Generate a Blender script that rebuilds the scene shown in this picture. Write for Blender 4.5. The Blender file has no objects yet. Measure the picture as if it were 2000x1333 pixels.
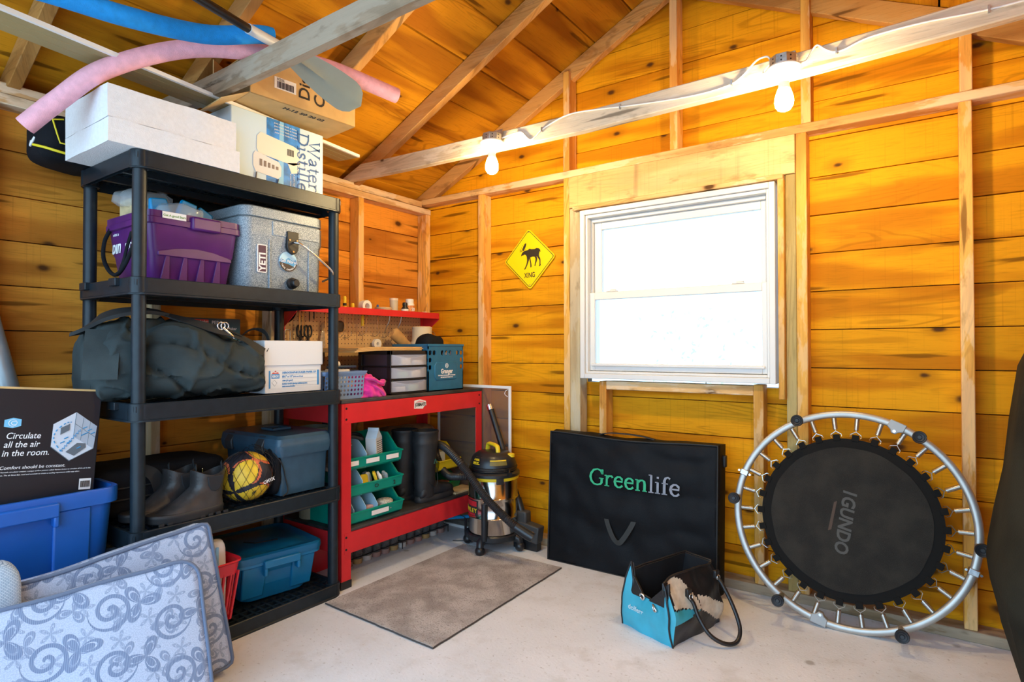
import bpy, bmesh, math, random
from mathutils import Vector, Matrix, Euler, noise
random.seed(11)
sc = bpy.context.scene
COL = sc.collection
PI = math.pi
R = math.radians

# ---------------------------------------------------------------- camera
cd = bpy.data.cameras.new('camera')
cd.sensor_width = 36.0
cd.lens = 1158.0 / 2000.0 * 36.0
cd.clip_start = 0.02
cam = bpy.data.objects.new('camera', cd)
COL.objects.link(cam)
cam.location = (0, 0, 1.2)
_yaw, _pit, _rol = R(35.37), R(0.73), R(0.095)
cam.matrix_world = (Matrix.Translation((0, 0, 1.2)) @ Matrix.Rotation(_yaw, 4, 'Z')
                    @ Matrix.Rotation(PI / 2 + _pit, 4, 'X') @ Matrix.Rotation(-_rol, 4, 'Z'))
sc.camera = cam

# ---------------------------------------------------------------- sky, exposure
w = bpy.data.worlds.new('world')
sc.world = w
w.use_nodes = True
bg = w.node_tree.nodes['Background']
bg.inputs[0].default_value = (0.50, 0.75, 1.0, 1)
bg.inputs[1].default_value = 3.0
sc.view_settings.view_transform = 'Standard'
sc.view_settings.look = 'None'
sc.view_settings.exposure = 0.56
sc.view_settings.gamma = 1.0
sc.view_settings.use_curve_mapping = False
BULB_STRENGTH = 430.0
BULB_COLOR = (1.0, 0.74, 0.36, 1)
sc.cycles.max_bounces = 10
sc.cycles.diffuse_bounces = 6
sc.cycles.transparent_max_bounces = 16
sc.cycles.sample_clamp_indirect = 6.0


def portal(name, loc, rot, sx, sy):     # guides the sky's light through an opening; gives off nothing itself
    l = bpy.data.lights.new(name, 'AREA')
    l.shape = 'RECTANGLE'
    l.size, l.size_y = sx, sy
    l.cycles.is_portal = True
    o = bpy.data.objects.new(name, l)
    o.location = loc
    o.rotation_euler = rot
    COL.objects.link(o)


portal('garage_door_portal', (-1.125, -0.35, 1.1), (PI / 2, 0, 0), 3.8, 2.2)
portal('window_portal', (-1.145, 3.2, 1.51), (-PI / 2, 0, 0), 1.05, 0.97)

# ---------------------------------------------------------------- materials
MATS = {}


def new_mat(name):
    m = bpy.data.materials.new(name)
    m.use_nodes = True
    nt = m.node_tree
    return m, nt, nt.nodes['Principled BSDF']


def N(nt, kind, **kw):
    n = nt.nodes.new(kind)
    for k, v in kw.items():
        if k[0] == '_':
            n.inputs[int(k[1:])].default_value = v
        else:
            setattr(n, k, v)
    return n


def math_node(nt, op, a, b=None, c=None, clamp=False):
    n = nt.nodes.new('ShaderNodeMath')
    n.operation = op
    n.use_clamp = clamp
    for i, x in enumerate((a, b, c)):
        if x is None:
            continue
        if isinstance(x, (int, float)):
            n.inputs[i].default_value = x
        else:
            nt.links.new(x, n.inputs[i])
    return n.outputs[0]


def mixc(nt, fac, a, b, blend='MIX'):
    n = nt.nodes.new('ShaderNodeMix')
    n.data_type = 'RGBA'
    n.blend_type = blend
    for sock, x in ((n.inputs[0], fac), (n.inputs[6], a), (n.inputs[7], b)):
        if isinstance(x, (int, float)):
            sock.default_value = x
        elif isinstance(x, tuple):
            sock.default_value = x if len(x) == 4 else (*x, 1)
        else:
            nt.links.new(x, sock)
    return n.outputs[2]


def smooth(nt, x, lo, hi):
    n = nt.nodes.new('ShaderNodeMapRange')
    n.interpolation_type = 'SMOOTHSTEP'
    nt.links.new(x, n.inputs[0])
    n.inputs[1].default_value, n.inputs[2].default_value = lo, hi
    return n.outputs[0]


def P(name, color, rough=0.5, metal=0.0, var=0.0, vs=40.0, bump=0.0, bs=200.0, coat=0.0, spec=0.5, emit=None, es=0.0, alpha=1.0, trans=0.0, sheen=0.0):
    """plain procedural material: base colour with fine noise variation and bump"""
    if name in MATS:
        return MATS[name]
    m, nt, b = new_mat(name)
    b.inputs['Base Color'].default_value = (*color, 1)
    b.inputs['Roughness'].default_value = rough
    b.inputs['Metallic'].default_value = metal
    b.inputs['Specular IOR Level'].default_value = spec
    b.inputs['Coat Weight'].default_value = coat
    b.inputs['Sheen Weight'].default_value = sheen
    b.inputs['Alpha'].default_value = alpha
    b.inputs['Transmission Weight'].default_value = trans
    if emit:
        b.inputs['Emission Color'].default_value = (*emit, 1)
        b.inputs['Emission Strength'].default_value = es
    tc = nt.nodes.new('ShaderNodeTexCoord')
    if var > 0:
        n = N(nt, 'ShaderNodeTexNoise')
        n.inputs['Scale'].default_value = vs
        n.inputs['Detail'].default_value = 5
        nt.links.new(tc.outputs['Object'], n.inputs['Vector'])
        f = smooth(nt, n.outputs[0], 0.3, 0.7)
        lo = tuple(c * (1 - var) for c in color)
        hi = tuple(min(1, c * (1 + var)) for c in color)
        nt.links.new(mixc(nt, f, lo, hi), b.inputs['Base Color'])
    if bump > 0:
        n = N(nt, 'ShaderNodeTexNoise')
        n.inputs['Scale'].default_value = bs
        n.inputs['Detail'].default_value = 3
        nt.links.new(tc.outputs['Object'], n.inputs['Vector'])
        bp = N(nt, 'ShaderNodeBump')
        bp.inputs['Strength'].default_value = bump
        bp.inputs['Distance'].default_value = 0.004
        nt.links.new(n.outputs[0], bp.inputs['Height'])
        nt.links.new(bp.outputs[0], b.inputs['Normal'])
    MATS[name] = m
    return m


def wood(name, light, dark, u='X', v='Z', knots=0.5, tint=0.35, saw=0.25, rough=0.62, patch=0.0, patch_col=(0.8, 0.72, 0.6), knot_col=(0.06, 0.022, 0.008), stain=0.0):
    """board with long grain along u, dark knots with streaks, faint saw marks, every piece different"""
    m, nt, b = new_mat(name)
    tc = nt.nodes.new('ShaderNodeTexCoord')
    sp = nt.nodes.new('ShaderNodeSeparateXYZ')
    nt.links.new(tc.outputs['Object'], sp.inputs[0])
    oi = nt.nodes.new('ShaderNodeObjectInfo')
    rnd = oi.outputs['Random']
    ax = {'X': sp.outputs[0], 'Y': sp.outputs[1], 'Z': sp.outputs[2]}
    U = math_node(nt, 'MULTIPLY_ADD', rnd, 71.0, ax[u])
    if len(v) == 2:
        V0 = math_node(nt, 'ADD', ax[v[0]], ax[v[1]])
    else:
        V0 = ax[v]
    V = math_node(nt, 'MULTIPLY_ADD', rnd, 37.0, V0)

    def uv(su, sv):
        c = nt.nodes.new('ShaderNodeCombineXYZ')
        nt.links.new(math_node(nt, 'MULTIPLY', U, su), c.inputs[0])
        nt.links.new(math_node(nt, 'MULTIPLY', V, sv), c.inputs[1])
        return c.outputs[0]

    def nz(su, sv, detail=4, rough_=0.55, dist=0.0):
        n = N(nt, 'ShaderNodeTexNoise', noise_dimensions='2D')
        n.inputs['Scale'].default_value = 1.0
        n.inputs['Detail'].default_value = detail
        n.inputs['Roughness'].default_value = rough_
        n.inputs['Distortion'].default_value = dist
        nt.links.new(uv(su, sv), n.inputs['Vector'])
        return n.outputs[0]
    broad = nz(0.9, 7, 2)
    rings = nz(0.7, 5.0, 2, dist=0.3)
    lines = math_node(nt, 'SINE', math_node(nt, 'MULTIPLY', rings, 95.0))
    lines = math_node(nt, 'MULTIPLY', smooth(nt, lines, 0.2, 1.0), smooth(nt, nz(0.8, 4, 2), 0.45, 0.7))
    fine = nz(7, 150, 4, 0.7)
    col = mixc(nt, smooth(nt, broad, 0.44, 0.64), light, dark)
    col = mixc(nt, math_node(nt, 'MULTIPLY', lines, 0.45), col, tuple(c * 0.55 for c in dark))
    col = mixc(nt, math_node(nt, 'MULTIPLY', smooth(nt, fine, 0.5, 0.78), 0.4), col, tuple(c * 0.5 for c in dark))
    if saw > 0:
        s = nz(90, 1.2, 2)
        col = mixc(nt, math_node(nt, 'MULTIPLY', smooth(nt, s, 0.6, 0.8), saw), col, tuple(c * 0.6 for c in dark))
    if knots > 0:
        vo = N(nt, 'ShaderNodeTexVoronoi', voronoi_dimensions='2D')
        vo.inputs['Scale'].default_value = 1.0
        vo.inputs['Randomness'].default_value = 1.0
        wob = nz(14, 30, 2)
        nt.links.new(uv(2.3, 4.2), vo.inputs['Vector'])
        d = math_node(nt, 'MULTIPLY_ADD', wob, 0.04, vo.outputs['Distance'])
        sel = nt.nodes.new('ShaderNodeSeparateColor')
        nt.links.new(vo.outputs['Color'], sel.inputs[0])
        on = math_node(nt, 'LESS_THAN', sel.outputs[0], knots)
        size = math_node(nt, 'MULTIPLY_ADD', sel.outputs[1], 0.05, 0.05)
        kn = math_node(nt, 'LESS_THAN', d, size)
        kr = math_node(nt, 'SUBTRACT', 1.0, smooth(nt, math_node(nt, 'DIVIDE', d, size), 0.55, 1.25))
        halo = math_node(nt, 'SUBTRACT', 1.0, smooth(nt, d, 0.06, 0.22))
        vs2 = N(nt, 'ShaderNodeTexVoronoi', voronoi_dimensions='2D')
        vs2.inputs['Scale'].default_value = 1.0
        nt.links.new(uv(1.2, 15.0), vs2.inputs['Vector'])
        s2 = nt.nodes.new('ShaderNodeSeparateColor')
        nt.links.new(vs2.outputs['Color'], s2.inputs[0])
        streak = math_node(nt, 'SUBTRACT', 1.0, smooth(nt, math_node(nt, 'MULTIPLY_ADD', nz(5, 70, 4), 0.22, vs2.outputs['Distance']), 0.20, 0.29))
        streak = math_node(nt, 'MULTIPLY', streak, math_node(nt, 'LESS_THAN', s2.outputs[0], 0.27))
        col = mixc(nt, math_node(nt, 'MULTIPLY', streak, 0.8), col, tuple(c * 0.30 for c in dark))
        col = mixc(nt, math_node(nt, 'MULTIPLY', math_node(nt, 'MULTIPLY', halo, on), 0.45), col, tuple(c * 0.6 for c in dark))
        col = mixc(nt, math_node(nt, 'MULTIPLY', math_node(nt, 'MULTIPLY', kr, on), 0.92), col, knot_col)
    if patch > 0:
        pn = nz(2.2, 9, 5, 0.6)
        col = mixc(nt, math_node(nt, 'MULTIPLY', smooth(nt, pn, 0.5, 0.56), patch), col, patch_col)
        dn = nz(5, 14, 4, 0.6)
        col = mixc(nt, math_node(nt, 'MULTIPLY', smooth(nt, dn, 0.58, 0.75), 0.5), col, tuple(c * 0.45 for c in dark))
    if stain > 0:
        sn = nz(8.5, 0.5, 3, 0.5)
        col = mixc(nt, math_node(nt, 'MULTIPLY', smooth(nt, sn, 0.56, 0.72), stain), col, (0.16, 0.12, 0.07))
    br = math_node(nt, 'MULTIPLY_ADD', rnd, tint, 1.0 - tint * 0.5)
    cb = nt.nodes.new('ShaderNodeCombineColor')
    for i in range(3):
        nt.links.new(br, cb.inputs[i])
    col = mixc(nt, 1.0, col, cb.outputs[0], 'MULTIPLY')
    nt.links.new(col, b.inputs['Base Color'])
    b.inputs['Roughness'].default_value = rough
    b.inputs['Specular IOR Level'].default_value = 0.08
    bp = N(nt, 'ShaderNodeBump')
    bp.inputs['Strength'].default_value = 0.25
    bp.inputs['Distance'].default_value = 0.003
    nt.links.new(fine, bp.inputs['Height'])
    nt.links.new(bp.outputs[0], b.inputs['Normal'])
    MATS[name] = m
    return m


# ---------------------------------------------------------------- mesh helpers
class G:
    """collects shapes into one mesh"""

    def __init__(s):
        s.v, s.f, s.mi = [], [], []

    def add(s, vs, fs, mi=0, xf=None):
        o = len(s.v)
        s.v += [tuple(xf @ Vector(p)) if xf else tuple(p) for p in vs]
        s.f += [tuple(i + o for i in f) for f in fs]
        s.mi += [mi] * len(fs)
        return s

    def box(s, x0, y0, z0, x1, y1, z1, mi=0, xf=None):
        vs = [(x, y, z) for z in (z0, z1) for x, y in ((x0, y0), (x1, y0), (x1, y1), (x0, y1))]
        return s.add(vs, [(3, 2, 1, 0), (4, 5, 6, 7), (0, 1, 5, 4), (1, 2, 6, 5), (2, 3, 7, 6), (3, 0, 4, 7)], mi, xf)

    def loft(s, loops, cap0=True, cap1=True, mi=0, xf=None, closed=True):
        n = len(loops[0])
        vs = [p for l in loops for p in l]
        fs = []
        for k in range(len(loops) - 1):
            for i in range(n if closed else n - 1):
                j = (i + 1) % n
                fs.append((k * n + i, k * n + j, (k + 1) * n + j, (k + 1) * n + i))
        if cap0:
            fs.append(tuple(range(n - 1, -1, -1)))
        if cap1:
            fs.append(tuple((len(loops) - 1) * n + i for i in range(n)))
        return s.add(vs, fs, mi, xf)

    def tube(s, pts, r, n=8, closed=False, mi=0, xf=None, caps=True, flat=1.0):
        pts = [Vector(p) for p in pts]
        m = len(pts)
        rs = r if isinstance(r, (list, tuple)) else [r] * m
        loops = []
        up = None
        for i in range(m):
            a = pts[i - 1] if (i > 0 or closed) else pts[i]
            c = pts[(i + 1) % m] if (i < m - 1 or closed) else pts[i]
            t = (c - a).normalized() if (c - a).length > 1e-9 else Vector((0, 0, 1))
            if up is None:
                up = Vector((0, 0, 1)) if abs(t.z) < 0.9 else Vector((1, 0, 0))
            sd = t.cross(up)
            if sd.length < 1e-6:
                sd = t.cross(Vector((0.3, 1, 0.2)))
            sd.normalize()
            up = sd.cross(t).normalized()
            loops.append([pts[i] + rs[i] * (math.cos(q) * sd + flat * math.sin(q) * up) for q in [2 * PI * k / n for k in range(n)]])
        if closed:
            loops.append(loops[0])
            return s.loft(loops, False, False, mi, xf)
        return s.loft(loops, caps, caps, mi, xf)

    def cyl(s, p0, p1, r0, r1=None, n=16, mi=0, xf=None, caps=True):
        return s.tube([p0, p1], [r0, r0 if r1 is None else r1], n, False, mi, xf, caps)

    def lathe(s, prof, n=24, c=(0, 0, 0), mi=0, xf=None, sx=1.0, sy=1.0):
        loops = [[(c[0] + max(r, 1e-4) * sx * math.cos(2 * PI * k / n), c[1] + max(r, 1e-4) * sy * math.sin(2 * PI * k / n), c[2] + z) for k in range(n)] for r, z in prof]
        return s.loft(loops, True, True, mi, xf)

    def prism(s, poly, y0, y1, mi=0, xf=None):
        """polygon in the x-z plane pushed from y0 to y1"""
        return s.loft([[(x, y0, z) for x, z in poly], [(x, y1, z) for x, z in poly]], True, True, mi, xf)

    def rloft(s, secs, mi=0, xf=None, n=5, cap0=True, cap1=True):
        """rounded-rectangle sections (cx, cy, w, d, r, z)"""
        return s.loft([[(x, y, z) for x, y in rrect(cx, cy, ww, dd, r, n)] for cx, cy, ww, dd, r, z in secs], cap0, cap1, mi, xf)

    def build(s, name, mats, parent=None, loc=(0, 0, 0), rot=(0, 0, 0), smooth=None, bevel=0.0, seg=2, sub=0):
        me = bpy.data.meshes.new(name)
        me.from_pydata(s.v, [], s.f)
        if not isinstance(mats, (list, tuple)):
            mats = [mats]
        for m in mats:
            me.materials.append(m)
        if len(mats) > 1:
            me.polygons.foreach_set('material_index', s.mi)
        bm = bmesh.new()
        bm.from_mesh(me)
        bmesh.ops.recalc_face_normals(bm, faces=bm.faces)
        bm.to_mesh(me)
        bm.free()
        o = bpy.data.objects.new(name, me)
        COL.objects.link(o)
        o.location, o.rotation_euler = loc, rot
        if parent:
            o.parent = parent
        if smooth is not None or bevel:
            me.polygons.foreach_set('use_smooth', [True] * len(me.polygons))
            me.set_sharp_from_angle(angle=R(smooth if smooth is not None else 35))
        if bevel:
            md = o.modifiers.new('bevel', 'BEVEL')
            md.width, md.segments, md.limit_method, md.angle_limit = bevel, seg, 'ANGLE', R(40)
            md.harden_normals = False
        if sub:
            md = o.modifiers.new('subdivision', 'SUBSURF')
            md.levels = md.render_levels = sub
        return o


def rrect(cx, cy, ww, dd, r, n=5):
    r = max(1e-4, min(r, ww / 2 - 1e-4, dd / 2 - 1e-4))
    out = []
    for qx, qy, a0 in ((1, 1, 0), (-1, 1, 90), (-1, -1, 180), (1, -1, 270)):
        for k in range(n + 1):
            a = R(a0 + 90.0 * k / n)
            out.append((cx + qx * (ww / 2 - r) + r * math.cos(a), cy + qy * (dd / 2 - r) + r * math.sin(a)))
    return out


def tag(o, label, cat, group=None):
    o['label'] = label
    o['category'] = cat
    if group:
        o['group'] = group
    return o


def thing(name, label, cat, loc=(0, 0, 0), rz=0.0, group=None, rot=None):
    o = bpy.data.objects.new(name, None)
    o.empty_display_size = 0.05
    COL.objects.link(o)
    o.location = loc
    o.rotation_euler = rot if rot else (0, 0, rz)
    return tag(o, label, cat, group)


def structure(o):
    o['kind'] = 'structure'
    return o


def dup(root, loc=None, rot=None, label=None):
    def cp(o, parent):
        c = o.copy()
        COL.objects.link(c)
        if parent:
            c.parent = parent
            c.matrix_parent_inverse = o.matrix_parent_inverse
        for k in [q for q in bpy.data.objects if q.parent == o]:
            cp(k, c)
        return c
    r = cp(root, None)
    if loc is not None:
        r.location = loc
    if rot is not None:
        r.rotation_euler = rot
    if label:
        r['label'] = label
    return r


def crv(pts, n=8):
    """Catmull-Rom through the points"""
    pts = [Vector(p) for p in pts]
    out = []
    for i in range(len(pts) - 1):
        p0, p1, p2, p3 = pts[max(i - 1, 0)], pts[i], pts[i + 1], pts[min(i + 2, len(pts) - 1)]
        for k in range(n):
            t = k / n
            out.append(0.5 * ((2 * p1) + (p2 - p0) * t + (2 * p0 - 5 * p1 + 4 * p2 - p3) * t * t + (3 * p1 - p0 - 3 * p2 + p3) * t ** 3))
    out.append(pts[-1])
    return out


def frame(o, x, y):
    """matrix from an origin, a text direction and an up direction"""
    x = Vector(x).normalized()
    z = x.cross(Vector(y)).normalized()
    y = z.cross(x)
    m = Matrix((x, y, z)).transposed().to_4x4()
    m.translation = Vector(o)
    return m


def text(body, size, mat, parent, o, x=(1, 0, 0), up=(0, 0, 1), name='lettering', bold=0.0, sx=1.0, align='LEFT', shear=0.0, space=1.0, thick=0.0006):
    """flat print: letters as a thin mesh on the surface at o"""
    c = bpy.data.curves.new(name, 'FONT')
    c.body, c.size, c.offset, c.extrude = body, size, bold, thick / 2
    c.align_x, c.shear, c.space_character = align, shear, space
    c.resolution_u = 3
    t = bpy.data.objects.new(name, c)
    COL.objects.link(t)
    dg = bpy.context.evaluated_depsgraph_get()
    me = bpy.data.meshes.new_from_object(t.evaluated_get(dg))
    bpy.data.objects.remove(t)
    me.transform(frame(o, x, up) @ Matrix.Diagonal((sx, 1, 1, 1)))
    me.materials.clear()
    me.materials.append(mat)
    q = bpy.data.objects.new(name, me)
    COL.objects.link(q)
    if parent:
        q.parent = parent
    return q


def rnd(a, b):
    return random.uniform(a, b)
# ================================================================ THE ROOM
XL, XR, YB, YO = -3.05, 0.80, 3.16, -0.35        # left wall boards, right wall, window wall boards, open garage door
RX, RZ, SL = -1.13, 3.218, 0.487                # ridge position, height of the roof boards there, roof slope
W_WALL = wood('pine_boards_window_wall', (0.80, 0.345, 0.008), (0.56, 0.195, 0.004), 'X', 'Z', knots=0.62, tint=0.22)
W_LEFT = wood('pine_boards_left_wall', (0.74, 0.305, 0.040), (0.50, 0.175, 0.022), 'Y', 'Z', knots=0.62, tint=0.25)
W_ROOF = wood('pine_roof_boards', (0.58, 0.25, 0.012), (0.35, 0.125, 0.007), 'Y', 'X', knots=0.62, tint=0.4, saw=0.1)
W_STUD = wood('stud_lumber', (0.76, 0.41, 0.09), (0.58, 0.25, 0.05), 'Z', 'XY', knots=0.15, tint=0.3, saw=0.0, patch=0.35, patch_col=(0.86, 0.66, 0.42))
W_STUDG = wood('grey_stud_lumber', (0.62, 0.50, 0.30), (0.45, 0.33, 0.18), 'Z', 'XY', knots=0.2, tint=0.2, saw=0.0, patch=0.3, patch_col=(0.62, 0.58, 0.48))
W_TREAT = wood('treated_lumber', (0.50, 0.38, 0.15), (0.36, 0.26, 0.09), 'Z', 'XY', knots=0.2, tint=0.1, saw=0.0, patch=0.15, patch_col=(0.5, 0.42, 0.22))
W_PLATE = wood('plate_lumber', (0.74, 0.46, 0.20), (0.55, 0.29, 0.10), 'X', 'YZ', knots=0.2, tint=0.1, saw=0.0, patch=0.6, patch_col=(0.80, 0.62, 0.42))
W_PLATEY = wood('left_plate_lumber', (0.72, 0.48, 0.25), (0.56, 0.33, 0.15), 'Y', 'XZ', knots=0.2, tint=0.1, saw=0.0, patch=0.65, patch_col=(0.78, 0.64, 0.48))
W_JOIST = wood('whitewashed_joist', (0.66, 0.54, 0.40), (0.52, 0.40, 0.28), 'X', 'YZ', knots=0.15, tint=0.1, saw=0.0, patch=0.5, patch_col=(0.74, 0.64, 0.52))
W_JOISTD = wood('weathered_joist', (0.38, 0.28, 0.19), (0.27, 0.19, 0.12), 'X', 'YZ', knots=0.2, tint=0.1, saw=0.0, patch=0.45, patch_col=(0.46, 0.39, 0.30))
W_RAFT = wood('rafter_lumber', (0.54, 0.28, 0.085), (0.38, 0.17, 0.045), 'X', 'YZ', knots=0.25, tint=0.3, saw=0.0, patch=0.15, patch_col=(0.62, 0.42, 0.2))
W_HEAD = wood('stained_header_board', (0.78, 0.56, 0.26), (0.66, 0.42, 0.17), 'X', 'Z', knots=0.0, tint=0.0, saw=0.3, patch=0.2, patch_col=(0.5, 0.38, 0.2), stain=0.55)
W_SILL = wood('grey_sill_lumber', (0.45, 0.33, 0.20), (0.30, 0.20, 0.11), 'X', 'YZ', knots=0.1, tint=0.1, saw=0.0, patch=0.4, patch_col=(0.5, 0.42, 0.32))
M_BACK = P('lightproof_backing', (0.05, 0.03, 0.015), 0.9)  # dark backing added behind the boards so no light leaks through gaps


def roof_x(z, side):                       # where the roof boards' underside meets height z
    return RX + side * (RZ - z) / SL


def mfloor():
    m, nt, b = new_mat('concrete_floor')
    tc = nt.nodes.new('ShaderNodeTexCoord')

    def nz(s, d=5, r=0.6):
        n = N(nt, 'ShaderNodeTexNoise')
        n.inputs['Scale'].default_value, n.inputs['Detail'].default_value, n.inputs['Roughness'].default_value = s, d, r
        nt.links.new(tc.outputs['Object'], n.inputs['Vector'])
        return n.outputs[0]
    col = mixc(nt, smooth(nt, nz(1.7), 0.3, 0.72), (0.70, 0.72, 0.75), (0.82, 0.84, 0.88))
    col = mixc(nt, math_node(nt, 'MULTIPLY', smooth(nt, nz(6, 6), 0.5, 0.75), 0.45), col, (0.50, 0.47, 0.43))
    col = mixc(nt, math_node(nt, 'MULTIPLY', smooth(nt, nz(60, 3), 0.60, 0.72), 0.45), col, (0.30, 0.27, 0.23))
    vo = N(nt, 'ShaderNodeTexVoronoi')
    vo.inputs['Scale'].default_value = 5.0
    nt.links.new(tc.outputs['Object'], vo.inputs['Vector'])
    d = math_node(nt, 'MULTIPLY_ADD', nz(30, 3), 0.10, vo.outputs['Distance'])
    sel = nt.nodes.new('ShaderNodeSeparateColor')
    nt.links.new(vo.outputs['Color'], sel.inputs[0])
    spot = math_node(nt, 'MULTIPLY', math_node(nt, 'SUBTRACT', 1.0, smooth(nt, d, 0.10, 0.17)), math_node(nt, 'LESS_THAN', sel.outputs[0], 0.42))
    col = mixc(nt, math_node(nt, 'MULTIPLY', spot, 0.6), col, (0.20, 0.18, 0.16))
    nt.links.new(col, b.inputs['Base Color'])
    b.inputs['Roughness'].default_value = 0.55
    b.inputs['Specular IOR Level'].default_value = 0.35
    bp = N(nt, 'ShaderNodeBump')
    bp.inputs['Strength'].default_value = 0.25
    bp.inputs['Distance'].default_value = 0.004
    nt.links.new(nz(90, 4), bp.inputs['Height'])
    nt.links.new(bp.outputs[0], b.inputs['Normal'])
    return m


M_FLOOR = mfloor()
structure(G().box(-3.2, YO - 0.3, -0.15, 0.95, 3.3, 0.0).build('floor', M_FLOOR))
structure(G().box(-30, -30, -0.4, 30, 30, -0.16).build('ground', P('pale_gravel', (0.62, 0.62, 0.58), 0.9, var=0.2, vs=6)))

# ---- window wall
WX0, WX1, WZ0, WZ1 = -1.70, -0.59, 1.00, 2.04
g = G()
g.box(XL - 0.1, 3.187, 0, WX0, 3.24, 2.28).box(WX1, 3.187, 0, XR + 0.1, 3.24, 2.28)
g.box(WX0, 3.187, 0, WX1, 3.24, WZ0).box(WX0, 3.187, WZ1, WX1, 3.24, 2.28)
g.prism([(XL - 0.1, 2.28), (XR + 0.1, 2.28), (RX, RZ + 0.03)], 3.187, 3.24)
wall_back = structure(g.build('wall_back', M_BACK))
BT = 0.183
for k in range(-12, 8):
    z0 = max(0.0, 2.02 + BT * k)
    z1 = 2.02 + BT * (k + 1)
    if z1 < 0.02 or z0 > RZ:
        continue
    z1 = min(z1, RZ - 0.004)
    a, c = z0 + 0.002, z1 - 0.002
    f0 = 3.16 + rnd(-0.002, 0.003)

    def span(z):
        return (max(XL, roof_x(z, -1)) if z > 2.25 else XL, min(XR, roof_x(z, 1)) if z > 2.25 else XR)
    pieces = [(span(a), span(c))]
    if z0 < WZ1 and z1 > WZ0:
        pieces = [((XL, WX0), (XL, WX0)), ((WX1, XR), (WX1, XR))]
    for (l0, r0), (l1, r1) in pieces:
        if r0 - l0 < 0.02:
            continue
        b = G().prism([(l0, a), (r0, a), (max(r1, l1 + 0.002), c), (l1, c)], f0, 3.186)
        b.build('plank', W_WALL, wall_back, bevel=0.0015, seg=1)
    if z0 < WZ0 < z1:
        G().prism([(WX0, a), (WX1, a), (WX1, WZ0), (WX0, WZ0)], f0, 3.186).build('plank', W_WALL, wall_back)
    if z0 < WZ1 < z1:
        G().prism([(WX0, WZ1), (WX1, WZ1), (WX1, c), (WX0, c)], f0, 3.186).build('plank', W_WALL, wall_back)


def stud(x0, x1, z0, z1, y0=3.07, y1=3.157, mat=W_STUD, name='stud', parent=wall_back):
    return G().box(x0, y0, z0, x1, y1, z1).build(name, mat, parent, bevel=0.003, seg=1)


stud(-2.455, -2.41, 0.045, 2.22)
stud(-1.80, -1.758, 0.045, 2.22)
stud(-1.757, -1.69, 0.045, 2.031, mat=W_STUDG)
stud(-0.525, -0.478, 0.045, 2.22)
stud(-0.571, -0.526, 0.045, 2.031, mat=W_TREAT)
stud(0.095, 0.140, 0.045, 2.22)
stud(0.70, 0.745, 0.045, 2.22)
stud(-1.566, -1.522, 0.045, 1.012, name='cripple_stud')
stud(-0.723, -0.677, 0.045, 1.020, name='cripple_stud')
stud(-1.522, -0.723, 0.966, 1.014, name='rough_sill', mat=W_PLATE)
stud(-1.757, -0.527, 2.033, 2.219, y0=3.062, mat=W_HEAD, name='header_board')
stud(-1.72, -0.575, 2.008, 2.032, y0=3.035, mat=W_PLATE, name='plywood_strip')
stud(-0.60, -0.572, 0.955, 2.008, y0=3.035, mat=W_STUD, name='plywood_strip')
stud(XL, XR, 2.22, 2.262, mat=W_PLATE, name='top_plate')
stud(-2.955, XR, 0.0, 0.045, y0=3.062, mat=W_SILL, name='sill_plate')
for gx in (-1.80, -1.140, -0.50, 0.10):
    top = RZ - SL * abs(gx - RX) - 0.03
    stud(gx, gx + 0.042, 2.262, top, y0=3.068, name='gable_stud')

# ---- left wall
wall_left = structure(G().box(XL - 0.09, YO, 0, XL - 0.027, 3.18, 2.27).build('wall_left', M_BACK))
for k in range(-11, 2):
    z0 = max(0.0, 2.008 + BT * k)
    z1 = min(2.255, 2.008 + BT * (k + 1))
    if z1 - z0 < 0.02:
        continue
    G().box(XL - 0.026, YO, z0 + 0.002, XL + rnd(-0.003, 0.002), 3.158, z1 - 0.002).build('plank', W_LEFT, wall_left, bevel=0.0015, seg=1)
for y0 in (3.108, 2.495, 1.885, 1.275, 0.665, 0.055):
    G().box(XL + 0.003, y0, 0.045, -2.96, y0 + 0.043, 2.165).build('stud', W_STUD if y0 > 2 else W_STUDG, wall_left, bevel=0.003, seg=1)
G().box(XL + 0.003, YO, 2.165, -2.96, 3.157, 2.206).build('top_plate', W_PLATEY, wall_left, bevel=0.003, seg=1)
G().box(XL + 0.003, YO, 2.208, -2.962, 3.068, 2.25).build('top_plate', W_PLATEY, wall_left, bevel=0.003, seg=1)
G().box(XL + 0.003, YO, 0.0, -2.96, 3.060, 0.045).build('sill_plate', W_SILL, wall_left, bevel=0.003, seg=1)

# ---- right wall (outside the picture, closes the room)
structure(G().box(XR, YO, 0, XR + 0.08, 3.186, 2.27).build('wall_right', W_LEFT))

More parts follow.
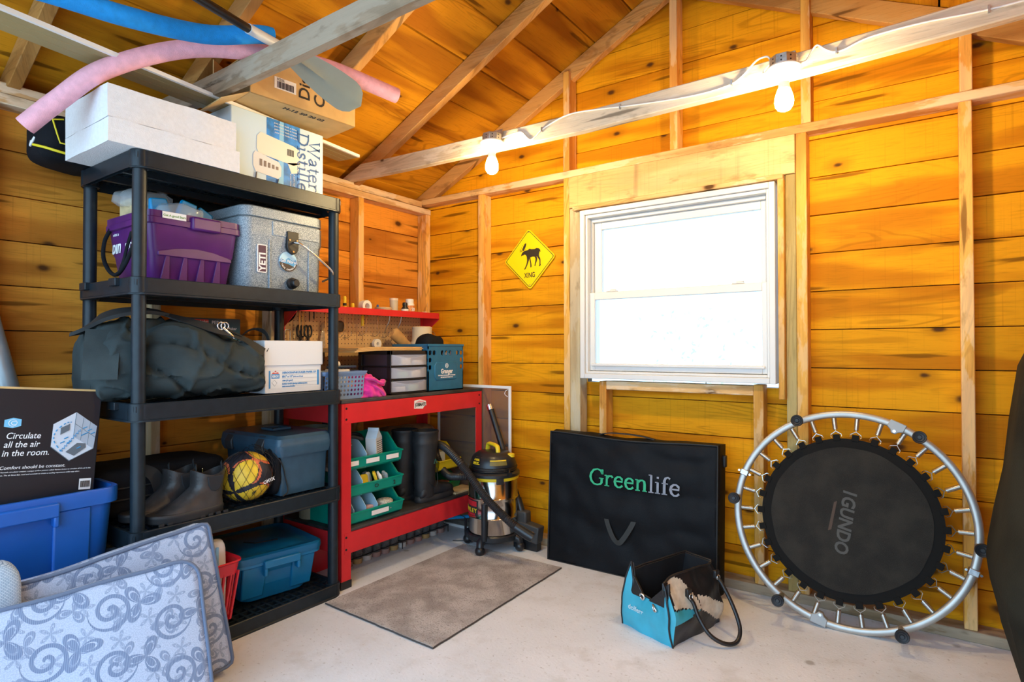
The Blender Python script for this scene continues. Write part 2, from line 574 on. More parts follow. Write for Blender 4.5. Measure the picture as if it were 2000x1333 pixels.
# ---- roof
g = G()
for sd in (-1, 1):
    xe = RX + sd * 2.25
    ze = RZ - SL * 2.25
    g.prism([(RX, RZ + 0.03), (xe, ze + 0.03), (xe, ze + 0.06), (RX, RZ + 0.06)], YO - 0.1, 3.35)
ceiling = structure(g.build('ceiling', M_BACK))
cs = 1 / math.hypot(1, SL)
for sd in (-1, 1):
    for i in range(10):
        s0, s1 = 0.012 + 0.2575 * i, 0.012 + 0.2575 * (i + 1) - 0.009
        if sd == 1 and i > 9:
            continue
        q = []
        o_ = rnd(0, 0.004)
        for s_, n_ in ((s0, 0), (s1, 0), (s1, 0.02), (s0, 0.02)):
            q.append((RX + sd * s_ * cs, RZ - s_ * cs * SL + n_ + o_))
        G().prism(q, YO - 0.1, 3.34).build('plank', W_ROOF, ceiling)
    for y0 in (3.092, 2.457, 1.883, 1.312, 0.74, 0.165):
        xe = RX + sd * 1.93
        q = [(RX + sd * 0.02, RZ - 0.01), (xe, RZ - SL * 1.93 + 0.0), (xe, RZ - SL * 1.93 - 0.06), (RX + sd * 1.80, RZ - SL * 1.80 - 0.1), (RX + sd * 0.02, RZ - 0.1 - 0.01)]
        G().prism(q, y0, y0 + 0.045).build('rafter', W_RAFT, ceiling, bevel=0.003, seg=1)
G().box(RX - 0.019, YO, RZ - 0.14, RX + 0.019, 3.185, RZ - 0.002).build('ridge_board', W_RAFT, ceiling)


def joist(y0, mat, sag):
    loops = []
    n = 20
    for i in range(n + 1):
        x = -3.04 + (XR + 3.04) * i / n
        t = i / n
        dz = -sag * math.sin(PI * min(1, t * 1.05)) + 0.006 * noise.noise((x * 1.7, y0, 0))
        zt = 2.340 + dz + 0.004 * noise.noise((x * 3, y0, 5))
        if t == 0:
            zt = 2.262
        loops.append([(x, y0, 2.25 + dz), (x, y0 + 0.043, 2.25 + dz), (x, y0 + 0.043, zt), (x, y0, zt)])
    G().loft(loops).build('joist', mat, ceiling, bevel=0.004, seg=1)


joist(2.412, W_JOIST, 0.042)
joist(1.267, W_JOISTD, 0.006)

# ---- window
M_VINYL = P('white_vinyl', (0.70, 0.69, 0.67), 0.35)
M_GREYV = P('grey_gasket', (0.35, 0.38, 0.40), 0.5)
m, nt, b = new_mat('window_glass')
tr = nt.nodes.new('ShaderNodeBsdfTransparent')
tr.inputs[0].default_value = (0.97, 0.985, 0.98, 1)
gl = nt.nodes.new('ShaderNodeBsdfGlossy')
gl.inputs['Roughness'].default_value = 0.02
fr = nt.nodes.new('ShaderNodeFresnel')
fr.inputs[0].default_value = 1.45
mx = nt.nodes.new('ShaderNodeMixShader')
nt.links.new(fr.outputs[0], mx.inputs[0])
nt.links.new(tr.outputs[0], mx.inputs[1])
nt.links.new(gl.outputs[0], mx.inputs[2])
nt.links.new(mx.outputs[0], nt.nodes['Material Output'].inputs[0])
M_GLASS = m


def rect_frame(g, x0, z0, x1, z1, wl, wb, wr, wt, y0, y1, mi=0):
    g.box(x0, y0, z0, x0 + wl, y1, z1, mi).box(x1 - wr, y0, z0, x1, y1, z1, mi)
    g.box(x0 + wl, y0, z0, x1 - wr, y1, z0 + wb, mi).box(x0 + wl, y0, z1 - wt, x1 - wr, y1, z1, mi)
    return g


win = structure(bpy.data.objects.new('window_1', None))
COL.objects.link(win)
win.location = (0, 0, 0)
g = rect_frame(G(), -1.676, 1.027, -0.614, 2.004, 0.028, 0.028, 0.028, 0.028, 3.045, 3.20)
rect_frame(g, -1.648, 1.055, -0.642, 1.976, 0.014, 0.014, 0.014, 0.018, 3.062, 3.20)
rect_frame(g, -1.634, 1.069, -0.656, 1.958, 0.010, 0.006, 0.010, 0.020, 3.105, 3.20)
g.build('frame', M_VINYL, win, bevel=0.003)
us = rect_frame(G(), -1.624, 1.500, -0.666, 1.938, 0.046, 0.03, 0.03, 0.042, 3.13, 3.165).build('upper_sash', M_VINYL, win, bevel=0.003)
G().box(-1.582, 3.146, 1.527, -0.692, 3.150, 1.898).build('pane', M_GLASS, us)
ls = rect_frame(G(), -1.640, 1.072, -0.650, 1.524, 0.038, 0.042, 0.034, 0.042, 3.088, 3.125).box(-1.62, 3.072, 1.098, -0.67, 3.09, 1.112).build('lower_sash', M_VINYL, win, bevel=0.003)
G().box(-1.606, 3.104, 1.112, -0.680, 3.108, 1.484).build('pane', M_GLASS, ls)
for x in (-1.50, -0.80):
    G().box(x - 0.03, 3.09, 1.525, x + 0.03, 3.125, 1.533).box(x - 0.008, 3.092, 1.533, x + 0.03, 3.106, 1.541).build('sash_lock', M_VINYL, ls, bevel=0.002)
# ================================================================ SHARED MATERIALS
M_BLKPL = P('black_shelf_plastic', (0.010, 0.017, 0.024), 0.38, var=0.15, vs=30, bump=0.12, bs=500, spec=0.35)
M_BLACK = P('black_plastic', (0.012, 0.012, 0.014), 0.4)
M_RUBBER = P('black_rubber', (0.018, 0.019, 0.022), 0.55, var=0.3, vs=14, bump=0.1, bs=60)
M_FABK = P('black_fabric', (0.008, 0.009, 0.012), 0.8, var=0.3, vs=8, bump=0.4, bs=320, spec=0.15)
M_STEEL = P('polished_steel', (0.75, 0.75, 0.76), 0.18, 1.0)
M_ZINC = P('galvanized_steel', (0.52, 0.53, 0.54), 0.38, 1.0, var=0.2, vs=60)
M_WHITE = P('white_paint', (0.82, 0.82, 0.81), 0.45)
M_PAPER = P('white_paper', (0.84, 0.84, 0.84), 0.6)
M_INKB = P('blue_ink', (0.04, 0.16, 0.48), 0.5)
M_INKK = P('black_ink', (0.02, 0.02, 0.022), 0.6)
M_INKW = P('white_ink', (0.85, 0.86, 0.88), 0.5)
M_CARD = P('brown_cardboard', (0.60, 0.39, 0.16), 0.7, var=0.08, vs=12, bump=0.1, bs=120)
M_TEAL = P('teal_plastic', (0.0, 0.24, 0.32), 0.38, var=0.06, vs=8)
M_YELLOW = P('yellow_plastic', (0.80, 0.58, 0.02), 0.4)
M_REDP = P('red_plastic', (0.62, 0.015, 0.03), 0.35)
M_CLEAR = P('clear_plastic_film', (0.75, 0.80, 0.84), 0.18, alpha=0.32)
F = R(90)            # left-wall things are built facing -y and turned to face the room


def card(g, x0, z0, x1, z1, y, mi=0, t=0.0008):
    """flat print on a front (y = const) face"""
    return g.box(x0, y - t, z0, x1, y + t * 0.25, z1, mi)


def poly(g, pts, y, t=0.0008, mi=0):
    return g.prism(pts, y - t, y + t * 0.25, mi)


def tote(name, label, group, loc, rz, W, D, H, mat, lid=None, wt=0.055, rim=0.035, handles=True):
    """plastic storage tub: tapered ribbed walls, rim, end handles; optional lid"""
    t = thing(name, label, 'storage bin', loc, rz, group)
    w0, d0 = W - 2 * wt, D - 2 * wt
    r = 0.05
    g = G()
    k = 0.6
    secs = [(0, 0, w0 - 0.02, d0 - 0.02, r, 0), (0, 0, w0, d0, r, 0.012), (0, 0, w0 + (W - 0.03 - w0) * k * 0.9, d0 + (D - 0.03 - d0) * k * 0.9, r, H * k),
            (0, 0, w0 + (W - 0.03 - w0) * k * 0.9 + 0.008, d0 + (D - 0.03 - d0) * k * 0.9 + 0.008, r, H * k + 0.006),
            (0, 0, W - 0.035, D - 0.035, r, H - rim), (0, 0, W - 0.002, D - 0.002, r * 1.1, H - rim + 0.002), (0, 0, W, D, r * 1.1, H - 0.004), (0, 0, W - 0.004, D - 0.004, r * 1.1, H),
            (0, 0, W - 0.035, D - 0.035, r, H), (0, 0, W - 0.043, D - 0.043, r, H - rim), (0, 0, w0 - 0.006, d0 - 0.006, r, 0.006)]
    g.rloft([(c[0], c[1] + D / 2, *c[2:]) for c in secs], n=6)
    g.build('tub', mat, t, smooth=40)
    zf = H * 0.55
    for x in (-W * 0.27, W * 0.27):
        yb = D / 2 - (d0 + (D - 0.03 - d0) * 0.5) / 2
        G().loft([[(x - 0.05, yb + 0.012, 0.02), (x + 0.05, yb + 0.012, 0.02), (x + 0.05, yb + 0.03, 0.02), (x - 0.05, yb + 0.03, 0.02)],
                  [(x - 0.055, 0.008, H - rim), (x + 0.055, 0.008, H - rim), (x + 0.055, 0.03, H - rim), (x - 0.055, 0.03, H - rim)]]).build('rib', mat, t, bevel=0.006)
    if handles:
        g = G().box(-W * 0.2, -0.022, H - rim - 0.012, W * 0.2, 0.004, H - rim * 0.35).box(-W * 0.2, -0.020, H - rim - 0.045, -W * 0.2 + 0.016, 0.012, H - rim).box(W * 0.2 - 0.016, -0.020, H - rim - 0.045, W * 0.2, 0.012, H - rim)
        g.build('handle', mat, t, bevel=0.005)
    if lid:
        g = G().rloft([(0, D / 2, W + 0.004, D + 0.004, r * 1.2, H - 0.02), (0, D / 2, W + 0.010, D + 0.010, r * 1.2, H - 0.005), (0, D / 2, W + 0.006, D + 0.006, r * 1.2, H + 0.010), (0, D / 2, W - 0.02, D - 0.02, r, H + 0.016),
                       (0, D / 2, W - 0.05, D - 0.05, r, H + 0.008), (0, D / 2, W - 0.14, D - 0.14, r, H + 0.010), (0, D / 2, W - 0.17, D - 0.17, r, H + 0.018)], n=6)
        l = g.build('lid', lid, t, smooth=40)
        G().tube([(W * 0.12, D * 0.35, H + 0.020), (-W * 0.12, D * 0.38, H + 0.020), (-W * 0.2, D * 0.5, H + 0.020)], 0.003, 5).build('groove', M_BLACK, l)
    return t


# ================================================================ THE BLACK SHELVING UNIT
SHX, SHY = -2.36, 0.957
SW, SD = 0.935, 0.52
SZ = [(0.0, 0.062), (0.462, 0.53), (0.932, 1.0), (1.402, 1.466), (1.868, 1.936)]
sh = thing('shelving_unit', 'tall black plastic five-tier shelving unit with round poles and grid shelves', 'shelf', (SHX, SHY, 0), F)
deck_me = None
for k, (z0, z1) in enumerate(SZ):
    g = G()
    # rim: outer wall, bottom lip, inner wall
    g.rloft([(SW / 2, SD / 2, SW + 0.010, SD + 0.010, 0.055, z0), (SW / 2, SD / 2, SW + 0.010, SD + 0.010, 0.055, z0 + 0.006), (SW / 2, SD / 2, SW, SD, 0.05, z0 + 0.009), (SW / 2, SD / 2, SW, SD, 0.05, z1 - 0.003),
             (SW / 2, SD / 2, SW - 0.006, SD - 0.006, 0.05, z1), (SW / 2, SD / 2, SW - 0.022, SD - 0.022, 0.045, z1), (SW / 2, SD / 2, SW - 0.022, SD - 0.022, 0.045, z0)], n=6, cap0=False, cap1=False)
    for x in (0.031, SW - 0.031):
        for y in (0.034, SD - 0.034):
            g.lathe([(0.030, z0 + 0.002), (0.033, z0 + 0.004), (0.033, z1 - 0.001), (0.028, z1 + 0.001)], 16, (x, y, 0))
    s = g.build('shelf', M_BLKPL, sh, smooth=40)
    d = G()
    nx, ny = 22, 11
    for i in range(nx + 1):
        x = 0.012 + (SW - 0.024) * i / nx
        d.box(x - 0.006, 0.012, z1 - 0.030, x + 0.006, SD - 0.012, z1 - 0.010)
    for j in range(ny + 1):
        y = 0.012 + (SD - 0.024) * j / ny
        d.box(0.012, y - 0.006, z1 - 0.032, SW - 0.012, y + 0.006, z1 - 0.011)
    for y in (0.16, 0.34):
        d.box(0.012, y - 0.008, z0 + 0.008, SW - 0.012, y + 0.008, z1 - 0.012)
    d.build('grid_deck', M_BLKPL, s)
    if k in (2, 3):
        for y in (0.12, 0.40):
            G().box(-0.016, y, z1 - 0.028, 0.004, y + 0.06, z1 + 0.002).build('clip', M_BLKPL, s, bevel=0.003)
for k in range(4):
    for x in (0.031, SW - 0.031):
        for y in (0.034, SD - 0.034):
            G().lathe([(0.024, SZ[k][1] - 0.004), (0.0245, (SZ[k][1] + SZ[k + 1][0]) / 2), (0.024, SZ[k + 1][0] + 0.006)], 20, (x, y, 0)).build('pole', M_BLKPL, sh, smooth=60)

# ---------------------------------------------------------------- top tier
M_FOAM = P('white_foam', (0.80, 0.80, 0.82), 0.9, var=0.03, vs=60, bump=0.6, bs=220)


def slab(g, x0, x1, y0, y1, z0, z1, n=14, a=0.006, sc=9.0, seed=0.0):
    """soft block with slightly uneven faces"""
    xs = [x0 + (x1 - x0) * i / n for i in range(n + 1)]
    loops = []
    for x in xs:
        pts = []
        m = 6
        ring = [(y0 + (y1 - y0) * i / m, z0) for i in range(m)] + [(y1, z0 + (z1 - z0) * i / m) for i in range(m)] + [(y1 - (y1 - y0) * i / m, z1) for i in range(m)] + [(y0, z1 - (z1 - z0) * i / m) for i in range(m)]
        for y, z in ring:
            q = Vector((x * sc, y * sc, z * sc + seed))
            nv = noise.noise_vector(q)
            pts.append((x + a * 0.4 * nv.x, y + a * nv.y, max(z0, z + a * nv.z)))
        loops.append(pts)
    g.loft(loops)
    return g


fo = thing('foam_block', 'white foam block of two slabs lying on top of the shelving unit', 'foam', (-2.36, 0.872, 1.937), F)
slab(G(), 0, 0.485, 0.0, 0.40, 0.0, 0.085, seed=1).build('slab', M_FOAM, fo, smooth=50)
slab(G(), 0.0, 0.470, 0.004, 0.40, 0.087, 0.208, seed=5).build('slab', M_FOAM, fo, smooth=50)

# sports bag with yellow piping
M_PIPE = P('yellow_piping', (0.80, 0.66, 0.02), 0.5)


def soft(g, fn, nu=40, nv=24, mi=0):
    """closed surface from fn(theta, phi) -> point; theta around, phi from pole to pole"""
    loops = []
    for j in range(nv + 1):
        ph = -PI / 2 + PI * j / nv
        ph = max(-PI / 2 + 0.02, min(PI / 2 - 0.02, ph))
        loops.append([fn(2 * PI * i / nu, ph) for i in range(nu)])
    return g.loft(loops, mi=mi)


def sgnpow(v, e):
    return math.copysign(abs(v) ** e, v)


def pillow(cx, cy, cz, a, b, c, e1=0.35, e2=0.35, wr=0.0, ws=8.0, seed=0.0, fold=None):
    """superellipsoid with wrinkles"""
    def fn(t, p):
        x = a * sgnpow(math.cos(p), e1) * sgnpow(math.cos(t), e2)
        y = b * sgnpow(math.cos(p), e1) * sgnpow(math.sin(t), e2)
        z = c * sgnpow(math.sin(p), e1)
        q = Vector((x, y, z))
        if fold:
            q = fold(q)
        if wr:
            nn = noise.noise_vector(q * ws + Vector((seed, seed * 2, 0)))
            n2 = abs(noise.noise(q * ws * 0.7 + Vector((0, seed, seed)))) - 0.2
            q = q + nn * wr * 0.6 + q.normalized() * n2 * wr
        return (cx + q.x, cy + q.y, cz + q.z)
    return fn


bgb = thing('sports_bag', 'black sports bag with yellow piping behind the white foam block', 'bag', (-2.79, 0.80, 1.937), F)
soft(G(), pillow(0.17, 0.11, 0.10, 0.17, 0.115, 0.098, 0.45, 0.5, 0.010, 9, 3), 40, 20).build('body', M_FABK, bgb, smooth=80)
G().tube(crv([(-0.006, 0.055, 0.060), (0.02, 0.008, 0.046), (0.06, -0.012, 0.036), (0.14, -0.016, 0.030), (0.26, -0.014, 0.022)]), 0.0055, 6).build('piping', M_PIPE, bgb, smooth=80)
G().tube([(0.040, 0.000, 0.160), (0.052, -0.012, 0.10), (0.060, -0.016, 0.070), (0.105, -0.018, 0.070)], 0.003, 6).tube([(0.040, 0.000, 0.160), (0.075, -0.002, 0.170)], 0.003, 6).build('piping', M_PIPE, bgb, smooth=80)
G().tube(crv([(0.004, 0.070, 0.095), (-0.004, 0.085, 0.070), (0.0, 0.105, 0.068), (0.006, 0.115, 0.090)]), 0.005, 6).build('emblem', M_INKW, bgb, smooth=80)

# water distiller box
M_PBLUE = P('pale_blue_print', (0.60, 0.76, 0.90), 0.45)
M_MBLUE = P('bright_blue_print', (0.03, 0.22, 0.62), 0.45, var=0.35, vs=25)
M_CREAM = P('cream_print', (0.80, 0.76, 0.64), 0.5)
M_SKYP = P('sky_blue_print', (0.24, 0.55, 0.85), 0.45)
ds = thing('distiller_box', 'pale blue water distiller carton on top of the shelving unit', 'box', (-2.42, 1.352, 1.937), F)
DW, DH, DD = 0.466, 0.303, 0.36
G().box(0, 0, 0, DW, DD, DH).build('carton', M_PBLUE, ds, bevel=0.003)
g = card(G(), 0.165, 0.0, 0.335, DH - 0.001, -0.0003)
band = g.build('printed_band', M_MBLUE, ds)
G().prism([(0.22, 0.001), (0.25, 0.001), (0.25, DH - 0.002), (0.23, DH - 0.002)], -0.0016, -0.0008).build('printed_band', M_SKYP, ds)
g = poly(G(), [(0.118, 0.205), (0.135, 0.225), (0.30, 0.205), (0.33, 0.195), (0.335, 0.13), (0.30, 0.115), (0.125, 0.13), (0.116, 0.15)], -0.0018)
poly(g, [(0.27, 0.120), (0.335, 0.135), (0.325, 0.085), (0.29, 0.075)], -0.0018)
g.build('printed_machine', M_CREAM, ds)
g = G()
for i in range(6):
    card(g, 0.268 + 0.006 * i, 0.155, 0.271 + 0.006 * i, 0.185, -0.0030)
g.build('printed_vents', M_INKK, ds)
g = poly(G(), [(0.100, 0.118), (0.11, 0.135), (0.225, 0.112), (0.238, 0.09), (0.236, 0.05), (0.22, 0.035), (0.112, 0.045), (0.10, 0.07)], -0.0020)
g.build('printed_jug', P('pale_grey_print', (0.72, 0.72, 0.72), 0.5), ds)
g = G()
for i in range(5):
    card(g, 0.130 + 0.020 * i, 0.075, 0.142 + 0.020 * i, 0.105 - 0.004 * i, -0.0032)
g.build('printed_jug_marks', P('brown_grey_print', (0.22, 0.17, 0.15), 0.5), ds)
G().tube([(0.115, -0.002, 0.042), (0.112, -0.002, 0.008), (0.128, -0.002, 0.000), (0.215, -0.002, 0.004), (0.222, -0.002, 0.034)], 0.007, 6, flat=0.2).build('printed_handle', P('brown_print', (0.20, 0.13, 0.10), 0.5), ds)
card(G(), DW - 0.055, 0.004, DW - 0.028, 0.03, -0.0003).build('white_label', M_PAPER, ds)

# slim serif letters drawn as strokes (x, z per stroke, pen width)
SER = {
    'G': (0.78, [[(0.70, 0.52), (0.62, 0.66), (0.45, 0.72), (0.25, 0.66), (0.12, 0.48), (0.09, 0.33), (0.14, 0.15), (0.28, 0.02), (0.45, 0.0), (0.62, 0.05), (0.67, 0.12), (0.67, 0.31)], [(0.53, 0.31), (0.77, 0.31)], [(0.70, 0.50), (0.70, 0.72)]]),
    'r': (0.48, [[(0.15, 0), (0.15, 0.48)], [(0.03, 0.47), (0.15, 0.48)], [(0.04, 0.01), (0.28, 0.01)], [(0.15, 0.33), (0.25, 0.46), (0.40, 0.47), (0.43, 0.40)]]),
    'e': (0.52, [[(0.08, 0.27), (0.44, 0.28), (0.42, 0.40), (0.32, 0.48), (0.20, 0.47), (0.10, 0.38), (0.07, 0.24), (0.11, 0.10), (0.22, 0.01), (0.34, 0.02), (0.45, 0.11)]]),
    'n': (0.62, [[(0.14, 0), (0.14, 0.48)], [(0.02, 0.47), (0.14, 0.48)], [(0.03, 0.01), (0.25, 0.01)], [(0.14, 0.34), (0.24, 0.45), (0.36, 0.48), (0.45, 0.42), (0.47, 0.30), (0.47, 0.0)], [(0.37, 0.01), (0.58, 0.01)]]),
    'l': (0.30, [[(0.15, 0), (0.15, 0.76)], [(0.03, 0.75), (0.15, 0.76)], [(0.03, 0.01), (0.27, 0.01)]]),
    'i': (0.30, [[(0.15, 0), (0.15, 0.48)], [(0.03, 0.47), (0.15, 0.48)], [(0.03, 0.01), (0.27, 0.01)], [(0.15, 0.64), (0.15, 0.72)]]),
    'f': (0.36, [[(0.15, 0), (0.15, 0.58), (0.20, 0.70), (0.31, 0.75), (0.40, 0.69)], [(0.03, 0.47), (0.31, 0.47)], [(0.03, 0.01), (0.28, 0.01)]]),
    'W': (1.02, [[(0.08, 0.71), (0.30, 0.0), (0.50, 0.68)], [(0.42, 0.71), (0.68, 0.0), (0.90, 0.71)], [(0.0, 0.71), (0.2, 0.71)], [(0.34, 0.71), (0.54, 0.71)], [(0.80, 0.71), (1.0, 0.71)]]),
    'a': (0.52, [[(0.10, 0.38), (0.16, 0.46), (0.27, 0.48), (0.36, 0.40), (0.37, 0.08), (0.46, 0.01)], [(0.37, 0.28), (0.16, 0.21), (0.08, 0.11), (0.14, 0.01), (0.26, 0.02), (0.37, 0.12)]]),
    't': (0.36, [[(0.15, 0.64), (0.15, 0.10), (0.22, 0.01), (0.34, 0.06)], [(0.03, 0.47), (0.32, 0.47)]]),
    'D': (0.80, [[(0.15, 0), (0.15, 0.71)], [(0.02, 0.70), (0.36, 0.70), (0.58, 0.62), (0.69, 0.45), (0.69, 0.26), (0.58, 0.08), (0.36, 0.01), (0.02, 0.01)]]),
    's': (0.44, [[(0.36, 0.38), (0.30, 0.47), (0.16, 0.47), (0.09, 0.38), (0.14, 0.28), (0.30, 0.21), (0.37, 0.11), (0.29, 0.01), (0.14, 0.01), (0.07, 0.11)]]),
}


def serif(body, size, mat, parent, o, x, up, pen=0.075, name='lettering'):
    m = frame(o, x, up)
    g = G()
    cx = 0.0
    for ch in body:
        wd, strokes = SER[ch]
        for st in strokes:
            pts = [((cx + a) * size, b * size, 0) for a, b in st]
            pw = pen * size * (0.42 if len(st) == 2 and abs(st[0][1] - st[1][1]) < 0.02 else 1.0)
            # ribbon: wide across, thin along the normal
            L = []
            for i, p in enumerate(pts):
                a = Vector(pts[max(i - 1, 0)])
                c = Vector(pts[min(i + 1, len(pts) - 1)])
                d = (c - a)
                d = d.normalized() if d.length > 0 else Vector((1, 0, 0))
                nn = Vector((-d.y, d.x, 0))
                hw = pw * (0.30 + 0.30 * abs(d.y)) if len(st) > 2 else pw * 0.5
                q = Vector(p)
                L.append([q + nn * hw + Vector((0, 0, -0.0003)), q - nn * hw + Vector((0, 0, -0.0003)), q - nn * hw + Vector((0, 0, 0.0006)), q + nn * hw + Vector((0, 0, 0.0006))])
            g.loft(L, xf=m)
        cx += wd
    return g.build(name, mat, parent)


M_NAVY = P('navy_ink', (0.03, 0.12, 0.36), 0.5)
serif('Water', 0.085, M_NAVY, ds, (0.385, -0.0014, 0.262), (0, 0, -1), (1, 0, 0))
serif('Distiller', 0.085, M_NAVY, ds, (0.322, -0.0026, 0.285), (0, 0, -1), (1, 0, 0))
text('A pure way to distil', 0.012, M_INKW, ds, (0.300, -0.0026, 0.075), (0, 0, -1), (1, 0, 0))
text('at your kitchen counter', 0.010, M_INKW, ds, (0.283, -0.0026, 0.075), (0, 0, -1), (1, 0, 0))
for i in range(4):
    text('pure water made at home', 0.011, M_INKW, ds, (0.20 + 0.001 * i, -0.0030, DH - 0.02 - 0.014 * i), (1, 0, -0.02), (0, 0, 1))

# tan carton above
cb = thing('cardboard_box', 'tan cardboard box lying on the water distiller carton under the roof', 'box', (-2.292, 1.362, 2.262), R(85))
CW, CD, CH = 0.512, 0.245, 0.175
g = G().box(0, 0, 0.0, CW, 0.006, CH).box(0, CD - 0.006, 0, CW, CD, CH).box(0, 0, 0, CW, CD, 0.006).box(CW - 0.006, 0, 0, CW, CD, CH).box(0, 0, CH - 0.006, CW, CD, CH)
g.build('carton', M_CARD, cb, bevel=0.003)
xf = Matrix.Translation((0.004, 0, 0.004)) @ Matrix.Rotation(R(-28), 4, 'Y')
G().box(-0.13, 0.01, 0, 0, CD - 0.01, 0.004, xf=xf).build('flap', M_CARD, cb)
G().box(-0.10, 0.0, 0.0, 0, 0.004, CH - 0.02, xf=Matrix.Translation((0.004, CD - 0.006, 0.01)) @ Matrix.Rotation(R(40), 4, 'Z')).build('flap', M_CARD, cb)
card(G(), 0.105, 0.055, 0.205, 0.105, -0.0003).build('white_label', M_PAPER, cb)
g = G()
for i in range(14):
    card(g, 0.118 + 0.0055 * i, 0.060, 0.118 + 0.0055 * i + (0.0035 if i % 3 else 0.002), 0.088, -0.0014)
g.build('printed_bars', M_INKK, cb)
text('H20E', 0.016, M_INKK, cb, (0.115, -0.0014, 0.091), (1, 0, 0))
text('Dis', 0.075, M_INKK, cb, (0.27, -0.0008, 0.045), (0, 0, 1), (-1, 0, 0), bold=0.001)
text('C/', 0.075, M_INKK, cb, (0.345, -0.0008, 0.035), (0, 0, 1), (-1, 0, 0), bold=0.001)
text('FRAGILE', 0.014, P('orange_ink', (0.75, 0.16, 0.03), 0.5), cb, (0.095, -0.0008, 0.165), (1, 0, -0.25), (0.25, 0, 1), bold=0.0006)
text('H-12 50 20 02', 0.034, M_INKK, cb, (0.17, 0.055, -0.0008), (1, 0, 0), (0, -1, 0), bold=0.001)

# ---------------------------------------------------------------- second tier: purple bin and cooler
M_PURP = P('purple_plastic', (0.085, 0.012, 0.13), 0.36, var=0.12, vs=12)
pb = thing('purple_bin', 'purple plastic tote bin with black rope handle on the second tier', 'storage bin', (-2.432, 1.03, 1.467), F)
W, D, H = 0.384, 0.40, 0.272
cx, cy = W / 2, D / 2
g = G().rloft([(cx, cy, W - 0.085, D - 0.085, 0.03, 0.0), (cx, cy, W - 0.08, D - 0.08, 0.03, 0.006), (cx, cy, W - 0.052, D - 0.052, 0.03, 0.115), (cx, cy, W - 0.044, D - 0.044, 0.03, 0.122), (cx, cy, W - 0.024, D - 0.024, 0.03, H - 0.052),
                 (cx, cy, W - 0.002, D - 0.002, 0.03, H - 0.050), (cx, cy, W - 0.002, D - 0.002, 0.03, H - 0.028), (cx, cy, W - 0.008, D - 0.008, 0.03, H - 0.025), (cx, cy, W - 0.008, D - 0.008, 0.03, H),
                 (cx, cy, W - 0.03, D - 0.03, 0.025, H), (cx, cy, W - 0.036, D - 0.036, 0.025, H - 0.05), (cx, cy, W - 0.09, D - 0.09, 0.025, 0.005)], n=5)
g.build('tub', M_PURP, pb, smooth=40)
for i in range(4):
    x = 0.085 + 0.068 * i
    G().loft([[(x - 0.022, 0.030, 0.004), (x + 0.012, 0.030, 0.004), (x + 0.012, 0.045, 0.004), (x - 0.022, 0.045, 0.004)], [(x - 0.002, 0.021, 0.122), (x + 0.008, 0.021, 0.122), (x + 0.008, 0.04, 0.122), (x - 0.002, 0.04, 0.122)]]).build('rib', M_PURP, pb, bevel=0.002)
G().prism([(0.05, 0.118), (0.12, 0.136), (0.2, 0.143), (0.27, 0.136), (0.345, 0.115), (0.345, 0.10), (0.05, 0.10)], 0.020, 0.04).build('rib', M_PURP, pb, bevel=0.003)
G().box(0.165, -0.012, H - 0.058, 0.285, 0.01, H - 0.004).build('latch', M_PURP, pb, bevel=0.008)
g = card(G(), 0.055, H - 0.028, 0.145, H - 0.002, -0.0005)
st = g.build('sticker', M_PAPER, pb)
text('Get A good Start', 0.012, P('green_ink', (0.15, 0.32, 0.10), 0.5), pb, (0.058, -0.0016, H - 0.020), (1, 0, 0), bold=0.0003)
# left end: lettering and rope handle
text('bin', 0.085, M_INKW, pb, (0.0155, 0.352, 0.128), (0, -1, 0.0), (0.06, 0, 1), bold=0.0016, sx=0.8)
text('shop', 0.060, M_INKW, pb, (0.0155, 0.232, 0.135), (0, -1, 0.0), (0.06, 0, 1), sx=0.75)
text('what a', 0.020, M_INKW, pb, (0.0125, 0.335, 0.198), (0, -1, 0.0), (0.06, 0, 1))
G().tube(crv([(0.01, 0.345, 0.235), (-0.012, 0.35, 0.18), (-0.022, 0.335, 0.11), (-0.026, 0.27, 0.050), (-0.026, 0.20, 0.028), (-0.024, 0.13, 0.060), (-0.014, 0.075, 0.14), (0.012, 0.06, 0.225)]), 0.008, 8).build('rope_handle', M_FABK, pb, smooth=80)
G().tube(crv([(-0.012, 0.10, 0.19), (-0.022, 0.115, 0.13), (-0.02, 0.15, 0.08), (-0.02, 0.18, 0.045)]), 0.010, 8, flat=0.5).build('rope_handle', M_FABK, pb, smooth=80)
# what sticks out of it
tb = thing('tan_carton', 'small tan carton under clear film sticking out of the purple bin', 'box', (-2.69, 1.082, 1.505), R(94))
G().box(0, 0, 0, 0.14, 0.11, 0.325).build('carton', P('pale_tan_card', (0.62, 0.47, 0.26), 0.65, var=0.15, vs=20), tb, bevel=0.012)
soft(G(), pillow(0.07, 0.05, 0.325, 0.10, 0.085, 0.038, 0.6, 0.6, 0.02, 25, 2), 32, 12).build('plastic_bag', M_CLEAR, tb, smooth=80)
bf = thing('clear_bag', 'crumpled clear plastic bag lying in the purple bin', 'bag', (-2.60, 1.21, 1.69), F)
soft(G(), pillow(0.0, 0.0, 0.055, 0.09, 0.10, 0.065, 0.7, 0.7, 0.03, 16, 8), 40, 16).build('film', M_CLEAR, bf, smooth=30)
bp_ = thing('blue_flippers', 'bright blue plastic flippers sticking out of the purple bin', 'flippers', (-2.56, 1.20, 1.60), F)
M_CYAN = P('cyan_plastic', (0.0, 0.30, 0.66), 0.4)
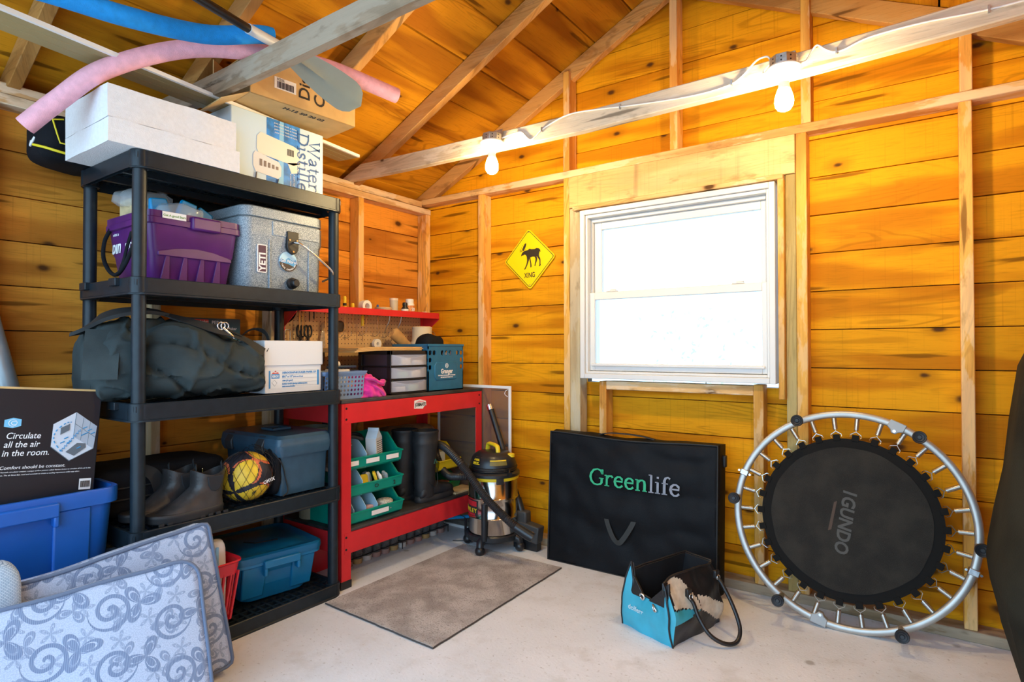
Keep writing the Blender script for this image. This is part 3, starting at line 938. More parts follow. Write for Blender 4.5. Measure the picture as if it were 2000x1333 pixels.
for i, (a, x) in enumerate(((-34, 0.0), (-50, 0.03), (-12, -0.03))):
    xf = Matrix.Translation((x, 0.02 * i, 0.02)) @ Matrix.Rotation(R(-a - 20), 4, 'Y')
    G().loft([[(-0.035 * s_, -0.01, z) for s_ in (1,)] + [(0.035 * q_, -0.01, z), (0.035 * q_, 0.012, z), (-0.035 * q_, 0.012, z)] for z, q_, s_ in ((0.0, 1.0, 1.0), (0.10, 0.9, 0.9), (0.15, 1.2, 1.2), (0.205, 0.9, 0.9))], xf=xf).build('flipper', M_CYAN, bp_, bevel=0.006)

# cooler
m, nt, b = new_mat('speckled_grey_plastic')
tc = nt.nodes.new('ShaderNodeTexCoord')
n1 = N(nt, 'ShaderNodeTexNoise')
n1.inputs['Scale'].default_value, n1.inputs['Detail'].default_value = 420, 1
nt.links.new(tc.outputs['Object'], n1.inputs['Vector'])
nt.links.new(mixc(nt, smooth(nt, n1.outputs[0], 0.44, 0.60), (0.16, 0.21, 0.26), (0.52, 0.58, 0.62)), b.inputs['Base Color'])
b.inputs['Roughness'].default_value = 0.4
M_SPECK = m
co = thing('cooler', 'speckled grey hard cooler with round mountain sticker and wire handle', 'cooler', (-2.424, 1.412, 1.467), F)
W, D, H = 0.418, 0.40, 0.315
cx, cy = W / 2, D / 2
G().rloft([(cx, cy, W - 0.025, D - 0.025, 0.04, 0), (cx, cy, W - 0.012, D - 0.012, 0.045, 0.01), (cx, cy, W - 0.006, D - 0.006, 0.045, 0.215), (cx, cy, W + 0.004, D + 0.004, 0.045, 0.235), (cx, cy, W + 0.004, D + 0.004, 0.045, H - 0.005), (cx, cy, W - 0.004, D - 0.004, 0.045, H)], n=6).build('body', M_SPECK, co, smooth=40)
l = G().rloft([(cx, cy, W - 0.004, D - 0.004, 0.045, H + 0.003), (cx, cy, W + 0.006, D + 0.006, 0.05, H + 0.006), (cx, cy, W + 0.004, D + 0.004, 0.05, H + 0.046), (cx, cy, W - 0.012, D - 0.012, 0.045, H + 0.052)], n=6).build('lid', M_SPECK, co, smooth=40)
G().box(0.135, -0.006, 0.245, W - 0.03, 0.01, H - 0.004).build('ledge', M_SPECK, co, bevel=0.004)
for x in (0.125, 0.33):
    G().box(x - 0.003, -0.002, 0.0, x + 0.003, 0.01, 0.225).build('seam', M_SPECK, co, bevel=0.002)
hb = G().prism([(0.205, 0.275), (0.205, 0.20), (0.215, 0.178), (0.235, 0.168), (0.255, 0.178), (0.265, 0.20), (0.265, 0.275)], -0.014, 0.006).build('handle_bracket', M_BLACK, co, bevel=0.003)
for x, z in ((0.216, 0.235), (0.254, 0.235), (0.235, 0.182)):
    G().cyl((x, -0.018, z), (x, -0.012, z), 0.0045, n=8).build('screw', M_STEEL, hb)
G().tube(crv([(0.235, -0.012, 0.225), (0.235, -0.035, 0.222), (0.26, -0.05, 0.212), (0.37, -0.055, 0.145), (0.425, -0.052, 0.105), (0.435, -0.03, 0.085), (0.430, 0.03, 0.065)], 6), 0.0055, 8).build('wire_handle', M_STEEL, co, smooth=80)
G().lathe([(0.026, 0), (0.026, 0.014), (0.019, 0.018), (0.018, 0.038), (0.014, 0.042)], 18, xf=Matrix.Translation((0.235, 0.0, 0.036)) @ Matrix.Rotation(PI / 2, 4, 'X')).build('drain_plug', M_BLACK, co, smooth=40)
G().prism([(x, z) for x, z in rrect(0.087, 0.135, 0.046, 0.125, 0.006)], -0.0018, 0.002).build('sticker', M_INKW, co)
stk = G().prism([(x, z) for x, z in rrect(0.087, 0.135, 0.037, 0.116, 0.003)], -0.0026, 0.0).build('sticker', P('plum_print', (0.07, 0.02, 0.06), 0.5), co)
text('YETI', 0.043, M_INKW, co, (0.101, -0.0034, 0.079), (0, 0, 1), (-1, 0, 0), bold=0.0014, sx=0.98)
C_ = (0.218, 0.136)
circ = lambda r, a0=0, a1=360, n=36: [(C_[0] + r * math.cos(R(a0 + (a1 - a0) * i / n)), C_[1] + r * math.sin(R(a0 + (a1 - a0) * i / n))) for i in range(n + 1)]
G().prism(circ(0.046)[:-1], -0.0020, 0.002).build('sticker', P('light_sky_print', (0.45, 0.72, 0.90), 0.5), co)
G().prism(circ(0.046, 185, 352), -0.0028, 0.0).build('sticker', P('dark_brown_print', (0.05, 0.03, 0.025), 0.5), co)
G().prism([(C_[0] - 0.045, C_[1] + 0.004), (C_[0] - 0.034, C_[1] + 0.014), (C_[0] - 0.02, C_[1] + 0.002), (C_[0] + 0.0, C_[1] + 0.018), (C_[0] + 0.022, C_[1] + 0.004), (C_[0] + 0.038, C_[1] + 0.010), (C_[0] + 0.045, C_[1] - 0.002), (C_[0] + 0.03, C_[1] - 0.022), (C_[0], C_[1] - 0.012), (C_[0] - 0.04, C_[1] - 0.006)], -0.0034, -0.001).build('sticker', P('mid_blue_print', (0.08, 0.36, 0.68), 0.5), co)
text('Go North', 0.0215, M_INKW, co, (C_[0], -0.0044, C_[1] - 0.006), (1, 0, -0.06), align='CENTER', bold=0.0003, shear=0.25)
for i, ch in enumerate('TRUE CANADIAN'):
    a = R(205 + 10.8 * i)
    text(ch, 0.0095, M_INKW, co, (C_[0] + 0.0405 * math.cos(a), -0.0038, C_[1] + 0.0405 * math.sin(a)), (-math.sin(a), 0, math.cos(a)), (-math.cos(a), 0, -math.sin(a)), align='CENTER', bold=0.0003)
nb = thing('navy_pouch', 'dark navy pouch squeezed between purple bin and grey cooler', 'bag', (-2.70, 1.40, 1.467), F)
soft(G(), pillow(0.0, 0.06, 0.14, 0.035, 0.085, 0.14, 0.4, 0.5, 0.008, 12, 4), 24, 16).build('body', P('navy_fabric', (0.02, 0.035, 0.06), 0.7), nb, smooth=80)
# ---------------------------------------------------------------- third tier: duffel, coffee maker box, paper box
M_CANVAS = P('dark_green_canvas', (0.036, 0.048, 0.050), 0.75, var=0.25, vs=6, bump=0.3, bs=500, spec=0.2)
M_WEB = P('black_webbing', (0.014, 0.015, 0.016), 0.7)
du = thing('duffel_bag', 'large slumped dark green canvas duffel bag with black straps on the third tier', 'bag', (-2.355, 0.87, 1.0), F)
L = []
NU = 44
prof = [(0.020, 0.26, 0.075, 0.09, 0.10), (0.026, 0.26, 0.135, 0.12, 0.12), (0.055, 0.262, 0.17, 0.145, 0.15), (0.10, 0.258, 0.185, 0.152, 0.165), (0.15, 0.252, 0.187, 0.158, 0.17), (0.20, 0.232, 0.195, 0.163, 0.185), (0.27, 0.205, 0.20, 0.164, 0.195),
        (0.34, 0.20, 0.20, 0.160, 0.195), (0.42, 0.20, 0.20, 0.148, 0.195), (0.50, 0.20, 0.195, 0.134, 0.19), (0.57, 0.197, 0.19, 0.118, 0.18), (0.62, 0.195, 0.165, 0.10, 0.165), (0.642, 0.19, 0.13, 0.085, 0.145), (0.650, 0.19, 0.08, 0.055, 0.09)]
NU = 96
pp = crv([(a, b, d) for a, b, c, d, e in prof], 9)
qq = crv([(c, e, 0) for a, b, c, d, e in prof], 9)
for (x, yc, hh), (wd_, _, _u) in zip(pp, qq):
    ring = []
    for i in range(NU):
        t = 2 * PI * i / NU
        y = yc + wd_ * sgnpow(math.cos(t), 0.75)
        z = hh + hh * sgnpow(math.sin(t), 0.7)
        q = Vector((x * 4.2 + z * 2.0, y * 6, z * 6.5 - x * 1.5))
        n1 = noise.noise(q + Vector((3, 1, 0)))
        c1 = 1 - min(1, abs(noise.noise(q * 0.9 + Vector((0, 7, 2)))) / 0.16)
        c2 = 1 - min(1, abs(noise.noise(q * 1.7 + Vector((5, 2, 8)))) / 0.14)
        k = 0.022 * n1 - 0.028 * c1 * c1 + 0.016 * c2
        if y > yc and x < 0.2:
            k *= 0.5
        d = Vector((0, y - yc, z - hh))
        d = d.normalized() if d.length > 0 else d
        z2 = max(0.002 if (y > 0.02 or x < 0.25) else -0.018, z + d.z * k)
        ring.append((x + 0.010 * n1, y + d.y * k, z2))
    L.append(ring)
G().loft(L).build('body', M_CANVAS, du, smooth=80)


def strap(parent, pts, wd_, mat=None, name='strap', th=0.003):
    """flat webbing along pts; each point carries its outward normal"""
    P_ = crv([p for p, n in pts], 6)
    N_ = crv([n for p, n in pts], 6)
    L = []
    for i, p in enumerate(P_):
        a = P_[max(i - 1, 0)]
        c = P_[min(i + 1, len(P_) - 1)]
        t = (c - a).normalized()
        n = N_[i].normalized()
        s = t.cross(n).normalized() * wd_ / 2
        L.append([p + s, p - s, p - s + n * th, p + s + n * th])
    return G().loft(L).build(name, mat or M_WEB, parent, smooth=50)


up, fr = (0, -0.5, 1), (0, -1, 0.5)
strap(du, [((0.26, 0.13, 0.335), (0, -0.4, 1)), ((0.33, 0.060, 0.305), (0, -0.7, 0.8)), ((0.40, 0.030, 0.280), (0, -0.8, 0.7)), ((0.47, 0.030, 0.262), (0, -0.7, 0.8)), ((0.54, 0.040, 0.235), (0, -0.7, 0.8)), ((0.615, 0.030, 0.185), (0.2, -1, 0.4))], 0.045)
strap(du, [((0.36, 0.075, 0.297), up), ((0.42, 0.045, 0.292), up), ((0.48, 0.04, 0.27), up), ((0.52, 0.055, 0.255), up)], 0.03)
for x in (0.425, 0.44):
    G().tube([(x + 0.016 * math.cos(a), 0.03, 0.295 + 0.016 * math.sin(a)) for a in [2 * PI * i / 14 for i in range(14)]], 0.003, 6, closed=True).build('ring', M_STEEL, du, smooth=80)
G().tube([(0.43, 0.028, 0.288), (0.46, 0.022, 0.262), (0.475, 0.02, 0.245)], 0.006, 6).build('clip', M_STEEL, du, smooth=80)
strap(du, [((0.60, 0.22, 0.235), (-0.6, 0, 1)), ((0.63, 0.16, 0.285), (0, 0, 1)), ((0.662, 0.10, 0.275), (1, 0, 0.5)), ((0.67, 0.08, 0.225), (1, -0.2, 0)), ((0.65, 0.07, 0.185), (1, -0.2, 0))], 0.026)
strap(du, [((0.02, 0.30, 0.255), (0, -0.3, 1)), ((0.05, 0.24, 0.300), (-0.4, -0.3, 1)), ((0.10, 0.19, 0.330), (-0.3, -0.2, 1)), ((0.18, 0.17, 0.345), (0, -0.2, 1)), ((0.26, 0.17, 0.338), (0.2, -0.2, 1))], 0.10, name='shoulder_pad', th=0.014)
strap(du, [((0.045, 0.15, 0.270), (-0.4, -1, 0.5)), ((0.022, 0.105, 0.17), (-0.6, -1, 0.2)), ((0.010, 0.085, 0.09), (-0.6, -1, 0.1))], 0.11, M_CANVAS, name='pocket_flap', th=0.006)

cf = thing('coffee_box', 'dark teal coffee maker box standing behind the duffel bag', 'box', (-2.765, 1.325, 1.0), F)
m, nt, b = new_mat('dark_teal_print')
tc = nt.nodes.new('ShaderNodeTexCoord')
sp = nt.nodes.new('ShaderNodeSeparateXYZ')
nt.links.new(tc.outputs['Object'], sp.inputs[0])
nt.links.new(mixc(nt, smooth(nt, sp.outputs[2], 0.20, 0.36), (0.05, 0.26, 0.33), (0.015, 0.04, 0.055)), b.inputs['Base Color'])
b.inputs['Roughness'].default_value = 0.4
G().box(0, 0, 0, 0.272, 0.13, 0.345).build('carton', m, cf, bevel=0.002)
card(G(), 0.03, 0.322, 0.115, 0.338, -0.0003).build('printed_band', P('red_print', (0.65, 0.03, 0.02), 0.5), cf)
text('bodum', 0.014, M_INKW, cf, (0.075, -0.0016, 0.325), (1, 0, 0))
text('PEBO', 0.022, M_INKW, cf, (0.13, -0.0006, 0.318), (1, 0, 0))
text('Vacuum Coffee Maker', 0.0185, M_INKW, cf, (0.085, -0.0006, 0.292), (1, 0, 0), bold=0.0005)

px_ = thing('paper_box', 'white lidded carton of printer paper with blue label on the third tier', 'box', (-2.42, 1.512, 1.0), F)
PW = 0.302
M_BOXW = P('white_carton', (0.78, 0.79, 0.81), 0.6, bump=0.05, bs=80)
G().box(0.003, 0.003, 0, PW - 0.003, 0.262, 0.20).build('carton', M_BOXW, px_, bevel=0.002)
G().box(-0.004, -0.004, 0.124, PW + 0.003, 0.268, 0.238).build('lid', M_BOXW, px_, bevel=0.003)
yf = 0.003
card(G(), 0.022, 0.022, 0.286, 0.102, yf).build('printed_label', P('label_white', (0.82, 0.83, 0.84), 0.5), px_)
M_LBL = P('label_blue', (0.05, 0.28, 0.62), 0.5)
g = card(G(), 0.022, 0.022, 0.029, 0.102, yf - 0.001)
card(g, 0.276, 0.028, 0.286, 0.100, yf - 0.001)
card(g, 0.034, 0.066, 0.074, 0.086, yf - 0.001)
g.build('printed_bars', M_LBL, px_)
text('XEROX', 0.014, M_INKW, px_, (0.036, yf - 0.002, 0.071), (1, 0, 0), bold=0.0006, sx=0.72)
g = poly(G(), [(0.036, 0.088), (0.072, 0.088), (0.066, 0.094), (0.054, 0.091), (0.042, 0.094)], yf - 0.001)
poly(g, [(0.050, 0.096), (0.058, 0.096), (0.056, 0.101), (0.052, 0.101)], yf - 0.001)
g.build('printed_crown', P('red_print', (0.65, 0.03, 0.02), 0.5), px_)
g = G()
for z in (0.1005, 0.082, 0.064, 0.046, 0.030):
    card(g, 0.088 if z < 0.1 else 0.034, z, 0.274, z + 0.0006, yf - 0.001)
g.tube([(0.036, yf - 0.001, 0.048), (0.05, yf - 0.001, 0.058), (0.062, yf - 0.001, 0.046), (0.05, yf - 0.001, 0.032)], 0.0008, 4, closed=True)
g.build('printed_lines', P('label_grey', (0.25, 0.28, 0.3), 0.5), px_)
for s_, sz, x, z in (('XEROGRAPHIC/LASER PAPER OF', 0.0125, 0.088, 0.087), ('8½" x 11"', 0.0135, 0.088, 0.069), ('(21.6 cm x 28 cm)', 0.007, 0.145, 0.070), ('10M (75 g/m²)', 0.0095, 0.088, 0.052), ('SUPER WHITE (84 lb) SUPER BLANC', 0.0085, 0.088, 0.037), ('5000 sheets/feuilles', 0.0085, 0.088, 0.026)):
    text(s_, sz, M_LBL, px_, (x, yf - 0.002, z), (1, 0, 0), bold=0.0003)

# ---------------------------------------------------------------- fourth tier
M_TBOX = P('slate_blue_plastic', (0.030, 0.080, 0.130), 0.42, var=0.1, vs=20, bump=0.1, bs=300)
bx = thing('toolbox', 'slate blue plastic toolbox with black latches on the fourth tier', 'toolbox', (-2.40, 1.56, 0.531), F)
G().rloft([(0.155, 0.24, 0.245, 0.44, 0.012, 0), (0.155, 0.24, 0.255, 0.455, 0.012, 0.17), (0.155, 0.24, 0.262, 0.462, 0.012, 0.176), (0.155, 0.24, 0.262, 0.462, 0.012, 0.195)], n=3).build('tub', M_TBOX, bx, smooth=40)
l = G().rloft([(0.155, 0.24, 0.285, 0.485, 0.025, 0.178), (0.155, 0.24, 0.305, 0.50, 0.03, 0.200), (0.155, 0.24, 0.312, 0.505, 0.03, 0.228), (0.155, 0.24, 0.308, 0.50, 0.03, 0.234), (0.155, 0.24, 0.300, 0.495, 0.03, 0.258), (0.155, 0.24, 0.270, 0.46, 0.03, 0.272)], n=4).build('lid', M_TBOX, bx, smooth=30)
G().box(0.095, 0.19, 0.266, 0.215, 0.30, 0.274).build('handle_well', M_BLACK, l, bevel=0.003)
G().tube([(0.11, 0.20, 0.278), (0.11, 0.29, 0.278), (0.20, 0.29, 0.278), (0.20, 0.20, 0.278)], 0.007, 6, closed=True).build('handle', M_TBOX, l, smooth=60)
for y in (0.10, 0.36):
    G().loft([[(-0.006, y, 0.185), (-0.006, y + 0.06, 0.185), (0.004, y + 0.06, 0.185), (0.004, y, 0.185)], [(-0.012, y, 0.225), (-0.012, y + 0.06, 0.225), (0.002, y + 0.06, 0.225), (0.002, y, 0.225)], [(0.012, y + 0.004, 0.268), (0.012, y + 0.056, 0.268), (0.02, y + 0.056, 0.262), (0.02, y + 0.004, 0.262)]]).build('latch', P('grey_black_plastic', (0.04, 0.045, 0.05), 0.45), bx, bevel=0.004)

# black suitcase
sc_ = thing('soft_suitcase', 'black soft travel case lying flat behind the work boots', 'suitcase', (-2.60, 0.90, 0.531), F)
soft(G(), pillow(0.28, 0.15, 0.10, 0.275, 0.145, 0.098, 0.28, 0.28, 0.008, 7, 6), 48, 20).build('body', M_FABK, sc_, smooth=80)
for z in (0.12, 0.075):
    G().tube(crv([(0.012, 0.10, z), (0.03, 0.018, z), (0.12, 0.004, z), (0.28, 0.002, z), (0.44, 0.004, z), (0.53, 0.02, z)]), 0.004, 6).build('zip', M_WEB, sc_, smooth=80)
G().box(0.395, -0.006, 0.118, 0.402, 0.0, 0.150).box(0.425, -0.006, 0.13, 0.432, 0.0, 0.152).build('zip_pull', M_STEEL, sc_, bevel=0.002)
strap(sc_, [((0.19, 0.02, 0.19), (0, -0.5, 1)), ((0.23, -0.008, 0.155), (0, -1, 0.2)), ((0.25, -0.012, 0.10), (0, -1, 0)), ((0.26, -0.008, 0.05), (0, -1, 0))], 0.05)

# work boots
M_LEATH = P('worn_black_leather', (0.040, 0.036, 0.036), 0.42, var=0.45, vs=10, bump=0.35, bs=70)
M_SOLE = P('black_boot_sole', (0.020, 0.020, 0.022), 0.6)
M_ELAST = P('black_elastic', (0.014, 0.014, 0.017), 0.8)


def boot_thing(label, loc, rz, group=None):
    """ankle boot: toe to -x, heel at +x, length .30"""
    t = thing('work_boot', label, 'boot', loc, rz, group)
    # upper as a stack of sections going up from the sole
    secs = []
    n = 28

    def outline(z):
        out = []
        k = min(1.0, max(0.0, (z - 0.03) / 0.10))
        x0 = -0.148 + 0.185 * k ** 0.62 if z > 0.03 else -0.148       # toe end moves back as we go up
        x0 = min(x0, 0.020)
        x1 = 0.150 - 0.010 * math.sin(PI * min(1, z / 0.16))
        wd_ = 0.052 - 0.004 * k
        for i in range(n):
            a = 2 * PI * i / n
            c, s = math.cos(a), math.sin(a)
            xm, xr = (x0 + x1) / 2, (x1 - x0) / 2
            x = xm + xr * sgnpow(c, 0.72)
            y = wd_ * sgnpow(s, 0.8) * (0.82 + 0.18 * math.sin(PI * (0.15 + 0.7 * (x - x0) / (x1 - x0 + 1e-6))))
            if z < 0.06 and c < 0:
                y *= 1.08
            out.append((x, y, z))
        return out
    zs = [0.020, 0.035, 0.055, 0.07, 0.085, 0.10, 0.115, 0.13, 0.145, 0.158]
    L = [outline(z) for z in zs]
    top = []
    for i, (x, y, z) in enumerate(L[-1]):
        top.append((x, y, z + 0.022 * abs((x - 0.085) / 0.06) ** 1.5))
    inner = [(0.085 + (x - 0.085) * 0.90, y * 0.9, z) for x, y, z in top]
    deep = [(0.085 + (x - 0.085) * 0.86, y * 0.86, 0.07) for x, y, z in top]
    L += [top, inner, deep]
    G().loft(L).build('upper', M_LEATH, t, smooth=80)
    so = []
    for z, e in ((0.0, -0.002), (0.006, 0.004), (0.016, 0.002), (0.020, 0.006), (0.030, 0.004), (0.034, -0.002)):
        so.append([(x * (1 + e * 4) + (0.0), y * (1.04 + e * 8), z + (0.008 * max(0, (-x - 0.09) / 0.06) if z < 0.03 else 0.004 * max(0, (-x - 0.09) / 0.06))) for x, y, _ in outline(0.03)])
    s_ = G().loft(so).build('sole', M_SOLE, t, smooth=40)
    g = G()
    for i in range(9):
        x = -0.125 + i * 0.031
        g.box(x, -0.056, 0.0, x + 0.018, -0.048, 0.009).box(x, 0.048, 0.0, x + 0.018, 0.056, 0.009)
    g.build('tread', M_SOLE, s_)
    for sd in (-1, 1):
        q = [(0.060, 0.155), (0.064, 0.120), (0.074, 0.098), (0.092, 0.093), (0.108, 0.100), (0.118, 0.122), (0.126, 0.156)]
        y = sd * 0.0475
        G().prism(q, y - 0.004, y + 0.004).build('elastic_panel', M_ELAST, t, bevel=0.003)
    for x in (0.036, 0.140):
        G().tube(crv([(x, -0.008, 0.165), (x - 0.002, -0.004, 0.195), (x + 0.004, 0.004, 0.198), (x + 0.006, 0.008, 0.168)], 5), 0.006, 6, flat=0.35).build('pull_tab', M_WEB, t, smooth=80)
    return t


b1 = boot_thing('worn black leather ankle boot nearest the front edge of the fourth tier', (-2.425, 1.178, 0.531), F)
b2 = dup(b1, (-2.545, 1.13, 0.531), (0, 0, R(96)), 'worn black leather ankle boot standing behind its mate on the fourth tier')

# volleyball in a mesh bag
ballM = [P('ball_yellow', (0.78, 0.50, 0.03), 0.5, var=0.1, vs=30), P('ball_black', (0.02, 0.02, 0.03), 0.5), P('ball_orange', (0.72, 0.16, 0.06), 0.5)]
vb = thing('volleyball', 'yellow, black and orange volleyball in a black mesh sack on the fourth tier', 'ball', (-2.475, 1.458, 0.531), F)
rb = 0.108
vs, fs, ms = [], [], []
nu, nv = 144, 88
for j in range(nv + 1):
    ph = -PI / 2 + PI * j / nv
    for i in range(nu):
        th = 2 * PI * i / nu
        d = Vector((math.cos(ph) * math.cos(th), math.cos(ph) * math.sin(th), math.sin(ph)))
        vs.append(d * rb + Vector((0, 0, rb)))
g = G()
hub = Vector((-0.62, -0.40, -0.36)).normalized()
e1 = hub.cross(Vector((0.2, 0, 1))).normalized()
e2 = e1.cross(hub).normalized()


def ball_mat(d):
    r = math.acos(max(-1, min(1, d.dot(hub))))
    if r > PI / 2:
        r = PI - r
    a = math.atan2(d.dot(e2), d.dot(e1)) + 0.35
    k = ((a / (2 * PI) * 4) % 1.0 - 0.5) * PI / 2
    lens = 0.66 * math.sin(PI * min(1, r / 1.5)) ** 0.7
    if abs(k) < lens * 0.92:
        return 0
    if r > 0.75 and 0 < k - lens < 0.20 * (r - 0.4):
        return 2
    if r > 1.0 and 0 < -k - lens < 0.10:
        return 2
    return 1


for j in range(nv):
    for i in range(nu):
        i2 = (i + 1) % nu
        q = (j * nu + i, j * nu + i2, (j + 1) * nu + i2, (j + 1) * nu + i)
        c = sum((vs[k] for k in q), Vector()) / 4 - Vector((0, 0, rb))
        fs.append(q)
        ms.append(ball_mat(c.normalized()))
g.v, g.f, g.mi = [tuple(v) for v in vs], fs, ms
g.build('ball', ballM, vb, smooth=80)
text('OMYX', 0.020, M_INKW, vb, (0.02, -0.106, 0.082), (1, 0.12, 0.18), (0, 0.1, 1), bold=0.0006)
text('SPALDING', 0.024, M_INKK, vb, (-0.03, -0.094, 0.042), (1, 0.2, 0.22), (0, -0.5, 1), bold=0.0006)
g = G()
M_NET = P('black_net_cord', (0.012, 0.012, 0.014), 0.7)
for i in range(18):
    a0 = 2 * PI * i / 18
    for sg in (-1, 1):
        pts = []
        for k in range(12):
            ph = -1.2 + 2.5 * k / 11
            th = a0 + sg * (ph + 1.2) * 0.55
            e = rb + 0.004 + 0.03 * max(0, math.cos(th)) * max(0, math.sin(ph * 0.9 + 0.4))
            pts.append((e * math.cos(ph) * math.cos(th), e * math.cos(ph) * math.sin(th), rb + e * math.sin(ph)))
        g.tube(pts, 0.0009, 3, caps=False)
net = g.build('mesh_sack', M_NET, vb)
soft(G(), pillow(0.118, -0.01, 0.115, 0.028, 0.06, 0.11, 0.8, 0.8, 0.014, 20, 3), 24, 16).build('sack_gather', M_FABK, vb, smooth=80)
G().tube(crv([(0.10, -0.05, 0.20), (0.13, -0.07, 0.15), (0.155, -0.06, 0.08), (0.16, -0.07, 0.02), (0.13, -0.08, 0.004)]), 0.003, 6).build('drawcord', M_NET, vb, smooth=80)

# ---------------------------------------------------------------- bottom tier
tt = tote('teal_tote', 'teal lidded storage tub on the bottom tier', None, (-2.43, 1.605, 0.062), R(81), 0.42, 0.44, 0.205, P('deep_teal_plastic', (0.004, 0.15, 0.33), 0.36, var=0.06, vs=8), P('dark_teal_lid', (0.004, 0.115, 0.26), 0.38))
rbk = thing('red_basket', 'red plastic laundry basket behind the flowered cushions', 'basket', (-2.335, 1.10, 0.062), F)
g = G()
for (w0, z0_), (w1, z1_) in (((0.0, 0.0), (0.0, 0.02)), ((0.0, 0.225), (0.0, 0.262))):
    pass
cx, cy = 0.13, 0.13
g.rloft([(cx, cy, 0.20, 0.20, 0.03, 0), (cx, cy, 0.205, 0.205, 0.03, 0.04), (cx, cy, 0.198, 0.198, 0.03, 0.04), (cx, cy, 0.19, 0.19, 0.03, 0.006)])
g.rloft([(cx, cy, 0.245, 0.245, 0.03, 0.215), (cx, cy, 0.262, 0.262, 0.035, 0.262), (cx, cy, 0.278, 0.278, 0.04, 0.268), (cx, cy, 0.274, 0.274, 0.04, 0.274), (cx, cy, 0.25, 0.25, 0.03, 0.268), (cx, cy, 0.236, 0.236, 0.03, 0.215)])
for i in range(9):
    f_ = i / 8
    for q in (((0.035 + 0.19 * f_, 0.031), (0.010 + 0.24 * f_, 0.010)), ((0.035 + 0.19 * f_, 0.229), (0.010 + 0.24 * f_, 0.250)), ((0.031, 0.035 + 0.19 * f_), (0.010, 0.010 + 0.24 * f_)), ((0.229, 0.035 + 0.19 * f_), (0.250, 0.010 + 0.24 * f_))):
        g.tube([(*q[0], 0.03), (*q[1], 0.225)], 0.006, 5)
g.build('basket', M_REDP, rbk, smooth=40)
wp = thing('striped_bag', 'white and blue striped paper bag stuffed in the red basket', 'bag', (-2.40, 1.25, 0.09), R(80))
soft(G(), pillow(0.0, 0.04, 0.15, 0.08, 0.035, 0.17, 0.3, 0.5, 0.01, 14, 2), 24, 14).build('bag', M_PAPER, wp, smooth=60)
g = G()
for i in range(3):
    g.box(-0.03 + 0.03 * i, -0.012, 0.2, -0.02 + 0.03 * i, -0.004, 0.30)
g.build('printed_stripes', M_SKYP, wp)
ct = thing('clear_tub', 'clear plastic tub of pale blue linens under the fourth tier', 'storage bin', (-2.625, 0.98, 0.062), F)
M_CLEARB = P('clear_blue_plastic', (0.45, 0.68, 0.78), 0.2, alpha=0.55)
G().rloft([(0.16, 0.12, 0.30, 0.20, 0.02, 0.0), (0.16, 0.12, 0.33, 0.235, 0.02, 0.36), (0.16, 0.12, 0.31, 0.215, 0.02, 0.36), (0.16, 0.12, 0.29, 0.19, 0.02, 0.005)]).build('tub', M_CLEARB, ct, smooth=40)
G().box(0.03, 0.04, 0.01, 0.29, 0.20, 0.30).build('linens', P('pale_linen', (0.55, 0.68, 0.72), 0.9, var=0.3, vs=18), ct, bevel=0.03)

# ---------------------------------------------------------------- blue tote, fan box, pole, cushions in front
bt = tote('blue_tote', 'large open royal blue plastic tote under the black fan box', None, (-2.405, 0.615, 0.0), F, 0.66, 0.46, 0.705, P('royal_blue_plastic', (0.008, 0.10, 0.42), 0.38, var=0.05, vs=8), None, wt=0.06, rim=0.055, handles=True)
fb = thing('fan_box', 'black fan carton with room diagram standing in the blue tote', 'box', (-2.475, 0.868, 0.66), 0, rot=(R(-3), 0, 0))
fb.rotation_euler = Euler((0, 0, 0))
fb.matrix_world = Matrix.Translation((-2.475, 0.873, 0.645)) @ Matrix.Rotation(F, 4, 'Z') @ Matrix.Rotation(R(-4), 4, 'X') @ Matrix.Rotation(R(5.5), 4, 'Y')
FW, FH, FD = 0.345, 0.405, 0.30
M_FANB = P('blue_black_print', (0.008, 0.014, 0.022), 0.35)
G().box(-FW, 0, 0, 0, FD, FH).build('carton', M_FANB, fb, bevel=0.003)
G().box(-FW - 0.001, -0.001, FH - 0.004, 0.001, 0.006, FH + 0.003).build('torn_edge', M_CARD, fb)
M_HEX = P('pale_room_print', (0.62, 0.68, 0.76), 0.5)
hx = [(-0.075, 0.325), (-0.140, 0.283), (-0.142, 0.205), (-0.085, 0.155), (-0.014, 0.195), (-0.008, 0.275)]
poly(G(), hx, 0).build('printed_diagram', M_HEX, fb)
g = poly(G(), [(-0.075, 0.325), (-0.008, 0.275), (-0.014, 0.195), (-0.080, 0.240)], -0.0012)
g.build('printed_wall', P('grey_room_print', (0.40, 0.46, 0.54), 0.5), fb)
g = G()
for a, c in (((-0.075, 0.325), (-0.078, 0.242)), ((-0.052, 0.306), (-0.056, 0.226)), ((-0.030, 0.292), (-0.034, 0.210)), ((-0.077, 0.285), (-0.011, 0.235)), ((-0.142, 0.205), (-0.085, 0.155)), ((-0.085, 0.155), (-0.014, 0.195))):
    g.tube([(a[0], -0.0015, a[1]), (c[0], -0.0015, c[1])], 0.0012, 4)
poly(g, [(-0.118, 0.270), (-0.092, 0.284), (-0.092, 0.262), (-0.118, 0.246)], -0.0020)
poly(g, [(-0.098, 0.186), (-0.072, 0.172), (-0.038, 0.200), (-0.040, 0.214), (-0.066, 0.216)], -0.0020)
g.build('printed_furniture', P('dark_grey_print', (0.12, 0.15, 0.18), 0.5), fb)
g = G()
path = crv([(-0.112, 0.190), (-0.135, 0.225), (-0.132, 0.258), (-0.105, 0.286), (-0.085, 0.290)], 5)
for i in range(0, len(path) - 1, 2):
    g.tube([(path[i].x, -0.0028, path[i].y), (path[i + 1].x, -0.0028, path[i + 1].y)], 0.0016, 4)
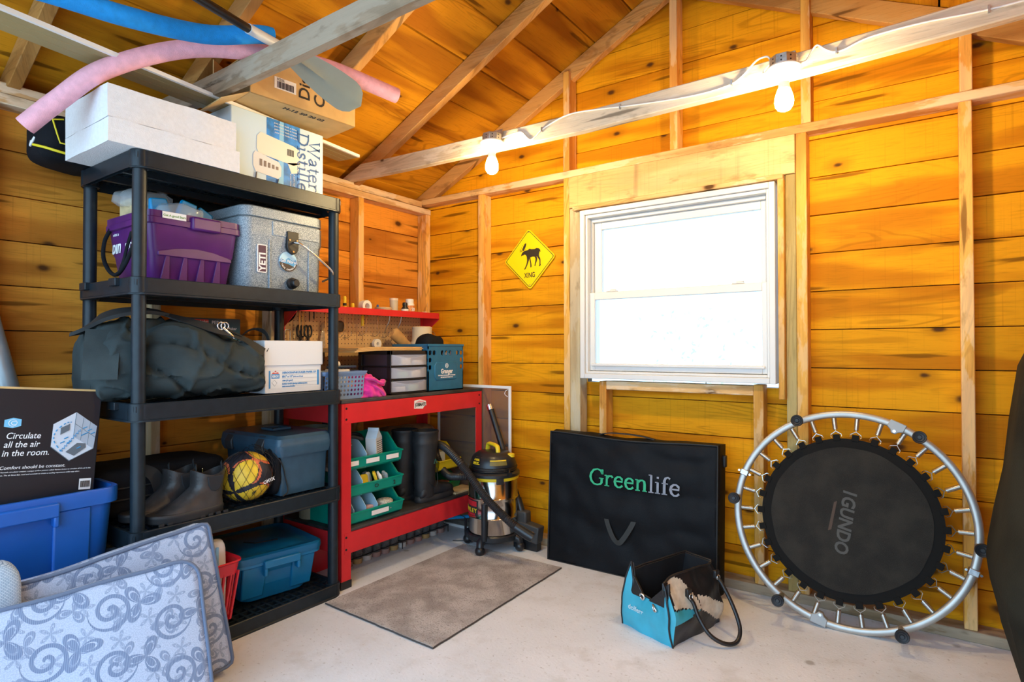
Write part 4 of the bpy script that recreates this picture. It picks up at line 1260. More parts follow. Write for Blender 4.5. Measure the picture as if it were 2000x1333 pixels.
for i in range(9):
    x, z = -0.112 + 0.0062 * i, 0.188 + 0.0085 * i
    g.tube([(x - 0.004, -0.0028, z + 0.003), (x + 0.004, -0.0028, z + 0.001), (x + 0.002, -0.0028, z + 0.008)], 0.0013, 4)
for x, z in ((-0.045, 0.270), (-0.03, 0.262), (-0.040, 0.250), (-0.020, 0.250), (-0.05, 0.245), (-0.10, 0.235), (-0.11, 0.22), (-0.09, 0.22), (-0.06, 0.20)):
    g.tube([(x - 0.006, -0.0028, z - 0.003), (x + 0.006, -0.0028, z + 0.003)], 0.0016, 4)
g.build('printed_airflow', P('airflow_blue_print', (0.03, 0.30, 0.60), 0.5), fb)
poly(G(), [(-0.275, 0.298), (-0.252, 0.305), (-0.230, 0.300), (-0.230, 0.278), (-0.252, 0.271), (-0.275, 0.276)], 0).build('printed_badge', P('sky_badge_print', (0.18, 0.52, 0.78), 0.5), fb)
text('C', 0.020, M_INKW, fb, (-0.2585, -0.0016, 0.281), (1, 0, 0))
G().tube([(-0.2525 + 0.011 * math.cos(a), -0.0012, 0.288 + 0.011 * math.sin(a)) for a in [2 * PI * i / 20 for i in range(20)]], 0.0009, 4, closed=True).build('printed_ring', M_INKW, fb)
for i, s_ in enumerate(('Circulate', 'all the air', 'in the room.')):
    text(s_, 0.029, M_INKW, fb, (-0.268 - 0.003 * i, -0.0006, 0.236 - 0.0285 * i), (1, 0, 0), shear=0.2, bold=0.0001, sx=0.88)
text('Comfort should be constant.', 0.0155, M_INKW, fb, (-0.276, -0.0006, 0.136), (1, 0, 0), shear=0.2)
text('A Vornado circulator creates a unique airflow pattern called Vortex Action to circulate all the air in the', 0.0062, M_INKW, fb, (-0.278, -0.0006, 0.125), (1, 0, 0), shear=0.2)
text('room. The air flows fast, cool and constant to create a cooling experience unlike any other.', 0.0062, M_INKW, fb, (-0.280, -0.0006, 0.115), (1, 0, 0), shear=0.2)
card(G(), -0.048, 0.052, -0.012, 0.090, 0).build('white_label', M_PAPER, fb)
g = G()
for i in range(9):
    card(g, -0.044 + 0.0033 * i, 0.060, -0.042 + 0.0033 * i, 0.082, -0.001)
g.build('printed_bars', M_INKK, fb)

lp = thing('grey_pole', 'grey metal pole leaning on the plank wall behind the black fan box', 'pole', (0, 0, 0))
M_POLE = P('grey_metal_pole', (0.34, 0.37, 0.39), 0.35, 0.4, var=0.1, vs=8)
lp.location = (-2.90, 0.985, 0.0)
G().tube([(0.0, -0.075, 0.0), (0.006, -0.155, 0.66), (-0.07 + 0.07, -0.36, 1.55)], 0.034, 18).build('tube', M_POLE, lp, smooth=60)

# cushions
m, nt, b = new_mat('blue_grey_floral_weave')
tc = nt.nodes.new('ShaderNodeTexCoord')
uvn = tc.outputs['UV']
mp = nt.nodes.new('ShaderNodeMapping')
nt.links.new(uvn, mp.inputs[0])
sp = nt.nodes.new('ShaderNodeSeparateXYZ')
nt.links.new(mp.outputs[0], sp.inputs[0])


def cell_motif(ox, oy, s, kind):
    """scrolls and leaves on a half-drop grid"""
    x = math_node(nt, 'MULTIPLY_ADD', sp.outputs[0], s, ox)
    y0 = math_node(nt, 'MULTIPLY_ADD', sp.outputs[1], s, oy)
    colm = math_node(nt, 'FLOOR', x)
    y = math_node(nt, 'MULTIPLY_ADD', colm, 0.5, y0)
    fx = math_node(nt, 'SUBTRACT', math_node(nt, 'FRACT', x), 0.5)
    fy = math_node(nt, 'SUBTRACT', math_node(nt, 'FRACT', y), 0.5)
    par = math_node(nt, 'SUBTRACT', math_node(nt, 'MULTIPLY', math_node(nt, 'FRACT', math_node(nt, 'MULTIPLY', math_node(nt, 'FLOOR', math_node(nt, 'ADD', colm, math_node(nt, 'FLOOR', y))), 0.5)), 4.0), 1.0)
    fx = math_node(nt, 'MULTIPLY', fx, par)
    r = math_node(nt, 'SQRT', math_node(nt, 'ADD', math_node(nt, 'MULTIPLY', fx, fx), math_node(nt, 'MULTIPLY', fy, fy)))
    a = math_node(nt, 'ARCTAN2', fy, fx)
    if kind == 'spiral':
        t = math_node(nt, 'FRACT', math_node(nt, 'ADD', math_node(nt, 'MULTIPLY', r, 5.2), math_node(nt, 'MULTIPLY', a, 1 / (2 * PI))))
        wv = math_node(nt, 'ABSOLUTE', math_node(nt, 'SUBTRACT', t, 0.5))
        on = math_node(nt, 'SUBTRACT', 1.0, smooth(nt, wv, 0.17, 0.20))
        lim = math_node(nt, 'LESS_THAN', r, 0.36)
        return math_node(nt, 'MULTIPLY', on, lim)
    t = math_node(nt, 'COSINE', math_node(nt, 'MULTIPLY', a, 3.0 if kind == 'leaf3' else 5.0))
    rad = math_node(nt, 'MULTIPLY_ADD', t, 0.17, 0.21)
    d = math_node(nt, 'SUBTRACT', rad, r)
    on = smooth(nt, d, 0.0, 0.02)
    vein = math_node(nt, 'SUBTRACT', 1.0, smooth(nt, math_node(nt, 'ABSOLUTE', math_node(nt, 'SUBTRACT', d, 0.12)), 0.01, 0.025))
    return math_node(nt, 'MULTIPLY', on, math_node(nt, 'SUBTRACT', 1.0, vein))


m1 = cell_motif(0.0, 0.0, 6.2, 'spiral')
m2 = cell_motif(0.52, 0.50, 6.2, 'leaf3')
m3 = cell_motif(0.30, 0.15, 12.4, 'leaf5')
m4 = cell_motif(0.77, 0.23, 8.7, 'leaf3')
mm = math_node(nt, 'MAXIMUM', math_node(nt, 'MAXIMUM', m1, m2), math_node(nt, 'MAXIMUM', math_node(nt, 'MULTIPLY', m3, 0.6), math_node(nt, 'MULTIPLY', m4, 0.8)))
wvn = N(nt, 'ShaderNodeTexWave')
wvn.inputs['Scale'].default_value = 75
wvn.bands_direction = 'X'
nt.links.new(uvn, wvn.inputs['Vector'])
dark = mixc(nt, wvn.outputs[1], (0.13, 0.18, 0.30), (0.26, 0.33, 0.48))
n1 = N(nt, 'ShaderNodeTexNoise')
n1.inputs['Scale'].default_value = 300
nt.links.new(uvn, n1.inputs['Vector'])
light = mixc(nt, smooth(nt, n1.outputs[0], 0.35, 0.65), (0.38, 0.45, 0.60), (0.50, 0.57, 0.72))
nt.links.new(mixc(nt, mm, light, dark), b.inputs['Base Color'])
b.inputs['Roughness'].default_value = 0.9
b.inputs['Sheen Weight'].default_value = 0.2
bp = N(nt, 'ShaderNodeBump')
bp.inputs['Strength'].default_value = 0.3
bp.inputs['Distance'].default_value = 0.002
nt.links.new(mm, bp.inputs['Height'])
nt.links.new(bp.outputs[0], b.inputs['Normal'])
M_FLORAL = m
M_PIPING = P('blue_grey_piping', (0.13, 0.17, 0.26), 0.85)


def cushion(name, label, mw, W, H, T, puff, seed, floppy=0.0, group=None, r=0.07):
    """upholstered cushion standing on its lower edge; x width, y thickness (front at -y), z height; has real UVs for its weave"""
    t = thing(name, label, 'cushion', (0, 0, 0), 0, group)
    t.matrix_world = mw
    nx, nz = 26, 26
    me = bpy.data.meshes.new('cover')
    bm = bmesh.new()
    uvl = bm.loops.layers.uv.new('UVMap')

    def edge(u, v):
        x = (u - 0.5) * W
        z = v * H
        # round the corners of the outline
        ax, az = W / 2 - abs(x), min(z, H - z)
        if ax < r and az < r:
            dx, dz = r - ax, r - az
            d = math.hypot(dx, dz)
            m_ = max(dx, dz)
            if d > 0:
                k = m_ / d
                sx_ = math.copysign(1, x)
                x = sx_ * (W / 2 - r + dx * k)
                z = (r - dz * k) if z < H / 2 else (H - r + dz * k)
        return x, z
    grids = []
    for sd in (-1, 1):
        gr = []
        for j in range(nz + 1):
            row = []
            for i in range(nx + 1):
                u, v = i / nx, j / nz
                x, z = edge(u, v)
                e = min(u, 1 - u, v, 1 - v) * 2
                h = puff * (1 - (1 - min(1, e * 1.5)) ** 2.5)
                q = Vector((x * 4 + seed, z * 4, sd * 2 + seed))
                y = sd * (T / 2 + h) + 0.012 * noise.noise(q) - floppy * (z / H) ** 2
                sag = 0.014 * noise.noise(Vector((x * 5 + seed, 9, 0))) * v
                row.append(bm.verts.new((x, y, z + sag)))
            gr.append(row)
        grids.append(gr)
    fr, bk = grids

    def quad(vs, uvs):
        f = bm.faces.new(vs)
        f.smooth = True
        for l, q in zip(f.loops, uvs):
            l[uvl].uv = q
    for j in range(nz):
        for i in range(nx):
            us = [(i / nx * W, j / nz * H), ((i + 1) / nx * W, j / nz * H), ((i + 1) / nx * W, (j + 1) / nz * H), (i / nx * W, (j + 1) / nz * H)]
            quad([fr[j][i], fr[j][i + 1], fr[j + 1][i + 1], fr[j + 1][i]], us)
            quad([bk[j][i + 1], bk[j][i], bk[j + 1][i], bk[j + 1][i + 1]], [(a + 0.37, c + 0.2) for a, c in (us[1], us[0], us[3], us[2])])
    ring = [(0, i) for i in range(nx)] + [(j, nx) for j in range(nz)] + [(nz, nx - i) for i in range(nx)] + [(nz - j, 0) for j in range(nz)]
    s = 0.0
    for k in range(len(ring)):
        a, c = ring[k], ring[(k + 1) % len(ring)]
        v0, v1 = fr[a[0]][a[1]], fr[c[0]][c[1]]
        w0, w1 = bk[a[0]][a[1]], bk[c[0]][c[1]]
        l = (v0.co - v1.co).length
        quad([v1, v0, w0, w1], [(s + l, 0.1), (s, 0.1), (s, 0.1 + T), (s + l, 0.1 + T)])
        s += l
    pf = [fr[a][c].co.copy() for a, c in ring]
    bm.to_mesh(me)
    bm.free()
    me.materials.append(M_FLORAL)
    o = bpy.data.objects.new('cover', me)
    COL.objects.link(o)
    o.parent = t
    G().tube(pf, 0.0065, 6, closed=True).build('piping', M_PIPING, t, smooth=80)
    return t


GR = None


def lean(x, y, z, rz, back, roll=0.0):
    return Matrix.Translation((x, y, z)) @ Matrix.Rotation(rz, 4, 'Z') @ Matrix.Rotation(R(-back), 4, 'X') @ Matrix.Rotation(R(roll), 4, 'Y')


cushion('seat_cushion', 'front pale blue-grey flowered cushion with dark piping leaning in the corner foreground', lean(-2.03, 0.715, -0.01, R(78), 14, -3), 0.66, 0.49, 0.10, 0.022, 1.0)
cushion('seat_cushion', 'rear pale blue-grey flowered cushion whose pointed corner rises against the shelving unit', lean(-2.19, 0.905, -0.01, R(84), 8, -7), 0.62, 0.53, 0.07, 0.012, 7.0, r=0.02)

# woven blanket
m, nt, b = new_mat('pale_blue_basket_weave')
tc = nt.nodes.new('ShaderNodeTexCoord')
br = N(nt, 'ShaderNodeTexBrick')
br.inputs['Scale'].default_value = 60
br.inputs['Color1'].default_value = (0.42, 0.52, 0.62, 1)
br.inputs['Color2'].default_value = (0.52, 0.60, 0.68, 1)
br.inputs['Mortar'].default_value = (0.16, 0.24, 0.34, 1)
br.inputs['Mortar Size'].default_value = 0.03
mp = nt.nodes.new('ShaderNodeMapping')
mp.inputs['Rotation'].default_value = (PI / 2, 0, 0)
nt.links.new(tc.outputs['Object'], mp.inputs[0])
nt.links.new(mp.outputs[0], br.inputs['Vector'])
nt.links.new(br.outputs[0], b.inputs['Base Color'])
b.inputs['Roughness'].default_value = 0.9
wc = thing('woven_cushion', 'pale blue woven cushion at the far left edge beside the flowered cushions', 'cushion', (-2.235, 0.415, 0.0), R(84))
soft(G(), pillow(0.0, 0.0, 0.292, 0.185, 0.055, 0.29, 0.25, 0.4, 0.008, 7, 2), 40, 20).build('cover', m, wc, smooth=80)
# ================================================================ THE RED WORKBENCH
M_RED = P('red_enamel', (0.66, 0.022, 0.028), 0.38, var=0.06, vs=10)
M_TOP = P('worn_black_board', (0.035, 0.034, 0.034), 0.55, var=0.6, vs=9, bump=0.1, bs=60)
BX, BY = -2.40, 1.915
BW, BD = 1.125, 0.53
wb = thing('workbench', 'red steel workbench with black tops and a pegboard back in the corner', 'workbench', (BX, BY, 0), F)
G().box(0, -0.002, 0.925, BW, BD, 0.943).build('worktop', M_TOP, wb, bevel=0.003)
G().box(0.004, 0.004, 0.276, BW - 0.004, BD, 0.290).build('lower_shelf', M_TOP, wb, bevel=0.002)
for x0 in (0.0, BW - 0.062):
    for y0, ys in ((0.0, 1), (BD, -1)):
        xo = 0 if x0 == 0 else BW
        sx_ = 1 if x0 == 0 else -1
        g = G().box(min(xo, xo + sx_ * 0.062), min(y0, y0 + ys * 0.004), 0.0, max(xo, xo + sx_ * 0.062), max(y0, y0 + ys * 0.004), 0.924)
        g.box(min(xo, xo + sx_ * 0.004), min(y0, y0 + ys * 0.05), 0.0, max(xo, xo + sx_ * 0.004), max(y0, y0 + ys * 0.05), 0.924)
        lg = g.build('leg', M_RED, wb, bevel=0.0015, seg=1)
        G().box(min(xo - sx_ * 0.003, xo + sx_ * 0.065), min(y0 - ys * 0.003, y0 + ys * 0.055), 0.0, max(xo - sx_ * 0.003, xo + sx_ * 0.065), max(y0 - ys * 0.003, y0 + ys * 0.055), 0.040).build('foot_cap', M_BLACK, lg, bevel=0.003)
        if ys == 1:
            for z in (0.90, 0.845, 0.255, 0.195):
                G().cyl((xo + sx_ * 0.03, -0.003, z), (xo + sx_ * 0.03, 0.002, z), 0.006, n=10).build('bolt', M_BLACK, lg)
for nm, z0, z1 in (('top_beam', 0.824, 0.924), ('shelf_beam', 0.172, 0.276)):
    G().box(0.02, -0.0015, z0, BW - 0.02, 0.002, z1).box(0.02, 0.0, z1 - 0.003, BW - 0.02, 0.03, z1).build(nm, M_RED, wb)
    G().box(0.02, BD - 0.003, z0, BW - 0.02, BD, z1).build(nm, M_RED, wb)
    for x in (0.001, BW - 0.004):
        G().box(x, 0.01, z0, x + 0.003, BD - 0.01, z1).build(nm, M_RED, wb)
# maker's sticker
sk = G().prism([(0.505, 0.860), (0.507, 0.905), (0.550, 0.910), (0.600, 0.898), (0.603, 0.872), (0.585, 0.868), (0.575, 0.855)], -0.0026, -0.0012).build('sticker', M_PAPER, wb)
text('JOBMATE', 0.026, M_INKK, wb, (0.512, -0.0034, 0.872), (1, 0, 0), bold=0.0008, sx=0.78)
G().prism([(0.515, 0.893), (0.545, 0.904), (0.585, 0.898), (0.585, 0.894)], -0.0034, -0.0026).build('sticker', P('pink_print', (0.8, 0.35, 0.4), 0.5), wb)

# pegboard
m, nt, b = new_mat('pegboard')
tc = nt.nodes.new('ShaderNodeTexCoord')
sp = nt.nodes.new('ShaderNodeSeparateXYZ')
nt.links.new(tc.outputs['Object'], sp.inputs[0])
ds_ = []
for k in (0, 2):
    f_ = math_node(nt, 'SUBTRACT', math_node(nt, 'FRACT', math_node(nt, 'MULTIPLY', sp.outputs[k], 1 / 0.0254)), 0.5)
    ds_.append(math_node(nt, 'MULTIPLY', f_, f_))
r = math_node(nt, 'SQRT', math_node(nt, 'ADD', *ds_))
hole = math_node(nt, 'LESS_THAN', r, 0.125)
n1 = N(nt, 'ShaderNodeTexNoise')
n1.inputs['Scale'].default_value = 12
nt.links.new(tc.outputs['Object'], n1.inputs['Vector'])
base = mixc(nt, n1.outputs[0], (0.56, 0.36, 0.16), (0.66, 0.44, 0.22))
nt.links.new(mixc(nt, hole, base, (0.03, 0.018, 0.01)), b.inputs['Base Color'])
b.inputs['Roughness'].default_value = 0.6
M_PEG = m
G().box(0.0, BD - 0.006, 0.943, BW - 0.01, BD, 1.445).build('pegboard', M_PEG, wb)
us_ = G().box(0, BD - 0.155, 1.418, BW, BD - 0.004, 1.423).box(0, BD - 0.157, 1.404, BW, BD - 0.153, 1.444).build('upper_shelf', M_RED, wb, bevel=0.0015, seg=1)
for x in (0.0, BW - 0.004):
    G().loft([[(xx, BD - 0.157, 1.444), (xx, BD - 0.004, 1.444), (xx, BD - 0.004, 1.31), (xx, BD - 0.03, 1.31), (xx, BD - 0.157, 1.40)] for xx in (x, x + 0.004)]).build('bracket', M_RED, us_)
for x in (0.012, BW - 0.03):
    G().box(x, BD - 0.012, 0.943, x + 0.018, BD - 0.006, 1.445).build('upright', M_RED, wb)
wall_y = BD - 0.006            # front of the pegboard, in bench space


def bench(x, y, z):
    """bench space to the room"""
    return (BX - y, BY + x, z)


def bthing(name, label, cat, x, y, z, group=None, rz=0.0):
    return thing(name, label, cat, bench(x, y, z), F + rz, group)


# screwdrivers through the upper shelf
def screwdriver(label, x, mat, tip, hz=0.055, dy=0.045, L=0.12, r=0.011):
    t = bthing('screwdriver', label, 'screwdriver', x, wall_y - dy, 1.423, 'screwdrivers standing in the upper shelf')
    z0 = 0.0 if hz > 0 else -0.06
    G().lathe([(0.004, 0.0), (r * 0.9, 0.004), (r * 0.8, 0.02), (r, 0.035), (r, hz + 0.02), (r * 0.7, hz + 0.028)], 10).build('handle', mat, t, smooth=50)
    G().lathe([(r * 1.02, hz * 0.55), (r * 1.02, hz * 0.8)], 10).build('grip_band', tip, t, smooth=50)
    G().cyl((0, 0, 0.002), (0, 0, -L), 0.0032, 0.0028, 8).build('shaft', M_STEEL, t)
    return t


M_GREENH = P('green_handle', (0.0, 0.12, 0.05), 0.3)
M_BLUEH = P('blue_handle', (0.02, 0.10, 0.40), 0.3)
screwdriver('yellow and black screwdriver standing tallest on the red upper shelf', 0.405, M_YELLOW, M_BLACK, 0.065, L=0.105)
screwdriver('yellow screwdriver hanging low beside the white tape roll on the upper shelf', 0.465, M_YELLOW, M_BLACK, 0.028, L=0.13)
screwdriver('green handled screwdriver behind the white tape roll on the upper shelf', 0.575, M_GREENH, M_GREENH, 0.055, L=0.10)
screwdriver('blue handled screwdriver behind the round tin on the upper shelf', 0.665, M_BLUEH, M_BLUEH, 0.030, L=0.10, r=0.008)
screwdriver('red and yellow screwdriver peeping out behind the shelving pole', 0.265, M_REDP, M_YELLOW, 0.05, L=0.10)
screwdriver('clear tipped screwdriver whose long bright shaft hangs left of the shelving pole', 0.115, M_YELLOW, M_REDP, 0.03, L=0.15)
t = bthing('screwdriver', 'yellow handled screwdriver hung under the upper shelf lip', 'screwdriver', 0.530, wall_y - 0.06, 1.30, 'screwdrivers standing in the upper shelf')
G().lathe([(0.004, 0.04), (0.010, 0.044), (0.009, 0.06), (0.011, 0.10), (0.006, 0.106)], 10).build('handle', M_YELLOW, t, smooth=50)
G().cyl((0, 0, 0.042), (0, 0, -0.055), 0.003, n=8).build('shaft', M_STEEL, t)
for i, (x, L_) in enumerate(((0.09, 0.115), (0.155, 0.06), (0.185, 0.05))):
    t = bthing('drill_bit', ('long tan-grey shaft', 'thick short dark shaft', 'thin short dark shaft nearest the shelving pole')[i] + ' hanging under the upper shelf above the scissors', 'drill bit', x, wall_y - 0.05, 1.417, 'thin shafts under the upper shelf')
    G().lathe([(0.002, -L_), (0.0035, -L_ + 0.01), (0.0035, 0.0), (0.009, 0.004), (0.009, 0.02), (0.006, 0.024)], 8).build('shaft', M_STEEL if i < 1 else M_BLACK, t, smooth=40)

# pegboard hooks
for i, (x, z) in enumerate(((0.385, 1.275), (0.44, 1.27), (0.555, 1.29), (0.66, 1.285), (0.745, 1.28), (0.83, 1.295), (0.54, 1.19), (0.92, 1.20))):
    t = bthing('peg_hook', 'bent wire pegboard hook ' + ('nearest the shelving pole under the tallest screwdriver', 'under the low hanging yellow screwdriver', 'below the green handled screwdriver', 'below the left long grey wire', 'below the right long grey wire', 'at the right end of the upper row', 'left of the white thread tape roll', 'right of the tan leather glove')[i], 'hook', x, wall_y, z, 'wire hooks on the pegboard')
    G().tube([(0, 0.0, 0.012), (0, -0.004, 0.012), (0, -0.006, -0.004), (0, -0.03, -0.006), (0.004, -0.055, 0.012), (0.006, -0.06, 0.03)], 0.0016, 6).tube([(-0.014, -0.004, -0.002), (0.014, -0.004, -0.002)], 0.0016, 5).build('wire', M_ZINC, t, smooth=80)
for i, x in enumerate((0.69, 0.79)):
    t = bthing('wire_hanger', ('left', 'right')[i] + ' one of two long grey wires hanging from the upper shelf lip', 'wire', x, wall_y - 0.13, 1.404, 'long wires under the upper shelf')
    G().tube(crv([(0, 0.0, 0.01), (0.002, 0.01, -0.03), (-0.003, 0.03, -0.07), (0.004, 0.055, -0.105)]), 0.0035, 6).build('wire', M_ZINC, t, smooth=80)


def loop(cx, cz, rx, rz_, y, r, n=18, a0=0.0):
    return [(cx + rx * math.cos(a), y, cz + rz_ * math.sin(a)) for a in [a0 + 2 * PI * i / n for i in range(n)]]


t = bthing('carabiner', 'flat grey wire link hanging at the pegboard end', 'link', 0.035, wall_y - 0.02, 1.31)
G().tube([(x, 0, z) for x, z in rrect(0, -0.045, 0.034, 0.085, 0.012, 3)], 0.003, 6, closed=True).build('link', M_ZINC, t, smooth=80)
for i, (x, lab) in enumerate(((0.115, 'black handled scissors hanging left of its twin on the pegboard'), (0.155, 'black handled scissors hanging next to the shelving pole on the pegboard'))):
    t = bthing('scissors', lab, 'scissors', x, wall_y - 0.025 - 0.012 * i, 1.335, 'scissors hanging on the pegboard')
    for sd in (-1, 1):
        h = G().tube(loop(sd * 0.014, -0.035, 0.013, 0.032, 0.004 * sd, 0.004), 0.005, 6, closed=True).build('handle', M_BLACK, t, smooth=80)
        G().tube([(sd * 0.010, 0.004 * sd, -0.065), (0.0, 0.002 * sd, -0.09)], 0.006, 6).build('shank', M_BLACK, h)
        G().loft([[(-sd * 0.002, 0.002 * sd, -0.085), (-sd * 0.014, 0.002 * sd, -0.085), (-sd * 0.014, 0.003 * sd, -0.085), (-sd * 0.002, 0.003 * sd, -0.085)], [(-sd * 0.012, 0.002 * sd, -0.165), (-sd * 0.015, 0.002 * sd, -0.165), (-sd * 0.015, 0.003 * sd, -0.165), (-sd * 0.012, 0.003 * sd, -0.165)]]).build('blade', M_STEEL, t)
t = bthing('hatchet', 'grey bladed hand tool with tan handle hanging beside the shelving pole', 'tool', 0.262, wall_y - 0.025, 1.30)
soft(G(), pillow(0.006, 0, 0.028, 0.016, 0.009, 0.028, 0.9, 0.9), 16, 10).build('handle', P('pale_handle_wood', (0.42, 0.28, 0.14), 0.6), t, smooth=80)
G().loft([[(-0.006, -0.004, 0.005), (0.012, -0.004, 0.005), (0.012, 0.004, 0.005), (-0.006, 0.004, 0.005)], [(-0.020, -0.004, -0.07), (0.018, -0.004, -0.07), (0.018, 0.004, -0.07), (-0.020, 0.004, -0.07)], [(-0.014, -0.003, -0.14), (0.014, -0.003, -0.15), (0.014, 0.003, -0.15), (-0.014, 0.003, -0.14)], [(-0.001, -0.001, -0.185), (0.008, -0.001, -0.185), (0.008, 0.001, -0.185), (-0.001, 0.001, -0.185)]]).build('blade', M_ZINC, t, bevel=0.002)
t = bthing('curved_knife', 'dark curved knife hanging under the second tier near the pegboard end', 'knife', 0.05, wall_y - 0.03, 1.40)
G().tube(crv([(0.03, 0, 0.015), (0.02, 0, -0.015), (0.0, 0, -0.04), (-0.025, 0, -0.055)]), [0.010] * 24 + [0.003], 8, flat=0.4).build('blade', M_BLACK, t, smooth=80)
t = bthing('leather_pad', 'small dark kidney shaped leather pad hanging right of the shelving pole', 'pad', 0.385, wall_y - 0.02, 1.335)
soft(G(), pillow(0.008, 0, 0.0, 0.026, 0.012, 0.032, 0.8, 0.8, 0.008, 20, 1), 20, 12).build('pad', P('dark_leather', (0.06, 0.045, 0.035), 0.6), t, smooth=80)
G().tube(crv([(-0.01, 0, 0.02), (-0.02, 0, 0.05), (-0.012, 0, 0.08)]), 0.003, 6).build('thong', M_BLACK, t, smooth=80)
t = bthing('tape_roll', 'white roll of thread tape hung on a pegboard hook', 'tape', 0.665, wall_y - 0.035, 1.232)
xf = Matrix.Rotation(PI / 2, 4, 'X')
G().loft([[(r_ * math.cos(a), y_, r_ * math.sin(a)) for a in [2 * PI * i / 20 for i in range(20)]] for r_, y_ in ((0.011, -0.012), (0.031, -0.012), (0.031, 0.010), (0.011, 0.010), (0.011, -0.012))], False, False).build('roll', M_WHITE, t, smooth=40)

# on the upper shelf
SHZ = 1.4235
t = bthing('tape_roll', 'white roll of tape lying on the red upper shelf', 'tape', 0.515, wall_y - 0.10, SHZ + 0.0365)
G().loft([[(r_ * math.cos(a), y_, r_ * math.sin(a)) for a in [2 * PI * i / 22 for i in range(22)]] for r_, y_ in ((0.018, -0.02), (0.036, -0.02), (0.036, 0.02), (0.018, 0.02), (0.018, -0.02))], False, False).build('roll', M_WHITE, t, smooth=40)
t = bthing('sandpaper', 'crumpled blue scrap beside the white tape roll on the upper shelf', 'scrap', 0.565, wall_y - 0.115, SHZ)
soft(G(), pillow(0, 0, 0.010, 0.035, 0.016, 0.012, 0.8, 0.8, 0.008, 30, 2), 20, 10).build('scrap', P('scrap_blue', (0.08, 0.25, 0.5), 0.6), t, smooth=60)
t = bthing('round_tin', 'low round tan tin on the red upper shelf', 'tin', 0.665, wall_y - 0.095, SHZ)
G().lathe([(0.050, 0), (0.050, 0.026), (0.053, 0.027), (0.053, 0.036), (0.047, 0.038)], 26).build('tin', P('tan_tin', (0.58, 0.44, 0.26), 0.4), t, smooth=40)
t = bthing('pencil_jar', 'tall clear jar of yellow oddments on the red upper shelf', 'jar', 0.765, wall_y - 0.085, SHZ)
G().lathe([(0.026, 0), (0.027, 0.09), (0.025, 0.09), (0.024, 0.004)], 22).build('jar', P('cloudy_plastic', (0.78, 0.70, 0.55), 0.25, alpha=0.6), t, smooth=40)
G().lathe([(0.028, 0.088), (0.028, 0.102), (0.020, 0.103)], 22).build('lid', P('peach_lid', (0.75, 0.60, 0.48), 0.4), t, smooth=40)
g = G()
for i in range(6):
    a = i * 1.05
    g.cyl((0.012 * math.cos(a), 0.012 * math.sin(a), 0.005), (0.016 * math.cos(a + 0.5), 0.016 * math.sin(a + 0.5), 0.083), 0.004, n=6)
g.build('oddments', M_YELLOW, t)['kind'] = 'stuff'
t = bthing('small_bottle', 'small black glue bottle with white label on the upper shelf', 'bottle', 0.845, wall_y - 0.105, SHZ)
G().lathe([(0.022, 0), (0.024, 0.004), (0.024, 0.04), (0.016, 0.052), (0.015, 0.058), (0.018, 0.060), (0.016, 0.078), (0.010, 0.080)], 20).build('bottle', M_BLACK, t, smooth=50)
G().lathe([(0.0245, 0.008), (0.0245, 0.036)], 20).build('label', M_PAPER, t, smooth=50)
t = bthing('pill_bottle', 'white capped bottle with orange label on the upper shelf', 'bottle', 0.902, wall_y - 0.09, SHZ)
G().lathe([(0.030, 0), (0.031, 0.004), (0.031, 0.072), (0.024, 0.082)], 24).build('bottle', M_WHITE, t, smooth=50)
G().lathe([(0.0315, 0.008), (0.0315, 0.062)], 24).build('label', P('orange_label', (0.80, 0.30, 0.10), 0.5, var=0.3, vs=60), t, smooth=50)
G().lathe([(0.027, 0.080), (0.027, 0.104), (0.022, 0.107)], 24).build('cap', M_WHITE, t, smooth=50)
text('50', 0.03, M_INKW, t, (-0.016, -0.0335, 0.026), (1, 0, 0), bold=0.001)
t = bthing('glue_tube', 'squeezed white glue tube lying at the end of the upper shelf', 'tube', 1.01, wall_y - 0.10, SHZ)
G().loft([[(x, -0.004 - hw, 0.001), (x, hw, 0.001), (x, hw * 0.8, 0.001 + th), (x, -hw * 0.8, 0.001 + th)] for x, hw, th in ((-0.075, 0.024, 0.004), (-0.03, 0.022, 0.018), (0.025, 0.018, 0.028), (0.045, 0.010, 0.022), (0.05, 0.007, 0.016), (0.085, 0.004, 0.010))]).build('tube', M_WHITE, t, bevel=0.004)

# ---------------------------------------------------------------- on the worktop
TZ = 0.9435


